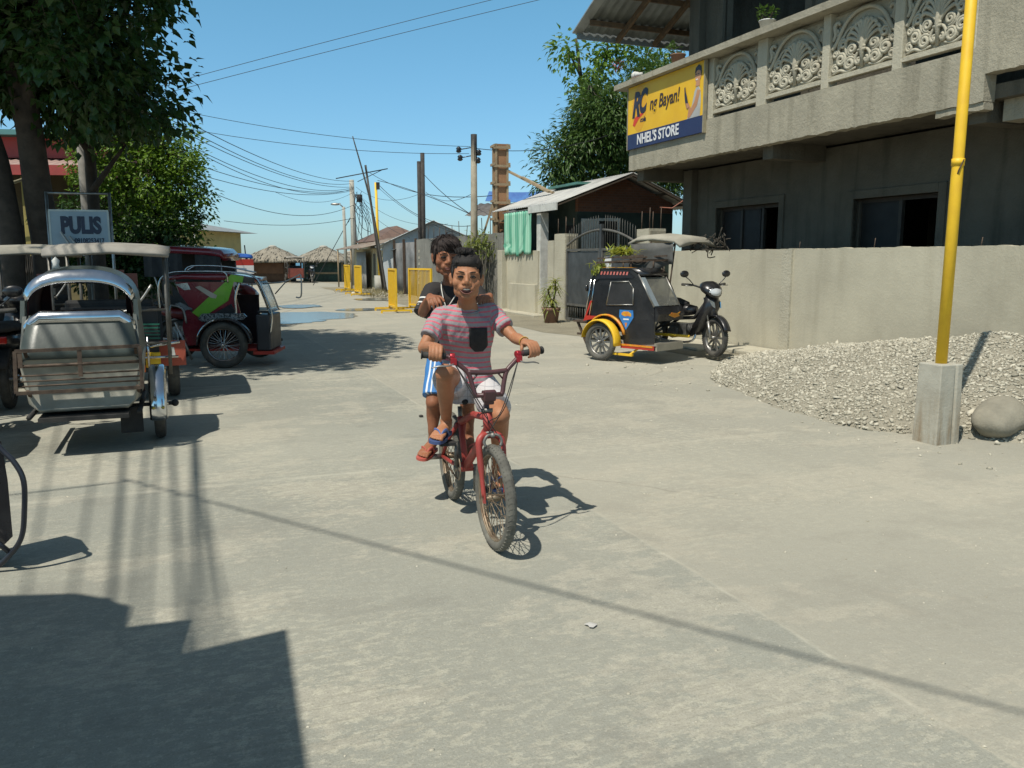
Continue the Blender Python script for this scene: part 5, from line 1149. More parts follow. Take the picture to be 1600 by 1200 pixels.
m = MB(); m.tube(cat_rom([(.48, .3, 1.12), (.62, .3, 1.13), (.78, .3, 1.15), (.94, .3, 1.22), (.985, .3, 1.24), (1.0, .3, 1.18), (.995, .3, .98), (.97, .3, .93), (.92, .3, .935)], 5), .011, 6); m.tube([(.64, .3, .98), (.80, .3, 1.155)], .009, 5); m.build('mirror_stalk', STEEL, T)
motorcycle(T, (-.98, 1.25, 0), pm('red_bike', (.16, .015, .015), (.1, .012, .012), 4, .3), R(10), mirrors=True)
m = MB(); m.loft([[(x, y, z + b_) for y, b_ in ((1.0, -.1), (1.02, -.02), (1.1, 0), (1.8, 0.02), (1.9, -.02), (1.9, -.1))] for x, z in ((-1.36, 1.62), (-1.0, 1.64), (-.45, 1.61), (-.27, 1.585), (-.22, 1.53))]); cn = m.build('canopy', MAROON, T)
for k in range(6):
    x0 = -1.34 + k * .18
    if k in (3,): continue
    MB().sheet(lambda u, v: (x0 + .176 * u, 1.02 + .01 * math.sin(u * 7), 1.53 - .33 * v), 3, 2, .004).build('curtain_strip', BLACKM, cn)
m = MB()
m.span((-1.34, 1.86, 1.1), (-.28, 1.88, 1.53)); m.build('canopy_curtain', BLACKM, cn)
m = MB()
for x in (-1.3, -.28):
    for y in (1.04, 1.86): m.tube([(x, y, 1.55), (x * .8, y, .6)], .014, 6)
m.build('canopy_post', STEEL, T)

for k_ in ('clear_acrylic', 'dusty_glass'): [n_ for n_ in _M[k_].node_tree.nodes if n_.type == 'BSDF_PRINCIPLED'][0].inputs['IOR'].default_value = 1.08
# ------------------------------------------------------------------ silver sidecar tricycle, back to the camera
T1P = Vector((-2.89, 6.72, 0)); T = tri('sidecar_tricycle', 'silver and pale green sidecar tricycle with a luggage rack, its back to the camera', T1P, STREET)
SILV = pm('worn_silver', (.36, .35, .295), (.24, .235, .195), 3.5, .5, metal=.25, bmp=.2); GREY_G = pm('grey_green_paint', (.070, .085, .076), (.045, .056, .05), 3, .4, bmp=.1); BRIGHT = pm('polished_sheet', (.75, .77, .80), (.58, .60, .62), 5, .16, metal=1)
wheel(T, (0, .0, .28), (0, 1, 0), .28, .042, CHROME, 30, False, .07)
m = MB(); m.loft(arch((0, .0, .28), 0, .325, R(0), R(195), .13, .012, 18)); mg = m.build('wheel_mudguard', BRIGHT, T)
for y in (-.035, .035): MB().lathe([(.001, 0), (.012, 0), (.012, .008), (.001, .01)], (-.323, y, .30), 8, (-1, 0, -.1)).build('mudguard_bolt', pm('brass', (.5, .42, .1), None, 4, .3, metal=1), mg)
m = MB(); m.cyl((0, -.12, .28), (0, .88, .28), .016); m.ell((0, -.12, .28), (.03, .03, .03), 8, 6); m.build('axle', BLACKM, T)
# body: y from .17 (right side) to .98 (left), x = -.42 is the rear
def sec(x, z0, z1, w0, w1, r=.07):      # closed ring across y
    c = .50; return [(x, c - w0, z0 + r), (x, c - w0 + r, z0), (x, c + w0 - r, z0), (x, c + w0, z0 + r), (x, c + w1, z1 - r), (x, c + w1 - r, z1), (x, c - w1 + r, z1), (x, c - w1, z1 - r)]
m = MB(); m.loft([sec(-.44, .36, .72, .33, .385, .03), sec(-.455, .35, .74, .35, .40, .05), sec(-.43, .33, .76, .365, .405), sec(-.1, .30, .78, .37, .41), sec(.45, .28, .78, .37, .41)]); m.build('lower_body', SILV, T)
m = MB(); m.sheet(lambda u, v: (-.455 + .19 * v, .50 + (.40 - .06 * v) * (2 * u - 1), .725 + .30 * v + .02 * math.sin(PI * v)), 8, 6, .02, True); m.build('rear_hatch', GREY_G, T)
m = MB()
for s in (-1, 1): m.prism([(-.45, .70), (.6, .70), (.55, .98), (-.20, 1.04), (-.26, 1.03)], lambda x, z: (x, .50 + s * (.405 - (z - .7) * .06), z), lambda x, z: (x, .50 + s * (.38 - (z - .7) * .06), z))
m.build('side_shoulder', GREY_G, T)
# bright lip above the hatch, bent down at both ends
m = MB(); prof = [(-.375, .985), (-.335, 1.03), (-.27, 1.075), (.27, 1.075), (.335, 1.03), (.375, .985)]
rings = [[(-.335, .50 - y, z - .09), (-.325, .50 - y, z - .03), (-.29, .50 - y, z), (-.21, .50 - y, z - .005), (-.23, .50 - y, z - .09)] for y, z in prof]; m.loft(rings); m.build('hatch_lip', BRIGHT, T)
# roof shell: arch across, open at the back
archp = lambda r_, k, n_: (.50 + .40 * math.cos(PI * k / n_) * (1 + .0), 1.04 + r_ * math.sin(PI * k / n_) ** .8)
m = MB(); n_ = 20
def rr(x, rz, sy_, dz=0): return [Vector((x, .50 + sy_ * math.copysign(abs(math.cos(PI * k / n_)) ** .75, math.cos(PI * k / n_)), 1.0 + dz + rz * math.sin(PI * k / n_) ** .62)) for k in range(n_ + 1)]
out = [rr(-.20, .335, .385), rr(-.1, .37, .395), rr(.2, .40, .40), rr(.55, .38, .39)]
inn = [[Vector((p.x, .50 + (p.y - .50) * .955, 1.0 + (p.z - 1.0) * .945)) for p in r_] for r_ in out]
m.loft([r_ + list(reversed(i_)) for r_, i_ in zip(out, inn)]); m.build('roof_shell', GREY_G, T)
m = MB(); o1 = rr(-.235, .30, .375, .0); o2 = rr(-.205, .375, .395, .002); i1 = [Vector((p.x, .50 + (p.y - .50) * .97, 1.0 + (p.z - 1.0) * .93)) for p in o1]
o3 = [Vector((p.x + .02, p.y, p.z)) for p in o2]; i3 = [Vector((p.x + .05, p.y, p.z)) for p in i1]
lo_, hi_ = 2, n_ - 2; cut = lambda q: q[lo_:hi_ + 1]
m.loft([list(z_) for z_ in zip(cut(i1), cut(o1), cut(o2), cut(o3), cut(i3))]); m.build('roof_visor', BRIGHT, T)
m = MB()
for s in (-1, 1): MB().bar((-.24, .50 + s * .385, .98), (-.20, .50 + s * .378, 1.14), .03, .05).build('window_post', GREY_G, T)
LIN = pm('maroon_lining', (.05, .012, .012), (.03, .01, .01), 4, .8)
m = MB(); m.span((.50, .125, .3), (.54, .875, 1.0)); m.span((.49, .125, 1.0), (.53, .225, 1.33)); m.span((.49, .785, 1.0), (.53, .875, 1.33)); m.span((.49, .225, 1.25), (.53, .785, 1.36)); m.build('front_panel', LIN, T)
m = MB(); m.box((-.12, .50, .86), (.1, .68, .34)); m.box((.1, .50, .62), (.4, .68, .12)); m.build('bench_seat', LIN, T, bevel=.03)
m = MB(); inn2 = [[Vector((p.x, .50 + (p.y - .50) * .94, 1.0 + (p.z - 1.0) * .92)) for p in r_] for r_ in out]; m.loft([a + list(reversed([Vector((p.x, .50 + (p.y - .50) * .985, 1.0 + (p.z - 1.0) * .985)) for p in a])) for a in inn2]); m.build('headlining', LIN, T)
m = MB(); m.lathe([(.001, 0), (.03, 0), (.022, .03), (.028, .06), (.001, .09)], (-.0, .67, 1.38), 10); m.build('roof_knob', PAINTW, T)
# luggage rack
m = MB(); ya, yb = .095, .91; rx = -.53
fr = [(rx, ya, .81), (rx, yb, .80), (rx - .02, yb + .01, .50), (rx - .02, ya, .50)]
for i in range(4): m.bar(fr[i], fr[(i + 1) % 4], .024, .024)
for z in (.69, .62, .58, .545): m.tube([(rx - .005, ya, z + .005), (rx - .005, yb, z)], .0065 if z != .69 else .012, 5)
for y in (.50, .88): m.bar((rx - .005, y, .80), (rx - .015, y, .6 if y < .6 else .68), .008, .03)
for y in (ya + .03, yb - .06): m.bar((rx, y, .80), (-.42, y, .72), .02, .02); m.bar((rx - .01, y, .51), (-.42, y, .45), .02, .02)
m.build('luggage_rack', RUSTY, T)
m = MB(); m.box((-.30, .50, .29), (.5, .6, .03)); m.tube([(-.45, .13, .3), (.6, .13, .3)], .02, 6); m.tube([(-.45, .87, .3), (.6, .87, .3)], .02, 6); m.box((-.2, .2, .2), (.06, .16, .2)); m.build('underframe', BLACKM, T)
m = MB(); m.box((-.15, .135, .46), (.1, .04, .12)); m.build('side_bracket', BLACKM, T)
motorcycle(T, (-.35, 1.42, 0), pm('bike_blue', (.02, .03, .06), (.015, .02, .035), 4, .3), 0, cowl=True)

# ------------------------------------------------------------------ roofed tricycles in the row behind it
DUSTW = pm('dusty_white', (.31, .29, .25), (.22, .205, .18), 4, .7)
def covered_trike(label, loc, heading, roof_mat, body_mat, extra=False, name='covered_tricycle'):
    T = tri(name, label, loc, heading, 'roofed tricycles parked in the shade')
    wheel(T, (0, 0, .28), (0, 1, 0), .28, .06, STEEL, 18, False, .06)
    m = MB(); m.loft([[(x, y, z + b_) for y, b_ in ((-.02, -.035), (-.03, -.01), (.1, .012), (.5, .03), (.95, .012), (1.08, -.01), (1.07, -.035), (.5, 0))] for x, z in ((-.62, 1.50), (-.55, 1.555), (-.1, 1.59), (.7, 1.60), (.95, 1.55))]); m.build('roof', roof_mat, T)
    m = MB()
    for x in (-.52, .85):
        for y in (.02, 1.03): m.tube([(x, y, 1.52), (x, y, .3)], .018, 7)
    m.tube([(-.52, .02, .95), (-.52, 1.03, .95)], .014, 6); m.tube([(-.52, .02, .62), (-.52, 1.03, .62)], .014, 6); m.tube(cat_rom([(-.52, .02, .9), (.0, .0, .95), (.85, .02, .9)], 4), .013, 6)
    MB().tube(cat_rom([(-.53, .15, 1.2), (-.55, .3, 1.0), (-.54, .5, .92), (-.53, .8, .95)], 4), .013, 6).build('grab_rail', STEEL, T)
    m.build('tube_frame', pm('old_tube', (.15, .145, .13), (.08, .075, .065), 9, .5, metal=.5), T)
    m = MB(); m.span((-.3, .1, .3), (.75, 1.0, .36)); m.span((-.40, .12, .36), (-.34, .98, .98)); m.span((.7, .1, .36), (.76, 1.0, .9)); m.span((-.3, .97, .36), (.75, 1.0, .85)); m.build('body', body_mat, T)
    m = MB(); m.box((-.1, .55, .6), (.45, .8, .12)); m.box((-.3, .55, .85), (.1, .8, .4)); m.build('bench_seat', BLACKM, T, bevel=.03)
    if extra:
        for k in range(5): m = MB(); m.bar((-.44, .1, .66 + k * .035), (-.44, .55, .67 + k * .035), .012, .014); m.build('green_slat', pm('slat_green', (.02, .14, .09), (.02, .10, .07), 4, .4), T)
        ORG = pm('orange_lens', (.65, .16, .02), (.5, .1, .015), 6, .25, coat=.6)
        for z in (.52, .36): m = MB(); m.box((-.45, .30, z), (.04, .09, .08)); m.build('tail_lamp', ORG, T, bevel=.008)
        m = MB(); m.box((-.42, .18, .44), (.05, .14, .15)); m.build('yellow_box', YELLOW, T, bevel=.006)
        m = MB(); m.tube([(-.47, -.08, .62), (-.46, .2, .58)], .016, 6); m.tube([(-.47, -.06, .47), (-.46, .34, .47)], .014, 6); m.tube([(-.47, .22, .68), (-.47, .22, .38)], .014, 6); m.build('bumper_bar', CHROME, T)
        fl_ = MB(); fl_.box((-.315, .0, .49), (.012, .26, .26)); fp = fl_.build('mud_flap', pm('red_flap', (.42, .085, .045), (.33, .07, .04), 5, .7), T); m = MB(); m.prism([(-.02, .55), (.03, .56), (.035, .51), (.0, .50), (.03, .46), (-.03, .44), (-.03, .48)], lambda y, z: (-.3235, y, z), lambda y, z: (-.3215, y, z)); m.build('flap_mark', PAINTW, fp)
    motorcycle(T, (-.25, 1.5, 0), BLACK, 0)
    return T
covered_trike('dusty white roofed tricycle with an orange mud flap behind the silver one', (-3.63, 8.85, 0), STREET, DUSTW, pm('dark_body', (.03, .03, .032), (.02, .02, .02), 4, .6), True)
covered_trike('tricycle with a sagging canvas roof at the end of the row beneath the police sign', (-5.02, 9.9, 0), STREET, CANV, BLACKM)
covered_trike('dark tricycle farthest to the side, its pale roof cut by the edge of the view', (-5.05, 7.7, 0), STREET, pm('grey_canvas', (.27, .255, .225), (.19, .18, .16), 4, .8), BLACKM)
# small tricycles far down the street
covered_trike('tiny tricycle with a pale roof parked before the thatched hut', V(447, 441, 52) * Vector((1, 1, 0)), (.35, -.94), DUSTW, pm('far_red', (.25, .06, .04), (.15, .04, .03), 4, .5))
ft = covered_trike('blue roofed tricycle with red and white bands just beyond the maroon one', V(393, 452, 24) * Vector((1, 1, 0)), STREET, pm('royal_blue', (.02, .10, .42), (.025, .08, .3), 4, .4), pm('band_white', (.5, .52, .55), (.4, .42, .45), 4, .4))
m = MB(); m.span((-.62, -.04, 1.28), (-.60, 1.08, 1.45)); m.span((-.60, -.045, 1.28), (.9, -.03, 1.45)); m.build('red_band', REDT, ft); m = MB(); m.span((-.62, -.04, 1.05), (-.60, 1.08, 1.279)); m.span((-.60, -.045, 1.05), (.9, -.03, 1.279)); m.build('white_band', WHT, ft)
# tricycle at the very edge, near the camera: only its guard bar shows
T = tri('covered_tricycle', 'black tricycle close by, only its bent guard bar showing at the edge', (-2.38, 3.05, 0), (.25, .97), 'roofed tricycles parked in the shade')
m = MB(); zt = lambda px, py, Y: V(px, py, Y)
TI = Matrix.Translation(T.location) @ Euler((0, 0, T.rotation_euler.z)).to_matrix().to_4x4(); TI.invert()
gp_ = [TI @ V(x, y, 3.72) for x, y in ((-40, 650), (0, 700), (22, 722), (37, 752), (38, 800), (34, 838), (18, 864), (-12, 890), (-60, 905))]
m.tube(cat_rom(gp_, 5), .0125, 8); m.tube([TI @ V(-20, 835, 3.7), TI @ V(14, 862, 3.72)], .012, 6); m.build('guard_bar', pm('blue_black_tube', (.022, .026, .036), (.03, .032, .04), 7, .35), T)
m = MB(); pl_ = [(-60, 640), (2, 690), (12, 750), (20, 838), (0, 858), (-60, 880)]; m.prism(pl_, lambda x, y: TI @ V(x, y, 3.74), lambda x, y: TI @ V(x, y, 3.9)); m.build('leg_panel', BLACK, T)
m = MB(); m.loft([[(x, y, z) for y, z in ((.0, 1.60), (.45, 1.72), (1.0, 1.72), (1.5, 1.6), (1.0, 1.68), (.45, 1.68))] for x in (-1.9, -1.5, -1.2, -1.0)]); m.build('roof', CANV, T)
m = MB()
for x in (-1.4, -.5):
    for y in (.1, 1.4): m.tube([(x, y, 1.64), (x, y, .3)], .018, 6)
m.span((-1.4, .2, .3), (-.3, 1.4, .8)); m.build('body', BLACKM, T)
for x in (-1.2, .0): wheel(T, (x, .62, .285), (0, 1, 0), .285, .045, STEEL, 12, True)
# ------------------------------------------------------------------ trees
def tree(name, label, base_p, trunk, limbs, blobs, n, L, W, mat, droop=.3, seed=3, group=None, r0=.16, twigs=True, bark=None):
    """trunk / limbs: point lists; blobs: (centre, radii) that the leaf clumps fill unevenly"""
    t = thing(name, label, 'tree', base_p, 0, group); rs = random.Random(seed); B = Vector(base_p)
    m = MB(); tr = cat_rom([Vector(p) - B for p in trunk], 6); k = len(tr)
    m.tube([p + Vector((.03 * noise.noise(p * 1.5), .03 * noise.noise(p * 1.5 + Vector((5, 0, 0))), 0)) for p in tr], [r0 * (1.25 - .75 * i / (k - 1)) for i in range(k)], 12)
    for lb in limbs:
        q = cat_rom([Vector(p) - B for p in lb], 5); kk = len(q); m.tube(q, [r0 * .55 * (1 - .8 * i / (kk - 1)) + .006 for i in range(kk)], 8)
    tips = [Vector(lb[-1]) - B for lb in limbs] or [tr[-1]]
    m.build('trunk', bark or BARK, t)
    lf = MB(); tw = MB(); per = 26; tot = sum(b[1][0] * b[1][1] * b[1][2] for b in blobs)
    for c, rd in blobs:
        c = Vector(c) - B
        for _ in range(max(3, int(n / per * rd[0] * rd[1] * rd[2] / tot))):
            d = Vector((rs.gauss(0, 1), rs.gauss(0, 1), rs.gauss(0, 1))).normalized(); f = rs.random() ** .38 * (1 + .22 * noise.noise(d * 2.2 + c))
            p = c + Vector((d.x * rd[0], d.y * rd[1], d.z * rd[2])) * f
            if twigs and rs.random() < .35:
                near = min(tips + [c], key=lambda q: (q - p).length); tw.tube([p, p.lerp(near, .5) + Vector((0, 0, -.1)), near], [.005, .009, .014], 4, False)
            sz = rs.uniform(.55, 1.25)
            for i in range(per):
                q = Vector((rs.gauss(0, 1), rs.gauss(0, 1), rs.gauss(0, .75))); q *= min(1, 1.7 / q.length); o = q * min(L * 1.5, .30) * sz
                dd = (q.normalized() * .8 + d * .5 + Vector((rs.gauss(0, .4), rs.gauss(0, .4), -droop + rs.gauss(0, .35)))); up = Vector((rs.gauss(0, .5), rs.gauss(0, .5), 1))
                leaf(lf, p + o, dd, up, L * rs.uniform(.65, 1.25), W * rs.uniform(.7, 1.2), .18, rs.uniform(.05, .3))
    lf.build('crown', mat, t, fixn=False)
    if twigs and tw.v: tw.build('twigs', bark or BARK, t)
    return t
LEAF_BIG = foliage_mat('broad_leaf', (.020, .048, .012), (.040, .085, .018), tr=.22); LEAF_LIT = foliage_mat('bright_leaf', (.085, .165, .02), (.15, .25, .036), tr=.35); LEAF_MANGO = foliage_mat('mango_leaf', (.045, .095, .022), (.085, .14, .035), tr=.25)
DBARK = pm('dark_bark', (.06, .048, .038), (.03, .025, .02), 5, .95, bmp=.9, bscale=20)
b0 = Vector((-7.35, 13.4, 0))
tree('shade_tree', 'tall dark shade tree leaning over the parked tricycles', b0, [b0, (-7.35, 13.3, 1.8), (-7.1, 12.6, 3.6), (-6.9, 11.8, 5.4), (-6.6, 11, 7)],
     [[(-7.1, 12.6, 3.6), (-6.4, 11.8, 4.6), (-5.6, 10.6, 5.6)], [(-7, 12, 4.8), (-7.6, 10.4, 6), (-7.4, 9, 6.6)], [(-6.9, 11.8, 5.4), (-6, 12.6, 6.3), (-5.4, 12.8, 6.8)], [(-6.9, 11.8, 5.2), (-8, 11.6, 6)], [(-6.6, 11, 7), (-6, 9.2, 7.2), (-5.4, 8.2, 7)]],
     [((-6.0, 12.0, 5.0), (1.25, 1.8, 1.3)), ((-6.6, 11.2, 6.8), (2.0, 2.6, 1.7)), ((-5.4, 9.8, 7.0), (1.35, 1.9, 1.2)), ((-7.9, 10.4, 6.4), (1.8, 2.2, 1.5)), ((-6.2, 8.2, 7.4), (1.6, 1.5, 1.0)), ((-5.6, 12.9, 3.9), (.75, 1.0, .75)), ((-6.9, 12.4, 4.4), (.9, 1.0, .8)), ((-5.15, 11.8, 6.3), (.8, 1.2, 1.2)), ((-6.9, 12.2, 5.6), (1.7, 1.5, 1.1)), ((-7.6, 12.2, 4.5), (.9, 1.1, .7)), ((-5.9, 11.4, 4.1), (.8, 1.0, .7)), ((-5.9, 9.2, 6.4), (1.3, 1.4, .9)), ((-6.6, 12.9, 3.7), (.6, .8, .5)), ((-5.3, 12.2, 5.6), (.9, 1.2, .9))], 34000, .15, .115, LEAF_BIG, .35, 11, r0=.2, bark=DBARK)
b1 = Vector((-7.72, 12.9, 0))
tree('shade_tree', 'dark trunked tree half out of view beside the red roofed police house', b1, [b1, (-7.66, 12.9, 2), (-7.75, 12.7, 3.4), (-8.3, 12.4, 5), (-8.4, 12, 6.4)],
     [[(-7.75, 12.7, 3.4), (-8.6, 12.4, 4.2)], [(-8.1, 12.6, 4), (-7.5, 12.4, 5)]], [((-8.4, 12.5, 5.2), (1.2, 1.4, 1.1)), ((-7.9, 12.8, 4.3), (.7, .8, .5)), ((-8.6, 12, 6.4), (1.5, 1.6, 1.1)), ((-8.2, 12.3, 4.0), (.9, .8, .6)), ((-7.6, 12.6, 5.2), (.9, 1, 1)), ((-9.2, 13, 4.4), (1.1, 1.2, .8))], 10500, .15, .115, LEAF_BIG, .35, 5, r0=.15, bark=DBARK)
KK = .70
def near_(p, k=None): k = k or KK; return (p[0] * k, p[1] * k, 1.45 + (p[2] - 1.45) * k)
b6 = Vector((-7.05, 14.4, 0))
tree('shade_tree', 'slim dark trunked tree just behind the police sign under the big crown', b6, [b6, (-7.08, 14.4, 2), (-7.0, 14.2, 3.6), (-6.9, 14, 4.8)], [[(-7.0, 14.2, 3.4), (-6.5, 13.9, 4.4)], [(-7.0, 14.2, 3.2), (-7.6, 14, 4.2)], [(-7.04, 14.3, 2.6), (-6.3, 14, 3.3)]], [((-6.8, 13.9, 4.6), (1.0, .9, .9)), ((-6.3, 13.8, 3.9), (.6, .6, .6)), ((-7.5, 13.9, 4.2), (.8, .7, .6))], 6500, .14, .105, LEAF_BIG, .35, 15, r0=.10, bark=DBARK)
b2 = Vector((-7.15, 17.1, 0))
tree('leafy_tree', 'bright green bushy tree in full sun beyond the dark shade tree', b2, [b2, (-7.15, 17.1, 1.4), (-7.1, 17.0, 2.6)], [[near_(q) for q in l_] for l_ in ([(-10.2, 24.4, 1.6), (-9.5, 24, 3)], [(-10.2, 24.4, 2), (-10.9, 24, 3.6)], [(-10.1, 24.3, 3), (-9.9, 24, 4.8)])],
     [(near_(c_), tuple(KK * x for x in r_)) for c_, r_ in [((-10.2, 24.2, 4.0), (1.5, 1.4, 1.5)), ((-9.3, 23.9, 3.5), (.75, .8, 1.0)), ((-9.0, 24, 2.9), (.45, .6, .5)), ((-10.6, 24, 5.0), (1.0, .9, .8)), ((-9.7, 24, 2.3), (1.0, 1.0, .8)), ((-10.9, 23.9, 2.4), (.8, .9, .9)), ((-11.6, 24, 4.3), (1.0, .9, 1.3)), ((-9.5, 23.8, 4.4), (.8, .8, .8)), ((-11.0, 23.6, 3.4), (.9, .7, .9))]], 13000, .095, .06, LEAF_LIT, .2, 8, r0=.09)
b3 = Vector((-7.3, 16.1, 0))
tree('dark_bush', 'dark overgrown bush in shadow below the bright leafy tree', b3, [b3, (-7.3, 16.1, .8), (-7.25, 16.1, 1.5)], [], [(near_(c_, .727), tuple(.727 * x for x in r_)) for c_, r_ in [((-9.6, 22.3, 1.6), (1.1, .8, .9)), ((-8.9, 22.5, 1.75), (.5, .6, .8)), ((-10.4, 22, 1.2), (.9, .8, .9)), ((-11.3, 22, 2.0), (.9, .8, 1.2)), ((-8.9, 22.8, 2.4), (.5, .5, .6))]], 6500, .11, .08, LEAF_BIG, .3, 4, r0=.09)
b4 = Vector((3.9, 29.5, 0))
tree('mango_tree', 'mango tree with long drooping leaves behind the gabled house', b4, [b4, (3.8, 29.4, 2), (3.4, 29, 4), (3.2, 28.8, 5.8)], [[(3.7, 29.3, 2.8), (2.4, 28.6, 4.2), (1.2, 28, 4.6)], [(3.5, 29.1, 3.8), (4.4, 28.4, 5.4)], [(3.4, 29, 4), (2.6, 28.4, 6.2), (2.5, 28, 7.0)], [(3.8, 29.4, 2.6), (5, 29, 3.8)]],
     [((3.4, 28.4, 5.6), (1.6, 1.6, 1.5)), ((1.75, 27.9, 4.7), (1.0, 1.0, .8)), ((3.0, 28, 6.3), (.9, 1.2, .9)), ((4.9, 28.5, 6.9), (1.4, 1.4, 1.0)), ((3.0, 28.1, 3.9), (1.4, 1.0, .7)), ((5.2, 28.8, 4.6), (1.2, 1.3, 1.3)), ((1.4, 28, 4.0), (.7, .8, .5)), ((2.7, 27.9, 5.2), (1.1, 1.0, 1.0))], 27000, .235, .062, LEAF_MANGO, .42, 21, r0=.2)
b5 = Vector((2.6, 31, 0))
tree('papaya_like_tree', 'slender sparse tree with pale young leaves beside the concrete house roof', b5, [b5, (2.5, 30.9, 4), (2.5, 30.6, 7), (2.2, 30.2, 9)], [[(2.5, 30.7, 6.5), (3.2, 30.2, 8.2), (3.3, 30, 9)], [(2.5, 30.8, 6), (4.2, 30, 7.8), (4.8, 29.8, 8.6)], [(2.4, 30.4, 7.8), (1.9, 30, 8.6)]],
     [((1.95, 30, 8.5), (.6, .5, .6)), ((2.9, 30.1, 7.8), (.6, .6, .9)), ((3.6, 30, 8.6), (.8, .6, .6)), ((4.8, 29.8, 8.3), (.8, .7, .6)), ((2.3, 30.2, 7.4), (.5, .5, .6))], 1500, .22, .13, LEAF_LIT, .5, 31, r0=.09)
fw = MB()
for i in range(34): q = rvec() * .2; leaf(fw, q, rvec(), Vector((0, 0, 1)), .12, .07)
o = fw.build('flower_cluster', pm('pink_petal', (.45, .16, .17), (.35, .09, .10), 5, .7), fixn=False); o.location = (3.55, 29.2, 7.9); tag(o, 'pink blossoms showing among the leaves near the concrete roof', 'flowers')

# ------------------------------------------------------------------ police house, its sign and things on the left
PH = thing('police_house', 'yellow police house with a red roof edge and deep dark porch behind the trees', 'house', (-12.0, 17.2, 0), R(6))
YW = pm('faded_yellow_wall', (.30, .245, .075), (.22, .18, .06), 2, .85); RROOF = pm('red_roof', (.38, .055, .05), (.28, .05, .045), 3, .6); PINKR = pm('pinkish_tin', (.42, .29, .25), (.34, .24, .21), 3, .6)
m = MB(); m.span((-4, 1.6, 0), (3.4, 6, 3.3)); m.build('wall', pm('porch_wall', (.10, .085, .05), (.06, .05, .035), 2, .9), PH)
m = MB(); corr(m, (-4.3, -.1, 3.32), (3.55, -.1, 3.32), (3.0, 2.4, 3.75), (-4.3, 2.4, 3.75), 44, .015); m.build('porch_roof', PINKR, PH)
m = MB(); m.span((-4.3, -.16, 3.14), (3.55, -.1, 3.34)); m.span((3.5, -.1, 3.14), (3.56, 2.4, 3.34)); m.build('fascia', RROOF, PH)
m = MB(); m.span((-4.1, 1.9, 3.7), (3.1, 6, 4.15)); m.build('upper_band', RROOF, PH)
m = MB(); m.prism([(1.5, 4.15), (6.3, 4.15), (3.9, 4.6)], lambda y, z: (-4.3, y, z), lambda y, z: (3.35, y, z)); m.build('main_roof', pm('green_roof', (.04, .13, .11), (.03, .09, .08), 4, .6), PH)
for x in (-2.6, 2.15): MB().span((x - .22, .1, 0), (x + .22, .5, 3.14)).build('porch_column', YW, PH, bevel=.02)
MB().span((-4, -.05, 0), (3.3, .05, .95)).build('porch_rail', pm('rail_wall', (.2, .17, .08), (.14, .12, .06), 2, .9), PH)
MB().span((.2, 1.56, .0), (1.3, 1.6, 2.2)).build('door', DARK, PH)
m = MB(); m.tube([(1.2, -.3, 2.75), (1.9, -.35, 2.95), (2.5, -.35, 3.15)], .02, 5); m.tube([(1.2, -.3, 2.7), (2.4, -.35, 3.08)], .014, 5); m.build('slack_rope', pm('pale_rope', (.3, .27, .18), None, 4, .9), PH)
for px, Y, lab in ((140, 15.5, 'grey steel post behind the police sign, thicker one'), (154, 15.2, 'thin pale pipe rising just behind the police sign')):
    q = V(px, 400, Y); o = MB().tube([(0, 0, 0), (0, 0, 3.6 if px == 154 else 4.3)], .05 if px == 154 else .085, 8).build('steel_post', pm('grey_post', (.22, .21, .19), (.14, .135, .12), 6, .8)); o.location = (q.x, q.y, 0); tag(o, lab, 'post')
sg = V(125, 360, 12.4); sg.z = 0; S = thing('police_sign', 'pale blue police sign with dark block letters standing behind the tricycle roofs', 'sign', sg, R(14))
PB = pm('pale_sign', (.28, .36, .41), (.22, .29, .34), 2, .5); INKB = pm('sign_dark_blue', (.015, .025, .055), None, 4, .5)  # board's pale blue lowered in colour for the shade it stands in
m = MB(); m.span((-.38, -.012, 1.62), (.38, .012, 2.14)); m.build('board', PB, S); m = MB(); m.span((-.40, -.016, 2.14), (.40, .016, 2.165)); m.span((.38, -.016, 1.6), (.405, .016, 2.14)); m.span((-.405, -.016, 1.6), (-.38, .016, 2.14)); m.build('board_frame', pm('sign_edge', (.5, .55, .52), None, 3, .5), S)
for x in (-.42, .42): MB().tube([(x, .03, 0), (x, .03, 2.42)], .022, 7).build('post', STEEL, S)
m = MB(); m.tube([(-.42, .03, 2.40), (.42, .03, 2.40)], .018, 6); m.build('top_rail', STEEL, S)
text_obj('sign_word', 'PULIS', .32, basis((.02, -.016, 1.93), (1, 0, 0), (0, 0, 1)), INKB, S, bold=.018, sx=.70)
text_obj('sign_number', ':09108253417', .10, basis((.115, -.016, 1.715), (1, 0, 0), (0, 0, 1)), INKB, S, bold=.003, sx=.72)
m = MB(); m.bar((-.235, -.09, 1.84), (-.03, -.13, 1.5), .045, .02); m.bar((-.13, -.07, 1.78), (.06, -.12, 1.5), .03, .02); o = m.build('plank', pm('pale_plank', (.38, .39, .38), (.28, .29, .29), 5, .7)); o.location = sg; o.rotation_euler = (0, 0, R(14)); tag(o, 'pale strip of wood leaning across the police sign', 'plank')
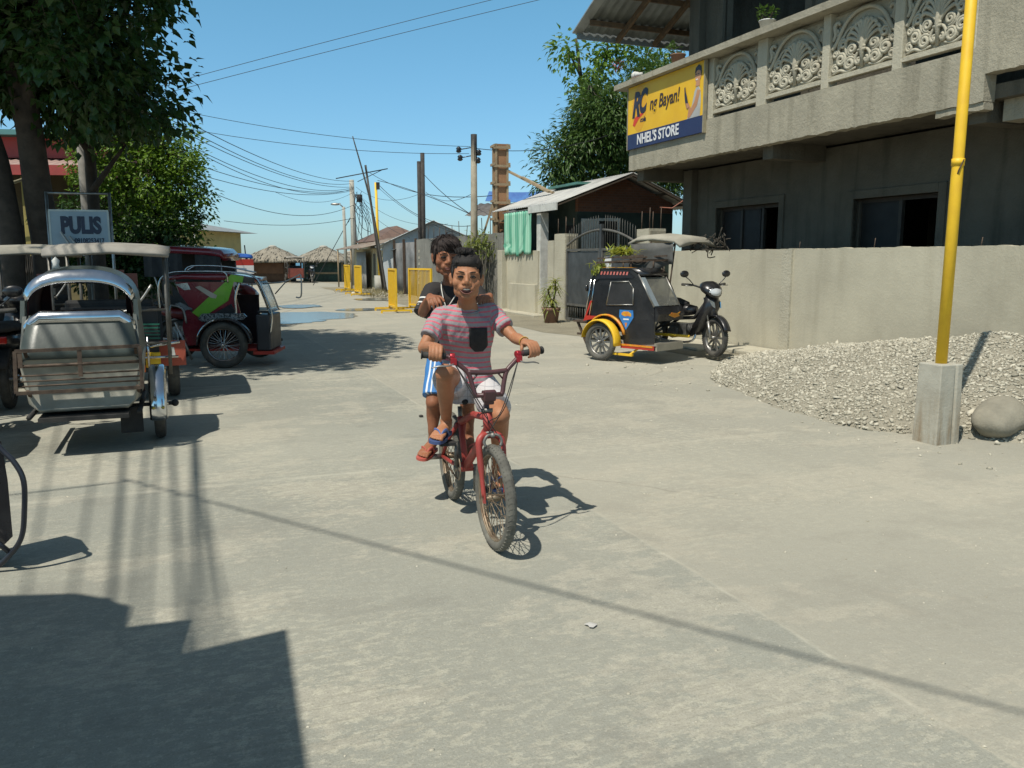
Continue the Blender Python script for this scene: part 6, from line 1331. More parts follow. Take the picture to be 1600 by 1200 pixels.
# fence of weathered boards between sign and maroon tricycle
t = thing('board_fence', 'weathered board and sapling fence in shade behind the roofed tricycles', 'fence', (-9.0, 15.6, 0), math.atan2(STREET.y, STREET.x))
m = MB(); rs = random.Random(4)
for k in range(34): x = -2.6 + k * .22; m.bar((x, 0, 0), (x + rs.uniform(-.05, .05), 0, 1.5 + rs.uniform(-.25, .35)), rs.uniform(.08, .18), .03)
m.build('boards', pm('grey_board', (.11, .095, .08), (.06, .05, .042), 4, .95), t); m = MB(); m.bar((-2.7, .04, .5), (5, .04, .5), .03, .08, Vector((0, 1, 0))); m.bar((-2.7, .04, 1.2), (5, .04, 1.2), .03, .08, Vector((0, 1, 0))); m.build('rail', LUM, t)
# yellow building at the beach end
t = simple_house('yellow_house', 'yellow house with a grey overhanging roof beyond the leafy tree', Vector((-19.2, 45, 0)), R(-8), 5.2, 5, 2.95, .7, pm('sun_yellow_wall', (.46, .36, .14), (.38, .3, .12), 2, .8), pm('grey_roof', (.27, .29, .29), (.2, .21, .21), 3, .6), True, .75)
MB().span((-.6, -.02, .9), (1.6, .001, 2.1)).build('window', pm('shade_window', (.07, .06, .04), None, 3, .6), t); MB().tube([(2.75, -.6, 0), (2.75, -.6, 2.95)], .05, 6).build('porch_post', PAINTW, t)
# stall out of view beside the camera: its sheet roof throws the stepped shadow
AW = thing('market_stall', 'market stall whose stepped sheet roof shades the near corner of the road', 'stall', (-2.4, 0.2, 0), 0)
def gs(px, py, h): return G(px, py) - SOF * h + Vector((0, 0, h)) - AW.location
m = MB(); h = 3.0
A_, B_, C_ = gs(443, 985, h), gs(474, 1200, h), gs(280, 1024, h); dn = (B_ - A_).normalized(); dl = (C_ - A_).normalized()
m.add([A_, A_ + dn * 4, A_ + dn * 4 + dl * 4.5, A_ + dl * 4.5] + [p + Vector((0, 0, .03)) for p in (A_, A_ + dn * 4, A_ + dn * 4 + dl * 4.5, A_ + dl * 4.5)], [(3, 2, 1, 0), (4, 5, 6, 7), (0, 1, 5, 4), (1, 2, 6, 5), (2, 3, 7, 6), (3, 0, 4, 7)]); m.build('roof_sheet', TIN, AW)
m = MB(); h = 3.12; D_, E_, F_ = gs(292, 970, h), gs(190, 982, h), gs(283, 1022, h); dn2 = (F_ - D_).normalized(); dl2 = (E_ - D_).normalized()
m.add([D_, D_ + dn2 * 3, D_ + dn2 * 3 + dl2 * 4.5, D_ + dl2 * 4.5] + [p + Vector((0, 0, .03)) for p in (D_, D_ + dn2 * 3, D_ + dn2 * 3 + dl2 * 4.5, D_ + dl2 * 4.5)], [(3, 2, 1, 0), (4, 5, 6, 7), (0, 1, 5, 4), (1, 2, 6, 5), (2, 3, 7, 6), (3, 0, 4, 7)]); m.build('roof_sheet', TIN, AW)
m = MB(); h = 3.25; pl3 = [gs(200, 952, h), gs(168, 938, h), gs(115, 929, h), gs(-60, 934, h), gs(-420, 1000, h), gs(-420, 1150, h), gs(150, 1100, h), gs(186, 990, h)]
m.prism([(p.x, p.y) for p in pl3], lambda x, y: (x, y, 3.25), lambda x, y: (x, y, 3.28)); m.build('roof_sheet', TIN, AW)
for p in (A_ + dn * .2 + dl * .6, A_ + dn * 3.5 + dl * .6, A_ + dn * .6 + dl * 3.8): MB().tube([(p.x, p.y, 0), (p.x, p.y, 2.98)], .05, 7).build('post', LUM, AW)
q = A_ + dn * 2 + dl * 2.8; m = MB(); m.box((q.x, q.y, .45), (1.4, .8, .9)); m.build('counter', pm('counter_wood', (.25, .18, .1), (.18, .12, .07), 5, .8), AW, bevel=.01)
# ------------------------------------------------------------------ the small red bicycle
BK0 = Vector((-.368, 4.948, 0)); BF = Vector((.293, -.956, 0)).normalized(); BL = Vector((-BF.y, BF.x, 0))   # forward, left of the bike
def BP(s, t, z): return BK0 + BF * s + BL * t + Vector((0, 0, z))
BKP = thing('bicycle', 'small rusty red bicycle carrying two boys toward the camera', 'bicycle', BK0, math.atan2(BF.y, BF.x))
WR = .268
REDF = pm('faded_red_frame', (.36, .05, .04), (.27, .042, .034), 9, .5, bmp=.1); REDD = pm('dark_maroon_bar', (.10, .04, .042), (.06, .026, .028), 9, .4); RIM = pm('rusty_rim', (.30, .25, .18), (.16, .11, .07), 18, .5, metal=.5); DTYRE = pm('dusty_bike_tyre', (.17, .165, .14), (.075, .072, .062), 6, .92, bmp=.5, bscale=120); GRIT = pm('grimy_alloy', (.26, .25, .23), (.12, .11, .1), 20, .55, metal=.6)
AL = 0.0
STR = R(3)                                             # slight steer
wheel(BKP, (0, 0, WR), (0, 1, 0), WR, .027, RIM, 36, False, .035, bead=.017, tyre_m=DTYRE)
SM = Matrix.Rotation(STR, 3, 'Z'); HB = Vector((.862, 0, .56))            # steering head, bottom
def ST(v): return HB + SM @ Vector(v)
FAX = ST((.088, 0, -.292))
wheel(BKP, FAX, SM @ Vector((0, 1, 0)), WR, .027, RIM, 36, False, .035, bead=.017, tyre_m=DTYRE)
m = MB()
crown = ST((.008, 0, .0))
for s in (-1, 1): m.tube(cat_rom([ST((.0, s * .0, .012)), ST((.012, s * .042, .008)), ST((.024, s * .062, -.03)), ST((.05, s * .06, -.15)), ST((.088, s * .058, -.285))], 5), [.019] * 10 + [.017] * 6 + [.012] * 5, 10); m.bar(ST((.084, s * .058, -.27)), ST((.094, s * .058, -.315)), .008, .03)
m.tube([ST((0, 0, -.005)), ST((-.008, 0, .03))], .026, 12); m.build('fork', REDF, BKP)
m = MB(); HT = ST((-.032, 0, .125)); BBp = Vector((.36, 0, .285)); SC0 = Vector((.245, 0, .52))
m.tube([ST((-.005, 0, .02)), HT], .026, 14); m.tube([HT + Vector((-.01, 0, -.03)), Vector((.55, 0, .62)), SC0], [.019] * 3, 10); m.tube([ST((-.012, 0, .045)), BBp], .023, 10); m.tube([BBp, SC0 + Vector((-.01, 0, .03))], .018, 10)
m.cyl(BBp + Vector((0, -.038, 0)), BBp + Vector((0, .038, 0)), .028);
for s in (-1, 1): m.tube([BBp + Vector((-.02, s * .03, 0)), Vector((.2, s * .045, .275)), Vector((0, s * .058, WR))], [.013, .012, .011], 8); m.tube([SC0 + Vector((0, s * .02, -.01)), Vector((.1, s * .048, .38)), Vector((0, s * .058, WR))], [.012, .011, .01], 8)
m.build('frame', REDF, BKP)
m = MB(); m.tube([ST((-.005, 0, .015)), ST((-.008, 0, .024))], .033, 12); m.tube([HT - Vector((0, 0, .004)), HT + Vector((-.004, 0, .016))], .031, 12); m.build('headset', GRIT, BKP)
# stem and high-rise bar
m = MB(); cl = ST((-.005, 0, .215)); m.tube([HT, ST((-.045, 0, .185))], .014, 10); m.box(ST((-.02, 0, .20)), (.075, .05, .05), (0, .3, STR)); m.box(cl + Vector((.02, 0, 0)), (.03, .062, .055), (0, .2, STR)); m.build('stem', REDD, BKP, bevel=.006)
bars = {}
m = MB(); m.tube([cl + SM @ Vector((0, -.075, 0)), cl + SM @ Vector((0, .075, 0))], .0125, 10)
for s in (-1, 1):
    q = [cl + SM @ Vector(v) for v in ((0, s * .065, 0), (0, s * .074, .012), (-.01, s * .085, .06), (-.018, s * .103, .115), (-.03, s * .15, .160), (-.045, s * .185, .19), (-.055, s * .20, .197), (-.085, s * .31, .205))]
    bars[s] = q; m.tube(cat_rom(q, 5), .0122, 10)
m.tube(cat_rom([cl + SM @ Vector((-.018, -.105, .118)), cl + SM @ Vector((-.016, 0, .112)), cl + SM @ Vector((-.018, .105, .118))], 5), .0125, 10)
m.tube([cl + SM @ Vector((-.012, -.086, .07)), cl + SM @ Vector((-.014, -.05, .112))], .005, 6); m.tube([cl + SM @ Vector((-.012, .086, .07)), cl + SM @ Vector((-.014, .05, .112))], .005, 6)
m.build('handlebar', REDD, BKP)
GRIPS = {}
for s in (-1, 1):
    a, b2 = bars[s][-2], bars[s][-1]; d = (b2 - a).normalized(); m = MB(); m.tube([a + d * .005, b2 + d * .012], .0165, 12); m.tube([b2 + d * .006, b2 + d * .014], .021, 12); m.build('grip', BLACKM, BKP); GRIPS[s] = (a.copy(), b2.copy())
    m = MB(); c = a - d * .028; m.tube([c - d * .012, c + d * .014], .019, 10); m.box(c + Vector((.022, 0, -.022)), (.03, .03, .035)); lv = m.build('brake_mount', pm('anodised_red', (.42, .03, .04), (.36, .03, .04), 8, .3, metal=.5), BKP, bevel=.004)
    m = MB(); m.tube(cat_rom([c + Vector((.03, 0, -.03)), c + Vector((.05, 0, -.042)) + d * .03, c + Vector((.055, 0, -.046)) + d * .08, c + Vector((.05, 0, -.058)) + d * .115], 4), [.006] * 10 + [.0045] * 3, 7, flat=.7); m.build('brake_lever', STEEL, lv)
m = MB()
ca = bars[-1][-2] + Vector((.03, .03, -.03)); cb = bars[1][-2] + Vector((.03, -.03, -.03)); cal = ST((.05, .0, -.005))
for c, e, o_ in ((ca, cal + Vector((0, .03, .02)), Vector((.06, .02, -.06))), (cb, cal + Vector((0, -.03, .02)), Vector((.06, -.02, -.07))), (ca, ST((-.03, .02, .02)), Vector((.09, .06, -.1))), (cb, ST((-.03, -.03, .05)), Vector((.1, -.05, -.12)))): m.tube(cat_rom([c, c.lerp(e, .35) + o_, c.lerp(e, .7) + o_ * .5, e], 6), .0026, 5)
m.build('brake_cable', BLACKM, BKP)
m = MB()
for s in (-1, 1): m.tube(cat_rom([ST((.045, 0, .022)), ST((.055, s * .03, .018)), ST((.058, s * .046, -.01)), ST((.062, s * .038, -.035))], 4), .0075, 7); m.box(ST((.066, s * .03, -.042)), (.03, .012, .014))
m.ell(ST((.055, 0, .02)), (.014, .014, .014), 10, 8); m.build('brake_caliper', GRIT, BKP)
# saddle, seat post, cranks
m = MB(); m.tube([SC0, SC0 + Vector((-.02, 0, .09))], .013, 10); m.build('seat_post', GRIT, BKP)
SEAT = SC0 + Vector((-.01, 0, .135))
m = MB(); m.loft([[SEAT + Vector((x, math.cos(a) * w_, z + math.sin(a) * h_)) for a in [2 * PI * k / 14 for k in range(14)]] for x, w_, z, h_ in ((.14, .012, .005, .012), (.10, .028, .004, .022), (.02, .04, 0, .026), (-.06, .07, .003, .03), (-.11, .078, .008, .028), (-.135, .05, .012, .015))]); m.build('saddle', BLACKM, BKP)
m = MB(); m.torus(BBp + Vector((0, -.048, 0)), (0, 1, 0), .072, .004, 30, 6)
for k in range(5): a = 2 * PI * k / 5; m.bar(BBp + Vector((0, -.048, 0)), BBp + Vector((math.cos(a) * .07, -.048, math.sin(a) * .07)), .012, .004, Vector((0, 1, 0)))
m.build('chainring', RIM, BKP)
CA = R(78); cv = Vector((math.cos(CA), 0, math.sin(CA)))
PED = {}
m = MB(); m.tube([BBp + Vector((0, -.055, 0)), BBp + Vector((0, -.062, 0)) + cv * .155], [.013, .01], 8); m.tube([BBp + Vector((0, .055, 0)), BBp + Vector((0, .062, 0)) - cv * .155], [.013, .01], 8); m.tube([BBp + Vector((0, -.07, 0)), BBp + Vector((0, .07, 0))], .012, 8); m.build('crank', GRIT, BKP)
for s in (-1, 1):
    c = BBp + Vector((0, s * .115, 0)) + cv * (.155 if s < 0 else -.155); PED[s] = c; m = MB(); m.box(c, (.085, .09, .02)); m.cyl(c + Vector((0, -s * .055, 0)), c + Vector((0, s * .05, 0)), .007, n=8); m.build('pedal', BLACKM, BKP, bevel=.006)
m = MB()
for k in range(44):
    f = k / 43; top = k % 2; p = Vector((.36 - .36 * f, -.048, (.285 + .07) * (1 - f) + (WR + .032) * f)); q = Vector((.36 - .36 * f, -.048, (.285 - .07) * (1 - f) + (WR - .032) * f)); m.box(p, (.0085, .006, .007)); m.box(q, (.0085, .006, .007))
m.torus((0, -.048, WR), (0, 1, 0), .032, .005, 20, 6); m.build('chain', pm('rusty_chain', (.12, .075, .045), (.07, .045, .03), 30, .7, metal=.4), BKP)
for s in (-1, 1): m = MB(); m.tube([(0, s * .05, WR), (0, s * .165, WR)], .017, 10); m.build('foot_peg', STEEL, BKP)
def BW(v): return BK0 + BF * v[0] + BL * v[1] + Vector((0, 0, v[2]))       # bike frame -> world
# ------------------------------------------------------------------ people: one continuous remeshed body each
def vox(mb, name, size, smooth=3, fac=.5):
    me = mb.mesh(name); import bmesh
    b = bmesh.new(); b.from_mesh(me); bmesh.ops.recalc_face_normals(b, faces=b.faces[:]); b.to_mesh(me); b.free()
    o = bpy.data.objects.new(name, me); COL.objects.link(o)
    r_ = o.modifiers.new('r', 'REMESH'); r_.mode = 'VOXEL'; r_.voxel_size = size; r_.use_smooth_shade = True
    s_ = o.modifiers.new('s', 'SMOOTH'); s_.factor = fac; s_.iterations = smooth
    dg = bpy.context.evaluated_depsgraph_get(); out = bpy.data.meshes.new_from_object(o.evaluated_get(dg))
    bpy.data.objects.remove(o); bpy.data.meshes.remove(me); out.name = name
    out.polygons.foreach_set('use_smooth', [True] * len(out.polygons)); return out
def limb(m, pts, rad, n=14, k=5):
    """tapered limb through joints with round ends; rad per joint, a number or (side, front)"""
    q = cat_rom(pts, k); K = len(pts) - 1; rr = []
    for i in range(len(q)):
        t = min(i / k, K); a = int(min(t, K - 1)); f = t - a; f = f * f * (3 - 2 * f)
        g_ = lambda r_: r_ if isinstance(r_, (tuple, list)) else (r_, r_)
        ra, rb = g_(rad[a]), g_(rad[a + 1]); rr.append((ra[0] * (1 - f) + rb[0] * f, ra[1] * (1 - f) + rb[1] * f))
    m.tube(q, rr, n)
    for e, r_ in ((q[0], rr[0]), (q[-1], rr[-1])): m.ell(e, (min(r_),) * 3, 12, 8)
def ringstack(m, secs, side, n=28, sq=.8):
    """secs: (centre, half width, half depth); rings lie across the spine"""
    rings = []
    for i, (c, a, b2) in enumerate(secs):
        c = Vector(c); d = (Vector(secs[min(i + 1, len(secs) - 1)][0]) - Vector(secs[max(i - 1, 0)][0])).normalized(); x = (side - d * side.dot(d)).normalized(); y = d.cross(x); ring = []
        for k in range(n):
            t = 2 * PI * k / n; cx, cy = math.cos(t), math.sin(t); ring.append(c + x * a * math.copysign(abs(cx) ** sq, cx) + y * b2 * math.copysign(abs(cy) ** sq, cy))
        rings.append(ring)
    m.loft(rings)
def head(m, M, s=1.0):
    """skull, jaw, nose, ears added to the body volume; M: x = right in view, y = forward, z = up"""
    Q = M.to_3x3(); P = lambda x, y, z: M @ (Vector((x, y, z)) * s)
    E = lambda c, r_, rot=None: m.ell(P(*c), [q * s for q in r_], 20, 14, Q if rot is None else Q @ Euler(rot).to_matrix())
    E((0, -.018, .035), (.077, .094, .084)); E((0, .012, .0), (.074, .075, .084)); E((0, .020, -.040), (.068, .066, .060)); E((0, .032, -.078), (.050, .046, .036)); E((0, .060, -.098), (.026, .020, .018))
    for k in (-1, 1):
        E((k * .046, .048, -.026), (.028, .027, .030)); E((k * .046, .014, -.066), (.020, .038, .034)); E((k * .030, .074, .024), (.032, .013, .010)); E((k * .0815, -.006, -.006), (.010, .020, .031), (0, k * .12, k * .45)); E((k * .080, .000, -.028), (.008, .010, .012))
        E((k * .0155, .088, -.031), (.0105, .011, .0085)); E((k * .034, .056, .002), (.026, .027, .018)); E((k * .034, .0745, .0105), (.018, .0085, .0052)); E((k * .022, .075, -.055), (.020, .014, .018))
    m.tube([P(0, .079, .020), P(0, .089, -.006), P(0, .098, -.026)], [.010 * s, .011 * s, .0135 * s], 10); E((0, .095, -.029), (.0145, .012, .0105)); E((0, .082, -.050), (.022, .014, .012))
    return P
def face(par, P, s, open_, look=(0, 0), Q=None):
    EYEW = pm('eye_white', (.17, .145, .125), (.13, .11, .095), 30, .25); IRIS = pm('eye_dark', (.012, .008, .006), None, 20, .12, coat=1); LASH = pm('lash_hair', (.016, .011, .009), None, 30, .7); LIPS = pm('lips', (.20, .072, .052), (.16, .058, .042), 30, .5); MOUTH = pm('mouth_inside', (.05, .012, .012), None, 30, .5); TEETH = pm('teeth', (.62, .59, .52), (.52, .49, .43), 30, .3)
    A = (lambda v: Q @ Vector(v)) if Q is not None else Vector
    for k in (-1, 1):
        m = MB(); m.ell(P(k * .0325, .0768, .002), (.0130 * s, .0090 * s, .0038 * s), 14, 10, Q); e = m.build('eye', EYEW, par)
        m = MB(); m.ell(P(k * .0325 + look[0], .0836, .0022), (.0072 * s, .0040 * s, .0040 * s), 12, 8, Q); m.build('iris', IRIS, e)
        m = MB(); m.tube(cat_rom([P(k * .0165, .0825, .0015), P(k * .025, .0870, .0062), P(k * .036, .0862, .0068), P(k * .0485, .0755, .002)], 5), [.0014 * s] + [.0030 * s] * 14 + [.0010 * s], 6); m.tube(cat_rom([P(k * .018, .0825, -.001), P(k * .032, .0855, -.0045), P(k * .047, .077, -.0005)], 5), .0011 * s, 5); m.build('eyelashes', LASH, par)
        m = MB(); m.tube(cat_rom([P(k * .0135, .0895, .0245), P(k * .028, .0885, .0285), P(k * .043, .0815, .0290), P(k * .057, .068, .0225)], 5), [.0030 * s] * 4 + [.0040 * s] * 8 + [.0016 * s] * 4, 7, flat=.7); m.build('eyebrow', LASH, par)
    for k in (-1, 1): m = MB(); m.ell(P(k * .0070, .0985, -.0385), (.0036 * s, .004 * s, .0022 * s), 8, 6, Q); m.build('nostril', MOUTH, par)
    if open_:
        sm = lambda u: .0165 * u * u                                   # corners lifted
        yy = lambda u, o=0: .0905 - .0175 * u * u + o
        m = MB(); rows = []
        for i in range(15): u = -1 + 2 * i / 14; h = .0178 * math.sqrt(max(.0, 1 - u * u)) + .0004; rows.append([P(u * .0395, yy(u, -.012), -.0675 + sm(u) + h * .75), P(u * .0395, yy(u, .0), -.0675 + sm(u) + h * .75), P(u * .0395, yy(u, -.001), -.0675 + sm(u) - h), P(u * .0395, yy(u, -.013), -.0675 + sm(u) - h)])
        m.loft(rows); mo = m.build('mouth', MOUTH, par)
        m = MB(); rows = []
        for i in range(13): u = -1 + 2 * i / 12; h = .0090 * math.sqrt(max(0, 1 - u * u * .8)); rows.append([P(u * .0330, yy(u * .82, -.002), -.0570 + sm(u * .82)), P(u * .0330, yy(u * .82, .0002), -.0570 + sm(u * .82)), P(u * .0330, yy(u * .82, .0), -.0570 + sm(u * .82) - h), P(u * .0330, yy(u * .82, -.002), -.0570 + sm(u * .82) - h)])
        m.loft(rows); m.build('teeth', TEETH, mo)
        m = MB(); m.tube([P(.0405 * u, yy(u, .0012), -.0555 + sm(u) - .0095 * u * u) for u in [-1 + i / 8 for i in range(17)]], [.0014 * s] + [.0022 * s] * 15 + [.0014 * s], 8); m.tube([P(.0405 * u, yy(u, .0008), -.0675 + sm(u) - .0168 * math.sqrt(max(0, 1 - u * u))) for u in [-1 + i / 8 for i in range(17)]], [.0014 * s] + [.0026 * s] * 15 + [.0014 * s], 8); m.build('lips', LIPS, par)
    else:
        m = MB(); m.tube(cat_rom([P(-.026, .080, -.061), P(-.01, .0920, -.0605), P(0, .0925, -.0615), P(.01, .0920, -.0605), P(.026, .080, -.061)], 4), [.0015 * s] + [.0034 * s] * 15 + [.0015 * s], 8); m.tube(cat_rom([P(-.024, .080, -.063), P(0, .0925, -.0700), P(.024, .080, -.063)], 6), [.0015 * s] + [.0042 * s] * 11 + [.0015 * s], 8); m.build('lips', LIPS, par)
def chain(m, p, dirs, lens, rads, n=9):
    pts = [Vector(p)]
    for d, l in zip(dirs, lens): pts.append(pts[-1] + d.normalized() * l)
    m.tube(cat_rom(pts, 4), [rads[0] + (rads[-1] - rads[0]) * i / (4 * (len(pts) - 1)) for i in range(4 * (len(pts) - 1) + 1)], n)
    m.ell(pts[-1], (rads[-1],) * 3, 10, 8); m.ell(pts[0], (rads[0],) * 3, 10, 8); return pts
def grip_hand(m, wrist, c0, c1, fwd, inner, s=1.0):
    """fist closed round a bar from c0 (thumb side) to c1; fwd = away from the rider; four unequal fingers and a thumb"""
    b2 = (c1 - c0).normalized(); u = wrist - (c0 + c1) / 2; u = (u - b2 * u.dot(b2)).normalized(); v = b2.cross(u); v = v if v.dot(fwd) > 0 else -v
    off = [.018, .0365, .055, .072]; kn = []
    for i, o in enumerate(off):
        L = (1.0, 1.08, 1.02, .86)[i]; pts = []; c = c0 + b2 * o * s
        for t, r_ in ((38, .047), (62, .043), (92, .034), (125, .029), (160, .0275), (196, .0265), (228 * L, .026)): a = R(t); pts.append(c + (u * math.cos(a) + v * math.sin(a)) * r_ * s)
        q = cat_rom(pts, 3); k = len(q); m.tube(q, [(.0094 - .0026 * j / (k - 1)) * s for j in range(k)], 10); m.ell(q[-1], (.0068 * s,) * 3, 8, 6); m.ell(pts[1], (.0102 * s,) * 3, 10, 8); kn.append(pts[0])
    mid = (kn[1] + kn[2]) / 2
    # back of the hand: flattened loft from wrist to the knuckles
    rings = []; w0 = wrist
    for f, ww, th in ((0, .024, .019), (.25, .028, .0195), (.55, .036, .019), (.85, .0405, .0165), (1.0, .040, .012)):
        c = w0.lerp(mid, f); d = (mid - w0).normalized(); x = (b2 - d * b2.dot(d)).normalized(); y = d.cross(x); rings.append([c + x * ww * s * math.cos(a) + y * th * s * math.sin(a) for a in [2 * PI * k / 14 for k in range(14)]])
    m.loft(rings); m.ell(w0, (.022 * s,) * 3, 10, 8); m.ell(w0.lerp(mid, .45) - b2 * .026 * s - v * .004, (.016 * s,) * 3, 10, 8)
    # thumb leaves the side of the palm near its base and closes under the bar
    tb = w0.lerp(mid, .42) - b2 * .026 * s; a_ = c0 - b2 * .004 * s
    chain(m, tb, [(a_ + u * .026 * s - v * .012 * s) - tb, -v * .8 - u * .6 + b2 * .25, -u + v * .35 + b2 * .3], [.034 * s, .028 * s, .022 * s], [.0115 * s, .0085 * s])
def open_hand(m, wrist, d, nrm, thumb, curls, s=1.0):
    """palm from the wrist along d, back of the hand facing nrm, thumb toward thumb; fingers bend away from nrm"""
    d = d.normalized(); nrm = (nrm - d * nrm.dot(d)).normalized(); t = thumb - d * thumb.dot(d) - nrm * thumb.dot(nrm); t.normalize(); rings = []
    for f, ww, th in ((0, .023, .018), (.3, .031, .018), (.7, .039, .016), (1.0, .039, .012)):
        c = wrist + d * .078 * s * f; rings.append([c + t * ww * s * math.cos(a) + nrm * th * s * math.sin(a) for a in [2 * PI * k / 14 for k in range(14)]])
    m.loft(rings); m.ell(wrist, (.021 * s,) * 3, 10, 8)
    for i, (o, L) in enumerate(((.030, .92), (.0105, 1.0), (-.0095, .95), (-.0285, .76))):
        p = wrist + d * (.076 - .004 * abs(i - 1)) * s + t * o * s; c1, c2, c3 = curls; sp = t * (o * 2.2)
        dd = lambda a: d * math.cos(R(a)) - nrm * math.sin(R(a)) + sp
        chain(m, p, [dd(c1 + i * 3), dd(c1 + c2 + i * 3), dd(c1 + c2 + c3)], [.038 * L * s, .024 * L * s, .02 * L * s], [.0092 * s, .0066 * s])
    tb = wrist + d * .024 * s + t * .026 * s
    chain(m, tb, [t * .75 + d * .65 - nrm * .2, t * .35 + d * .9 - nrm * .35, d - nrm * .5], [.03 * s, .027 * s, .022 * s], [.0115 * s, .0078 * s])
def foot(m, heel, toe, up, big, s=1.0):
    """heel to ball with five separate toes; big = side on which the big toe lies"""
    d = (toe - heel).normalized(); L = (toe - heel).length; x = (big - d * big.dot(d)).normalized(); up = (up - d * up.dot(d) - x * up.dot(x)).normalized(); rings = []
    for f, wl, h, z in ((0.0, .022, .020, .026), (.08, .030, .028, .030), (.3, .030, .030, .032), (.5, .036, .024, .026), (.68, .043, .018, .019), (.78, .044, .014, .015)):
        c = heel + d * L * f + up * z * s; rings.append([c + x * wl * s * math.cos(a) + up * h * s * math.sin(a) for a in [2 * PI * k / 16 for k in range(16)]])
    m.loft(rings)
    for i, (o, l, r_) in enumerate(((.031, 1.0, .0125), (.0115, .99, .0092), (-.006, .95, .0086), (-.021, .90, .0082), (-.034, .84, .0078))):
        a = heel + d * L * .74 + x * o * .95 * s + up * .014 * s; b2 = heel + d * (L * l - .006) + x * o * 1.08 * s + up * .010 * s; m.tube([a, a.lerp(b2, .55) + up * .004 * s, b2], [r_ * s, r_ * s * .95, r_ * s * .9], 9); m.ell(b2, (r_ * s * .98,) * 3, 9, 7)
    return heel + d * L * .12 + up * .045 * s
def flipflop(par, heel, toe, up, big, mat, strap, s=1.0):
    d = (toe - heel).normalized(); L = (toe - heel).length; x = (big - d * big.dot(d)).normalized(); u = (up - d * up.dot(d) - x * up.dot(x)).normalized(); P = lambda f, o, z: heel + d * L * f + x * o * s + u * z * s
    out = [(-.07, 0), (-.04, .026), (.1, .036), (.35, .034), (.6, .045), (.85, .047), (1.02, .036), (1.07, .015), (1.05, -.012), (.95, -.038), (.8, -.047), (.55, -.043), (.3, -.034), (.1, -.035), (-.04, -.026)]
    q = cat_rom([(a, b2, 0) for a, b2 in out + out[:1]], 3)[:-1]
    m = MB(); m.prism([(p.x, p.y) for p in q], lambda f, o: P(f, o, -.016), lambda f, o: P(f, o, .0)); so = m.build('flip_flop', mat, par)
    m = MB(); tp = P(.80, .017, .003)
    for k in (-1, 1): m.tube(cat_rom([tp, P(.70, .017 + k * .012, .034), P(.55, k * .034 + .004, .038), P(.40, k * .041, .004)], 5), [(.004, .007)] * 4 + [(.004, .010)] * 12, 8)
    m.tube([P(.80, .017, -.004), P(.76, .017, .028)], .005, 7); m.build('strap', strap, so)
def hair_strands(m, P, s, roots, n, seed, L, r_, flow, Q):
    """tapered locks of hair lying along the skull; flow(p) -> direction in head space"""
    rs = random.Random(seed)
    for _ in range(n):
        p = roots(rs)
        if p is None: continue
        p = Vector(p); pts = [p]; d0 = None
        for k in range(3):
            d = Vector(flow(pts[-1], rs)).normalized(); pts.append(pts[-1] + d * L * rs.uniform(.7, 1.25) / 3)
        m.tube([P(*q) for q in pts], [r_ * s, r_ * s * 1.1, r_ * s * .8, .0006], 5)
def lie(p, g, out=.06):
    n_ = Vector((p.x, p.y + .022, (p.z - .046) * .95)).normalized(); g = Vector(g); return g - n_ * g.dot(n_) + n_ * out
def skin_mat(name, c1, c2):
    m, nt, b = _new(name); v = coords(nt)
    nt.links.new(mixc(nt, ramp(nt, noise_n(nt, v, 14, 5), .3, .7), c1, c2), b.inputs['Base Color']); b.inputs['Roughness'].default_value = .56; b.inputs['Specular IOR Level'].default_value = .32
    b.inputs['Subsurface Weight'].default_value = .12; b.inputs['Subsurface Radius'].default_value = (.012, .005, .003); b.inputs['Subsurface Scale'].default_value = 1.0
    bump(nt, b, noise_n(nt, v, 220, 3), .001, .3); return m
SKIN_A = skin_mat('tanned_skin', (.40, .185, .098), (.32, .14, .072)); SKIN_B = skin_mat('deep_tan_skin', (.30, .125, .065), (.23, .092, .048))
HAIR = pm('black_hair', (.013, .011, .011), (.024, .02, .018), 40, .62, spec=.35, bmp=.6, bscale=300)
def link(me, name, mats, par):
    for m_ in (mats if isinstance(mats, (list, tuple)) else [mats]): me.materials.append(m_)
    o = bpy.data.objects.new(name, me); COL.objects.link(o); o.parent = par; return o
def wrinkle(me, amp, sc, stretch=(1, 1, 1), seed=0):
    n = len(me.vertices); co = np.empty(n * 3, np.float32); me.vertices.foreach_get('co', co); no = np.empty(n * 3, np.float32); me.vertices.foreach_get('normal', no); co = co.reshape(-1, 3); no = no.reshape(-1, 3)
    for i in range(n):
        p = co[i]; q = Vector((p[0] * sc * stretch[0] + seed, p[1] * sc * stretch[1], p[2] * sc * stretch[2])); a = noise.noise(q) + .5 * noise.noise(q * 2.3); co[i] = p + no[i] * amp * a
    me.vertices.foreach_set('co', co.reshape(-1)); me.update()
def fattr(me, name, fn):
    a = me.attributes.new(name, 'FLOAT', 'POINT'); a.data.foreach_set('value', [fn(v.co) for v in me.vertices])
def seg_t(p, a, b2):
    d = b2 - a; t = max(-.3, min(1.4, (p - a).dot(d) / d.length_squared)); return t * d.length, (p - (a + d * max(0, min(1, t)))).length

def W_(*a): return Vector(a)
XR = Vector((1, 0, 0))
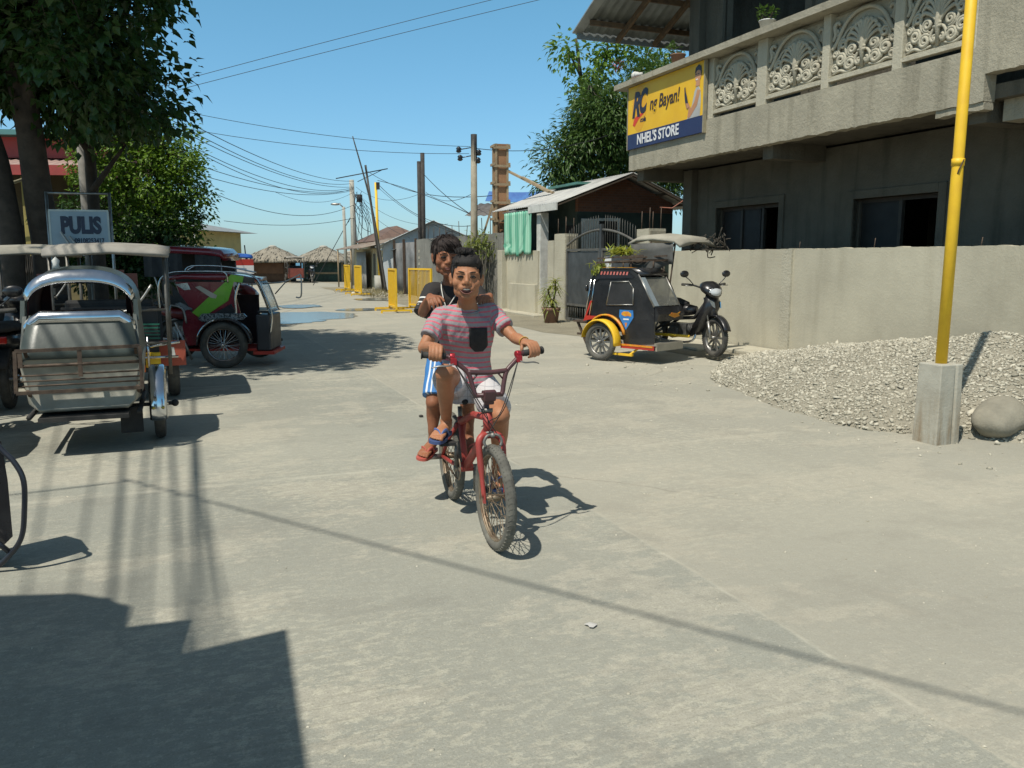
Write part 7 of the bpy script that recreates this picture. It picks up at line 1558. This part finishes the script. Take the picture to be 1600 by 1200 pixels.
# ================= the rider
RD = thing('person', 'boy in a striped grey and pink T shirt riding the bicycle and smiling', 'person', (-.25, 4.6, 0))
RO = Vector(RD.location); MR = Matrix.Translation(-RO)
hipR, hipL = W_(-.335, 4.70, .735), W_(-.175, 4.71, .735)
kneeR, kneeL = W_(-.352, 4.335, .855), W_(-.062, 4.36, .625)
pR, pL = BW(PED[-1]), BW(PED[1])
heelR, toeR = W_(-.372, pR.y + .115, pR.z + .045), W_(-.420, pR.y - .105, pR.z + .034)
heelL, toeL = W_(-.085, pL.y + .115, pL.z + .05), W_(-.075, pL.y - .10, pL.z + .030)
ankR, ankL = heelR + W_(0, -.035, .07), heelL + W_(0, -.035, .07)
pel, wai, che, upc, nek = W_(-.255, 4.70, .745), W_(-.255, 4.665, .88), W_(-.255, 4.59, 1.04), W_(-.250, 4.545, 1.135), W_(-.243, 4.515, 1.185)
shR, shL = W_(-.392, 4.535, 1.132), W_(-.104, 4.585, 1.142)
elR, elL = W_(-.470, 4.40, .985), W_(.010, 4.47, 1.035)
g0R, g1R = BW(GRIPS[-1][0]), BW(GRIPS[-1][1]); g0L, g1L = BW(GRIPS[1][0]), BW(GRIPS[1][1])
wrR = (g0R + g1R) / 2 + W_(-.006, .072, .038); wrL = (g0L + g1L) / 2 + W_(-.03, .066, .042)
hc = W_(-.240, 4.425, 1.352)
HM = MR @ (Matrix.Translation(hc) @ Matrix.Rotation(R(4), 4, 'Z') @ Matrix.Rotation(R(2), 4, 'Y') @ Matrix.Rotation(R(-3), 4, 'X') @ Matrix(((1, 0, 0, 0), (0, -1, 0, 0), (0, 0, 1, 0), (0, 0, 0, 1))))
m = MB(MR)
ringstack(m, [(pel + W_(0, .01, -.06), .10, .09), (pel, .118, .092), (wai, .095, .07), (che, .118, .074), (upc, .120, .064), (nek + W_(0, .012, -.016), .066, .05), (nek + W_(0, -.01, .04), .05, .052)], XR)
limb(m, [nek + W_(0, .02, -.02), nek + W_(.001, -.025, .055), hc + W_(0, .015, -.06)], [.050, .047, .05])
limb(m, [upc + W_(-.06, 0, .02), shR + W_(.02, 0, .005), shR], [.034, .040, .042]); limb(m, [upc + W_(.06, .01, .02), shL + W_(-.02, 0, .005), shL], [.034, .040, .042])
limb(m, [shR, shR.lerp(elR, .45), elR, elR.lerp(wrR, .35), wrR], [.042, .036, .030, .032, .0215]); limb(m, [shL, shL.lerp(elL, .45), elL, elL.lerp(wrL, .35), wrL], [.042, .036, .030, .032, .0215])
grip_hand(m, wrR, g0R - (g1R - g0R).normalized() * -.012, g1R, BF, 1, 1.0); grip_hand(m, wrL, g0L + (g1L - g0L).normalized() * .018, g1L, BF, 1, 1.0)
for hp, kn, an, sx in ((hipR, kneeR, ankR, -1), (hipL, kneeL, ankL, 1)):
    limb(m, [hp, hp.lerp(kn, .5) + W_(0, 0, .005), kn], [.078, .068, .053]); m.ell(kn + W_(0, -.012, .0), (.045, .042, .047))
    cf = kn.lerp(an, .34) + W_(0, .022, 0); limb(m, [kn, cf, kn.lerp(an, .72) + W_(0, .004, 0), an], [.049, .050, .036, .028]); 
    for k in (-1, 1): m.ell(an + W_(k * .024, 0, -.004), (.012, .014, .014))
foot(m, heelR, toeR, W_(0, -.1, 1), W_(1, 0, 0)); limb(m, [ankR + W_(0, 0, .02), ankR + W_(0, -.02, -.03), heelR + (toeR - heelR) * .35 + W_(0, 0, .03)], [.03, .034, .03])
foot(m, heelL, toeL, W_(0, -.1, 1), W_(-1, 0, 0)); limb(m, [ankL + W_(0, 0, .02), ankL + W_(0, -.02, -.03), heelL + (toeL - heelL) * .35 + W_(0, 0, .03)], [.03, .034, .03])
m.M = None; PR = head(m, HM, 1.0)
body = vox(m, 'person_body', .0042, 4, .5); bo_ = link(body, 'body', SKIN_A, RD)
face(bo_.parent, PR, 1.0, True, Q=HM.to_3x3())
# short black hair swept up in front
hm = MB(); Q = HM.to_3x3()
hm.ell(PR(0, -.028, .048), (.0825, .098, .086), 22, 16, Q); hm.ell(PR(0, -.052, .012), (.079, .078, .075), 20, 14, Q); hm.ell(PR(0, -.006, .078), (.0775, .0860, .054), 24, 16, Q); hm.ell(PR(-.006, -.002, .106), (.042, .055, .030), 18, 12, Q)
for k in (-1, 1): hm.ell(PR(k * .0725, .012, .028), (.010, .026, .034), 12, 8, Q)
def rootsA(rs):
    a = rs.uniform(0, 2 * PI); z = rs.uniform(-.25, 1); q = Vector((math.cos(a) * math.sqrt(1 - z * z) * .0805, math.sin(a) * math.sqrt(1 - z * z) * .096 - .028, z * .086 + .048))
    return q if q.y < .028 or q.z > .104 else None
hair_strands(hm, PR, 1.0, rootsA, 1100, 3, .030, .0026, lambda p, rs: lie(p, (rs.gauss(0, .2), -.5 if p.z < .1 else -.3, -.6 if p.z < .1 else .2), .07), Q)
def rootsF2(rs):
    u = rs.uniform(-1, 1); v = rs.random(); return (u * .062, .074 - .020 * u * u - v * .03, .078 - .012 * u * u + v * .036)
hair_strands(hm, PR, 1.0, rootsF2, 520, 14, .028, .0024, lambda p, rs: lie(p, (p.x * 2 + rs.gauss(-.1, .25), -.35, 1), .09), Q)
def rootsT(rs): return (rs.gauss(-.010, .017), rs.gauss(.018, .022), .126 - .004 * abs(rs.gauss(0, 1)))
hair_strands(hm, PR, 1.0, rootsT, 420, 4, .036, .0026, lambda p, rs: Vector(((p.x + .01) * 6 + rs.gauss(.12, .3), rs.gauss(-.2, .3) - (p.z - .12) * 10, .9)), Q)
hm.build('hair', HAIR, RD, fixn=False)
# T shirt
m = MB(MR)
ringstack(m, [(W_(-.262, 4.655, .755), .150, .125), (W_(-.258, 4.66, .80), .146, .122), (wai + W_(0, -.005, -.01), .135, .112), (wai + W_(0, -.02, .07), .137, .106), (che, .150, .106), (upc + W_(0, 0, .0), .152, .092), (nek + W_(0, .012, -.012), .088, .070), (nek + W_(0, .012, .004), .064, .060)], XR, 32, .85)
limb(m, [upc + W_(-.05, 0, .015), shR + W_(.02, 0, .012), shR], [.06, .058, .056]); limb(m, [upc + W_(.05, .01, .015), shL + W_(-.02, 0, .012), shL], [.06, .058, .056])
sR, sL = shR.lerp(elR, .66), shL.lerp(elL, .60)
m.tube([shR + W_(.03, 0, .0), shR.lerp(elR, .2), sR], [.054, .055, .056], 20); m.tube([shL + W_(-.03, 0, 0), shL.lerp(elL, .2), sL], [.054, .054, .054], 20)
shirt = vox(m, 'shirt', .0045, 2, .4); wrinkle(shirt, .012, 8, (1.1, 1, .5), 3); wrinkle(shirt, .006, 17, (1.3, 1, .45), 8); wrinkle(shirt, .003, 34, (1, 1, .8), 5)
loc = lambda p: p - RO
def stripe(co):
    tR, dR = seg_t(co, loc(shR), loc(elR)); tL, dL = seg_t(co, loc(shL), loc(elL)); best = None
    if co.x < loc(shR).x + .015 and dR < .09: return tR
    if co.x > loc(shL).x - .012 and dL < .09: return tL
    return co.z * 1.04 + .012 * math.sin(co.x * 14 + 1) + co.y * .12
fattr(shirt, 'stripe', stripe)
SHM, nt, b = _new('striped_cotton'); at = N(nt, 'ShaderNodeAttribute'); at.attribute_name = 'stripe'; v = coords(nt)
sw_ = mth(nt, 'ADD', at.outputs['Fac'], mth(nt, 'MULTIPLY', mth(nt, 'SUBTRACT', noise_n(nt, v, 9, 3), .5), .008))
fr = mth(nt, 'FRACT', mth(nt, 'DIVIDE', sw_, .0285)); on = mth(nt, 'LESS_THAN', mth(nt, 'ABSOLUTE', mth(nt, 'SUBTRACT', fr, .5)), .165)
gr = mixc(nt, noise_n(nt, v, 130, 3), (.24, .225, .235), (.32, .30, .31)); pk = mixc(nt, noise_n(nt, v, 130, 3), (.50, .095, .135), (.58, .16, .20))
nt.links.new(mixc(nt, on, gr, pk), b.inputs['Base Color']); b.inputs['Roughness'].default_value = .92; b.inputs['Specular IOR Level'].default_value = .1; bump(nt, b, mth(nt, 'ADD', noise_n(nt, v, 26, 4), mth(nt, 'MULTIPLY', noise_n(nt, v, 300, 2), .3)), .006, .35)
so = link(shirt, 't_shirt', SHM, RD)
m = MB(MR); m.tube([nek + W_(.064 * math.cos(a), .004 + .060 * math.sin(a), .002 - .022 * (1 - math.sin(a)) * .6) for a in [2 * PI * k / 28 for k in range(28)]], .0065, 7, closed=True); m.build('collar', pm('grey_rib', (.26, .24, .25), (.2, .19, .2), 20, .9), so)
# black chest pocket laid on the cloth
from mathutils.bvhtree import BVHTree
bv = BVHTree.FromPolygons([v_.co.copy() for v_ in shirt.vertices], [tuple(p.vertices) for p in shirt.polygons])
def onshirt(x, z, off=.003):
    h = bv.ray_cast(Vector((x, -1.2, z)), Vector((0, 1, 0)));  return (h[0] + Vector((0, -off, 0))) if h[0] else Vector((x, -.15, z))
def pock(u, v):
    w_ = .058 * (1 - .55 * max(0, v - .78) / .22 * 1.0); x = (-.183 + (u - .5) * 2 * w_ * .82) - RO.x; z = 1.085 - .135 * v; return onshirt(x, z)
m = MB(); m.sheet(pock, 10, 12, .004, True); m.build('pocket', pm('black_cotton', (.014, .014, .016), (.022, .022, .024), 40, .9), so)
# shorts
m = MB(MR); ringstack(m, [(pel + W_(0, 0, -.10), .11, .095), (pel, .140, .115), (pel + W_(0, -.01, .07), .128, .105)], XR)
tR, tL = hipR.lerp(kneeR, .62), hipL.lerp(kneeL, .80); m.tube([hipR, hipR.lerp(kneeR, .35), tR], [.092, .092, .090], 22); m.tube([hipL, hipL.lerp(kneeL, .4), tL], [.094, .092, .086], 22)
sh_ = vox(m, 'shorts', .005, 3, .5); wrinkle(sh_, .007, 11, (1, 1, .8), 5); SHORT, nt, b = _new('pale_plaid'); v = coords(nt); sp = N(nt, 'ShaderNodeSeparateXYZ'); nt.links.new(v, sp.inputs[0])
def bands(c, per, wd): return mth(nt, 'LESS_THAN', mth(nt, 'FRACT', mth(nt, 'DIVIDE', mth(nt, 'ADD', c, 5), per)), wd)
ln = mth(nt, 'MAXIMUM', bands(sp.outputs[0], .05, .07), bands(sp.outputs[2], .036, .08)); nt.links.new(mixc(nt, mth(nt, 'MULTIPLY', ln, .55), (.50, .49, .50), (.22, .22, .25)), b.inputs['Base Color']); b.inputs['Roughness'].default_value = .9; bump(nt, b, noise_n(nt, v, 30, 4), .006, .3)
link(sh_, 'shorts', SHORT, RD)
flip_b = pm('blue_foam', (.045, .075, .19), (.06, .09, .2), 9, .7); flip_s = pm('blue_strap', (.09, .15, .36), None, 9, .5)
LO = lambda p: p - RO
flipflop(RD, LO(heelR), LO(toeR), W_(0, -.1, 1), W_(1, 0, 0), flip_b, flip_s); flipflop(RD, LO(heelL), LO(toeL), W_(0, -.1, 1), W_(-1, 0, 0), flip_b, flip_s)
m = MB(MR); fd = (wrL - elL).normalized(); m.torus(wrL - fd * .012, fd, .027, .0035, 24, 6); m.build('bracelet', pm('gold_thread', (.5, .3, .06), None, 9, .4), RD)

# ================= the passenger standing on the rear pegs
PS = thing('person', 'boy in a black top and blue shorts standing behind the rider, holding his shoulders', 'person', (-.37, 5.0, 0))
PO = Vector(PS.location); MP = Matrix.Translation(-PO); LP = lambda p: p - PO
pegR, pegL = BW((0, -.125, WR + .017)), BW((0, .125, WR + .017))
hR, tR_ = W_(-.482, pegR.y + .075, pegR.z + .022), W_(-.535, pegR.y - .12, pegR.z + .004); hL, tL_ = W_(-.262, pegL.y + .075, pegL.z + .022), W_(-.245, pegL.y - .12, pegL.z + .01)
aR, aL = hR + W_(0, -.03, .07), hL + W_(0, -.03, .07)
hpR, hpL = W_(-.44, 5.07, .86), W_(-.30, 5.08, .86); knR, knL = W_(-.472, 4.915, .60), W_(-.270, 4.94, .59)
pe, wa, ch, up_, nk = W_(-.37, 5.07, .875), W_(-.37, 5.06, 1.0), W_(-.36, 5.0, 1.16), W_(-.355, 4.965, 1.245), W_(-.360, 4.94, 1.30)
sR_, sL_ = W_(-.468, 4.94, 1.262), W_(-.225, 4.95, 1.255)
eR_, eL_ = W_(-.520, 4.87, 1.145), W_(-.130, 4.87, 1.135)
wR_, wL_ = W_(-.455, 4.645, 1.243), W_(-.125, 4.665, 1.245)
h2 = W_(-.378, 4.865, 1.462)
HM2 = MP @ (Matrix.Translation(h2) @ Matrix.Rotation(R(14), 4, 'Z') @ Matrix.Rotation(R(3), 4, 'Y') @ Matrix.Rotation(R(4), 4, 'X') @ Matrix(((1, 0, 0, 0), (0, -1, 0, 0), (0, 0, 1, 0), (0, 0, 0, 1))))
m = MB(MP)
ringstack(m, [(pe + W_(0, .0, -.06), .09, .08), (pe, .11, .09), (wa, .095, .078), (ch, .115, .082), (up_, .118, .07), (nk + W_(0, .01, -.01), .062, .052), (nk + W_(0, 0, .04), .044, .046)], XR)
limb(m, [nk + W_(0, .02, -.02), nk + W_(-.002, -.02, .06), h2 + W_(0, .02, -.06)], [.05, .043, .046])
limb(m, [up_ + W_(-.05, 0, .01), sR_], [.044, .044]); limb(m, [up_ + W_(.05, 0, .01), sL_], [.044, .044])
limb(m, [sR_, sR_.lerp(eR_, .45), eR_, eR_.lerp(wR_, .35), wR_], [.041, .036, .031, .032, .0215]); limb(m, [sL_, sL_.lerp(eL_, .45), eL_, eL_.lerp(wL_, .35), wL_], [.041, .036, .031, .032, .0215])
open_hand(m, wR_, W_(.34, -1, -.12), W_(-.12, -.28, 1), W_(1, .2, 0), (34, 38, 26), .95); open_hand(m, wL_, W_(-.42, -1, -.10), W_(.12, -.28, 1), W_(-1, .2, 0), (34, 38, 26), .95)
for hp, kn, an, fh, ft_, bg in ((hpR, knR, aR, hR, tR_, 1), (hpL, knL, aL, hL, tL_, -1)):
    limb(m, [hp, hp.lerp(kn, .5) + W_(0, -.012, 0), kn], [.068, .058, .046]); m.ell(kn + W_(0, -.01, 0), (.039, .037, .041)); limb(m, [kn, kn.lerp(an, .35) + W_(0, .02, 0), kn.lerp(an, .72), an], [.042, .043, .031, .025])
    foot(m, fh, ft_, W_(0, -.1, 1), W_(bg, 0, 0), .95); limb(m, [an + W_(0, 0, .02), an + W_(0, -.02, -.03), fh + (ft_ - fh) * .35 + W_(0, 0, .03)], [.026, .031, .028])
m.M = None; PP = head(m, HM2, .94)
body2 = vox(m, 'person_body', .0042, 4, .5); b2o = link(body2, 'body', SKIN_B, PS); face(PS, PP, .94, False, look=(.003, 0), Q=HM2.to_3x3())
hm = MB(); Q2 = HM2.to_3x3(); s2 = .94
hm.ell(PP(0, -.028, .040), (.0835 * s2, .100 * s2, .084 * s2), 22, 16, Q2); hm.ell(PP(0, -.06, .0), (.080 * s2, .075 * s2, .085 * s2), 20, 14, Q2); hm.ell(PP(.0, .008, .076), (.072 * s2, .076 * s2, .044 * s2), 18, 12, Q2)
for k in (-1, 1): hm.ell(PP(k * .072, -.006, .022), (.013 * s2, .044 * s2, .046 * s2), 14, 10, Q2)
def rootsP(rs):
    a = rs.uniform(0, 2 * PI); z = rs.uniform(.15, 1); return (math.cos(a) * math.sqrt(1 - z * z) * .080, math.sin(a) * math.sqrt(1 - z * z) * .096 - .02, z * .086 + .040)
hair_strands(hm, PP, s2, rootsP, 1300, 6, .085, .0024, lambda p, rs: lie(p, (rs.gauss(.1, .15) + (.5 if p.y > .03 else 0), .15 if p.z > .09 else 0, -1), .05), Q2)
def rootsF(rs): return (rs.uniform(-.045, .03), rs.uniform(.05, .075), rs.uniform(.085, .112))
hair_strands(hm, PP, s2, rootsF, 380, 8, .062, .0024, lambda p, rs: lie(p, (.75 + rs.gauss(0, .2), .2, -.75 + rs.gauss(0, .12)), .10), Q2)
for k in (-1, 1): hair_strands(hm, PP, s2, (lambda rs, k=k: (k * rs.uniform(.070, .080), rs.uniform(-.04, .032), rs.uniform(.03, .07))), 230, 9 + k, .075, .0026, lambda p, rs: Vector((rs.gauss(0, .06) + p.x * .3, rs.gauss(.05, .1), -1)), Q2)
hm.build('hair', pm('dark_brown_hair', (.020, .013, .011), (.035, .022, .018), 40, .6, spec=.4, bmp=.6, bscale=300), PS, fixn=False)
# black top with white sleeve bands
m = MB(MP); ringstack(m, [(pe + W_(0, 0, .0), .128, .108), (wa, .115, .098), (ch, .133, .098), (up_, .132, .083), (nk + W_(0, .014, -.02), .082, .066), (nk + W_(0, .016, -.008), .066, .058)], XR, 30, .85)
limb(m, [up_ + W_(-.05, 0, .01), sR_], [.054, .057]); limb(m, [up_ + W_(.05, 0, .01), sL_], [.054, .057]); cR, cL = sR_.lerp(eR_, 1.12), sL_.lerp(eL_, 1.1)
m.tube([sR_, sR_.lerp(eR_, .3), cR], [.056, .056, .056], 18); m.tube([sL_, sL_.lerp(eL_, .3), cL], [.056, .056, .056], 18)
top = vox(m, 'top', .005, 3, .5); wrinkle(top, .007, 11, (1, 1, .6), 2)
def band(co):
    for a, b2 in ((sR_, eR_), (sL_, eL_)):
        t, d = seg_t(co, LP(a), LP(b2))
        if d < .075 and (co - LP(a)).dot(LP(b2) - LP(a)) > 0: return t / (b2 - a).length
    return -1
fattr(top, 'band', band); TOPM, nt, b = _new('black_top'); at = N(nt, 'ShaderNodeAttribute'); at.attribute_name = 'band'; v = coords(nt)
def inr(lo_, hi_): return mth(nt, 'MULTIPLY', mth(nt, 'GREATER_THAN', at.outputs['Fac'], lo_), mth(nt, 'LESS_THAN', at.outputs['Fac'], hi_))
wh = mth(nt, 'MAXIMUM', inr(.50, .57), inr(.72, .78)); nt.links.new(mixc(nt, wh, mixc(nt, noise_n(nt, v, 30, 4), (.018, .016, .016), (.03, .026, .025)), (.62, .61, .58)), b.inputs['Base Color']); b.inputs['Roughness'].default_value = .88; bump(nt, b, noise_n(nt, v, 30, 4), .006, .35)
to = link(top, 'black_top', TOPM, PS)
m = MB(MP); q = sR_.lerp(eR_, .645); m.box(q + W_(-.012, -.058, -.0), (.012, .006, .018)); m.box(q + W_(.016, -.058, -.004), (.014, .006, .018)); m.box(q + W_(-.042, -.044, .0), (.010, .006, .016)); m.build('sleeve_mark', WHT, to)
m = MB(MP); m.tube(cat_rom([nk + W_(-.055, -.01, .02), nk + W_(-.052, -.05, -.02), nk + W_(-.036, -.088, -.085), nk + W_(-.02, -.105, -.13)], 5), .0032, 6); m.tube(cat_rom([nk + W_(.05, -.01, .02), nk + W_(.04, -.06, -.04), nk + W_(-.005, -.10, -.115)], 5), .0032, 6); m.build('cord_necklace', pm('white_cord', (.66, .64, .58), None, 20, .8), PS)
# blue shorts with white side stripes
m = MB(MP); ringstack(m, [(pe + W_(0, 0, -.09), .10, .085), (pe, .124, .103), (pe + W_(0, -.005, .05), .118, .098)], XR); q1, q2 = hpR.lerp(knR, .88), hpL.lerp(knL, .86)
m.tube([hpR, hpR.lerp(knR, .4), q1], [.082, .080, .076], 20); m.tube([hpL, hpL.lerp(knL, .4), q2], [.082, .080, .074], 20)
s3 = vox(m, 'shorts', .005, 3, .5); wrinkle(s3, .006, 11, (1, 1, .7), 7)
def sst(co):
    t, d = seg_t(co, LP(hpR), LP(knR)); ax = LP(hpR) + (LP(knR) - LP(hpR)) * (t / (knR - hpR).length); return math.atan2(co.y - ax.y, co.x - ax.x) if co.x < LP(hpR).x + .06 else 9
fattr(s3, 'ang', sst); BSM, nt, b = _new('blue_shorts'); at = N(nt, 'ShaderNodeAttribute'); at.attribute_name = 'ang'; v = coords(nt)
def near(a, w__): return mth(nt, 'LESS_THAN', mth(nt, 'ABSOLUTE', mth(nt, 'SUBTRACT', at.outputs['Fac'], a)), w__)
wh = mth(nt, 'MAXIMUM', near(-2.25, .10), near(-1.80, .07)); nt.links.new(mixc(nt, wh, mixc(nt, noise_n(nt, v, 30, 3), (.035, .16, .42), (.05, .20, .47)), (.66, .68, .70)), b.inputs['Base Color']); b.inputs['Roughness'].default_value = .7; bump(nt, b, noise_n(nt, v, 26, 4), .006, .3)
link(s3, 'shorts', BSM, PS)
ff = pm('coral_foam', (.46, .10, .075), (.40, .085, .06), 9, .6)
flipflop(PS, LP(hR), LP(tR_), W_(0, -.1, 1), W_(1, 0, 0), ff, ff, .95); flipflop(PS, LP(hL), LP(tL_), W_(0, -.1, 1), W_(-1, 0, 0), ff, ff, .95)
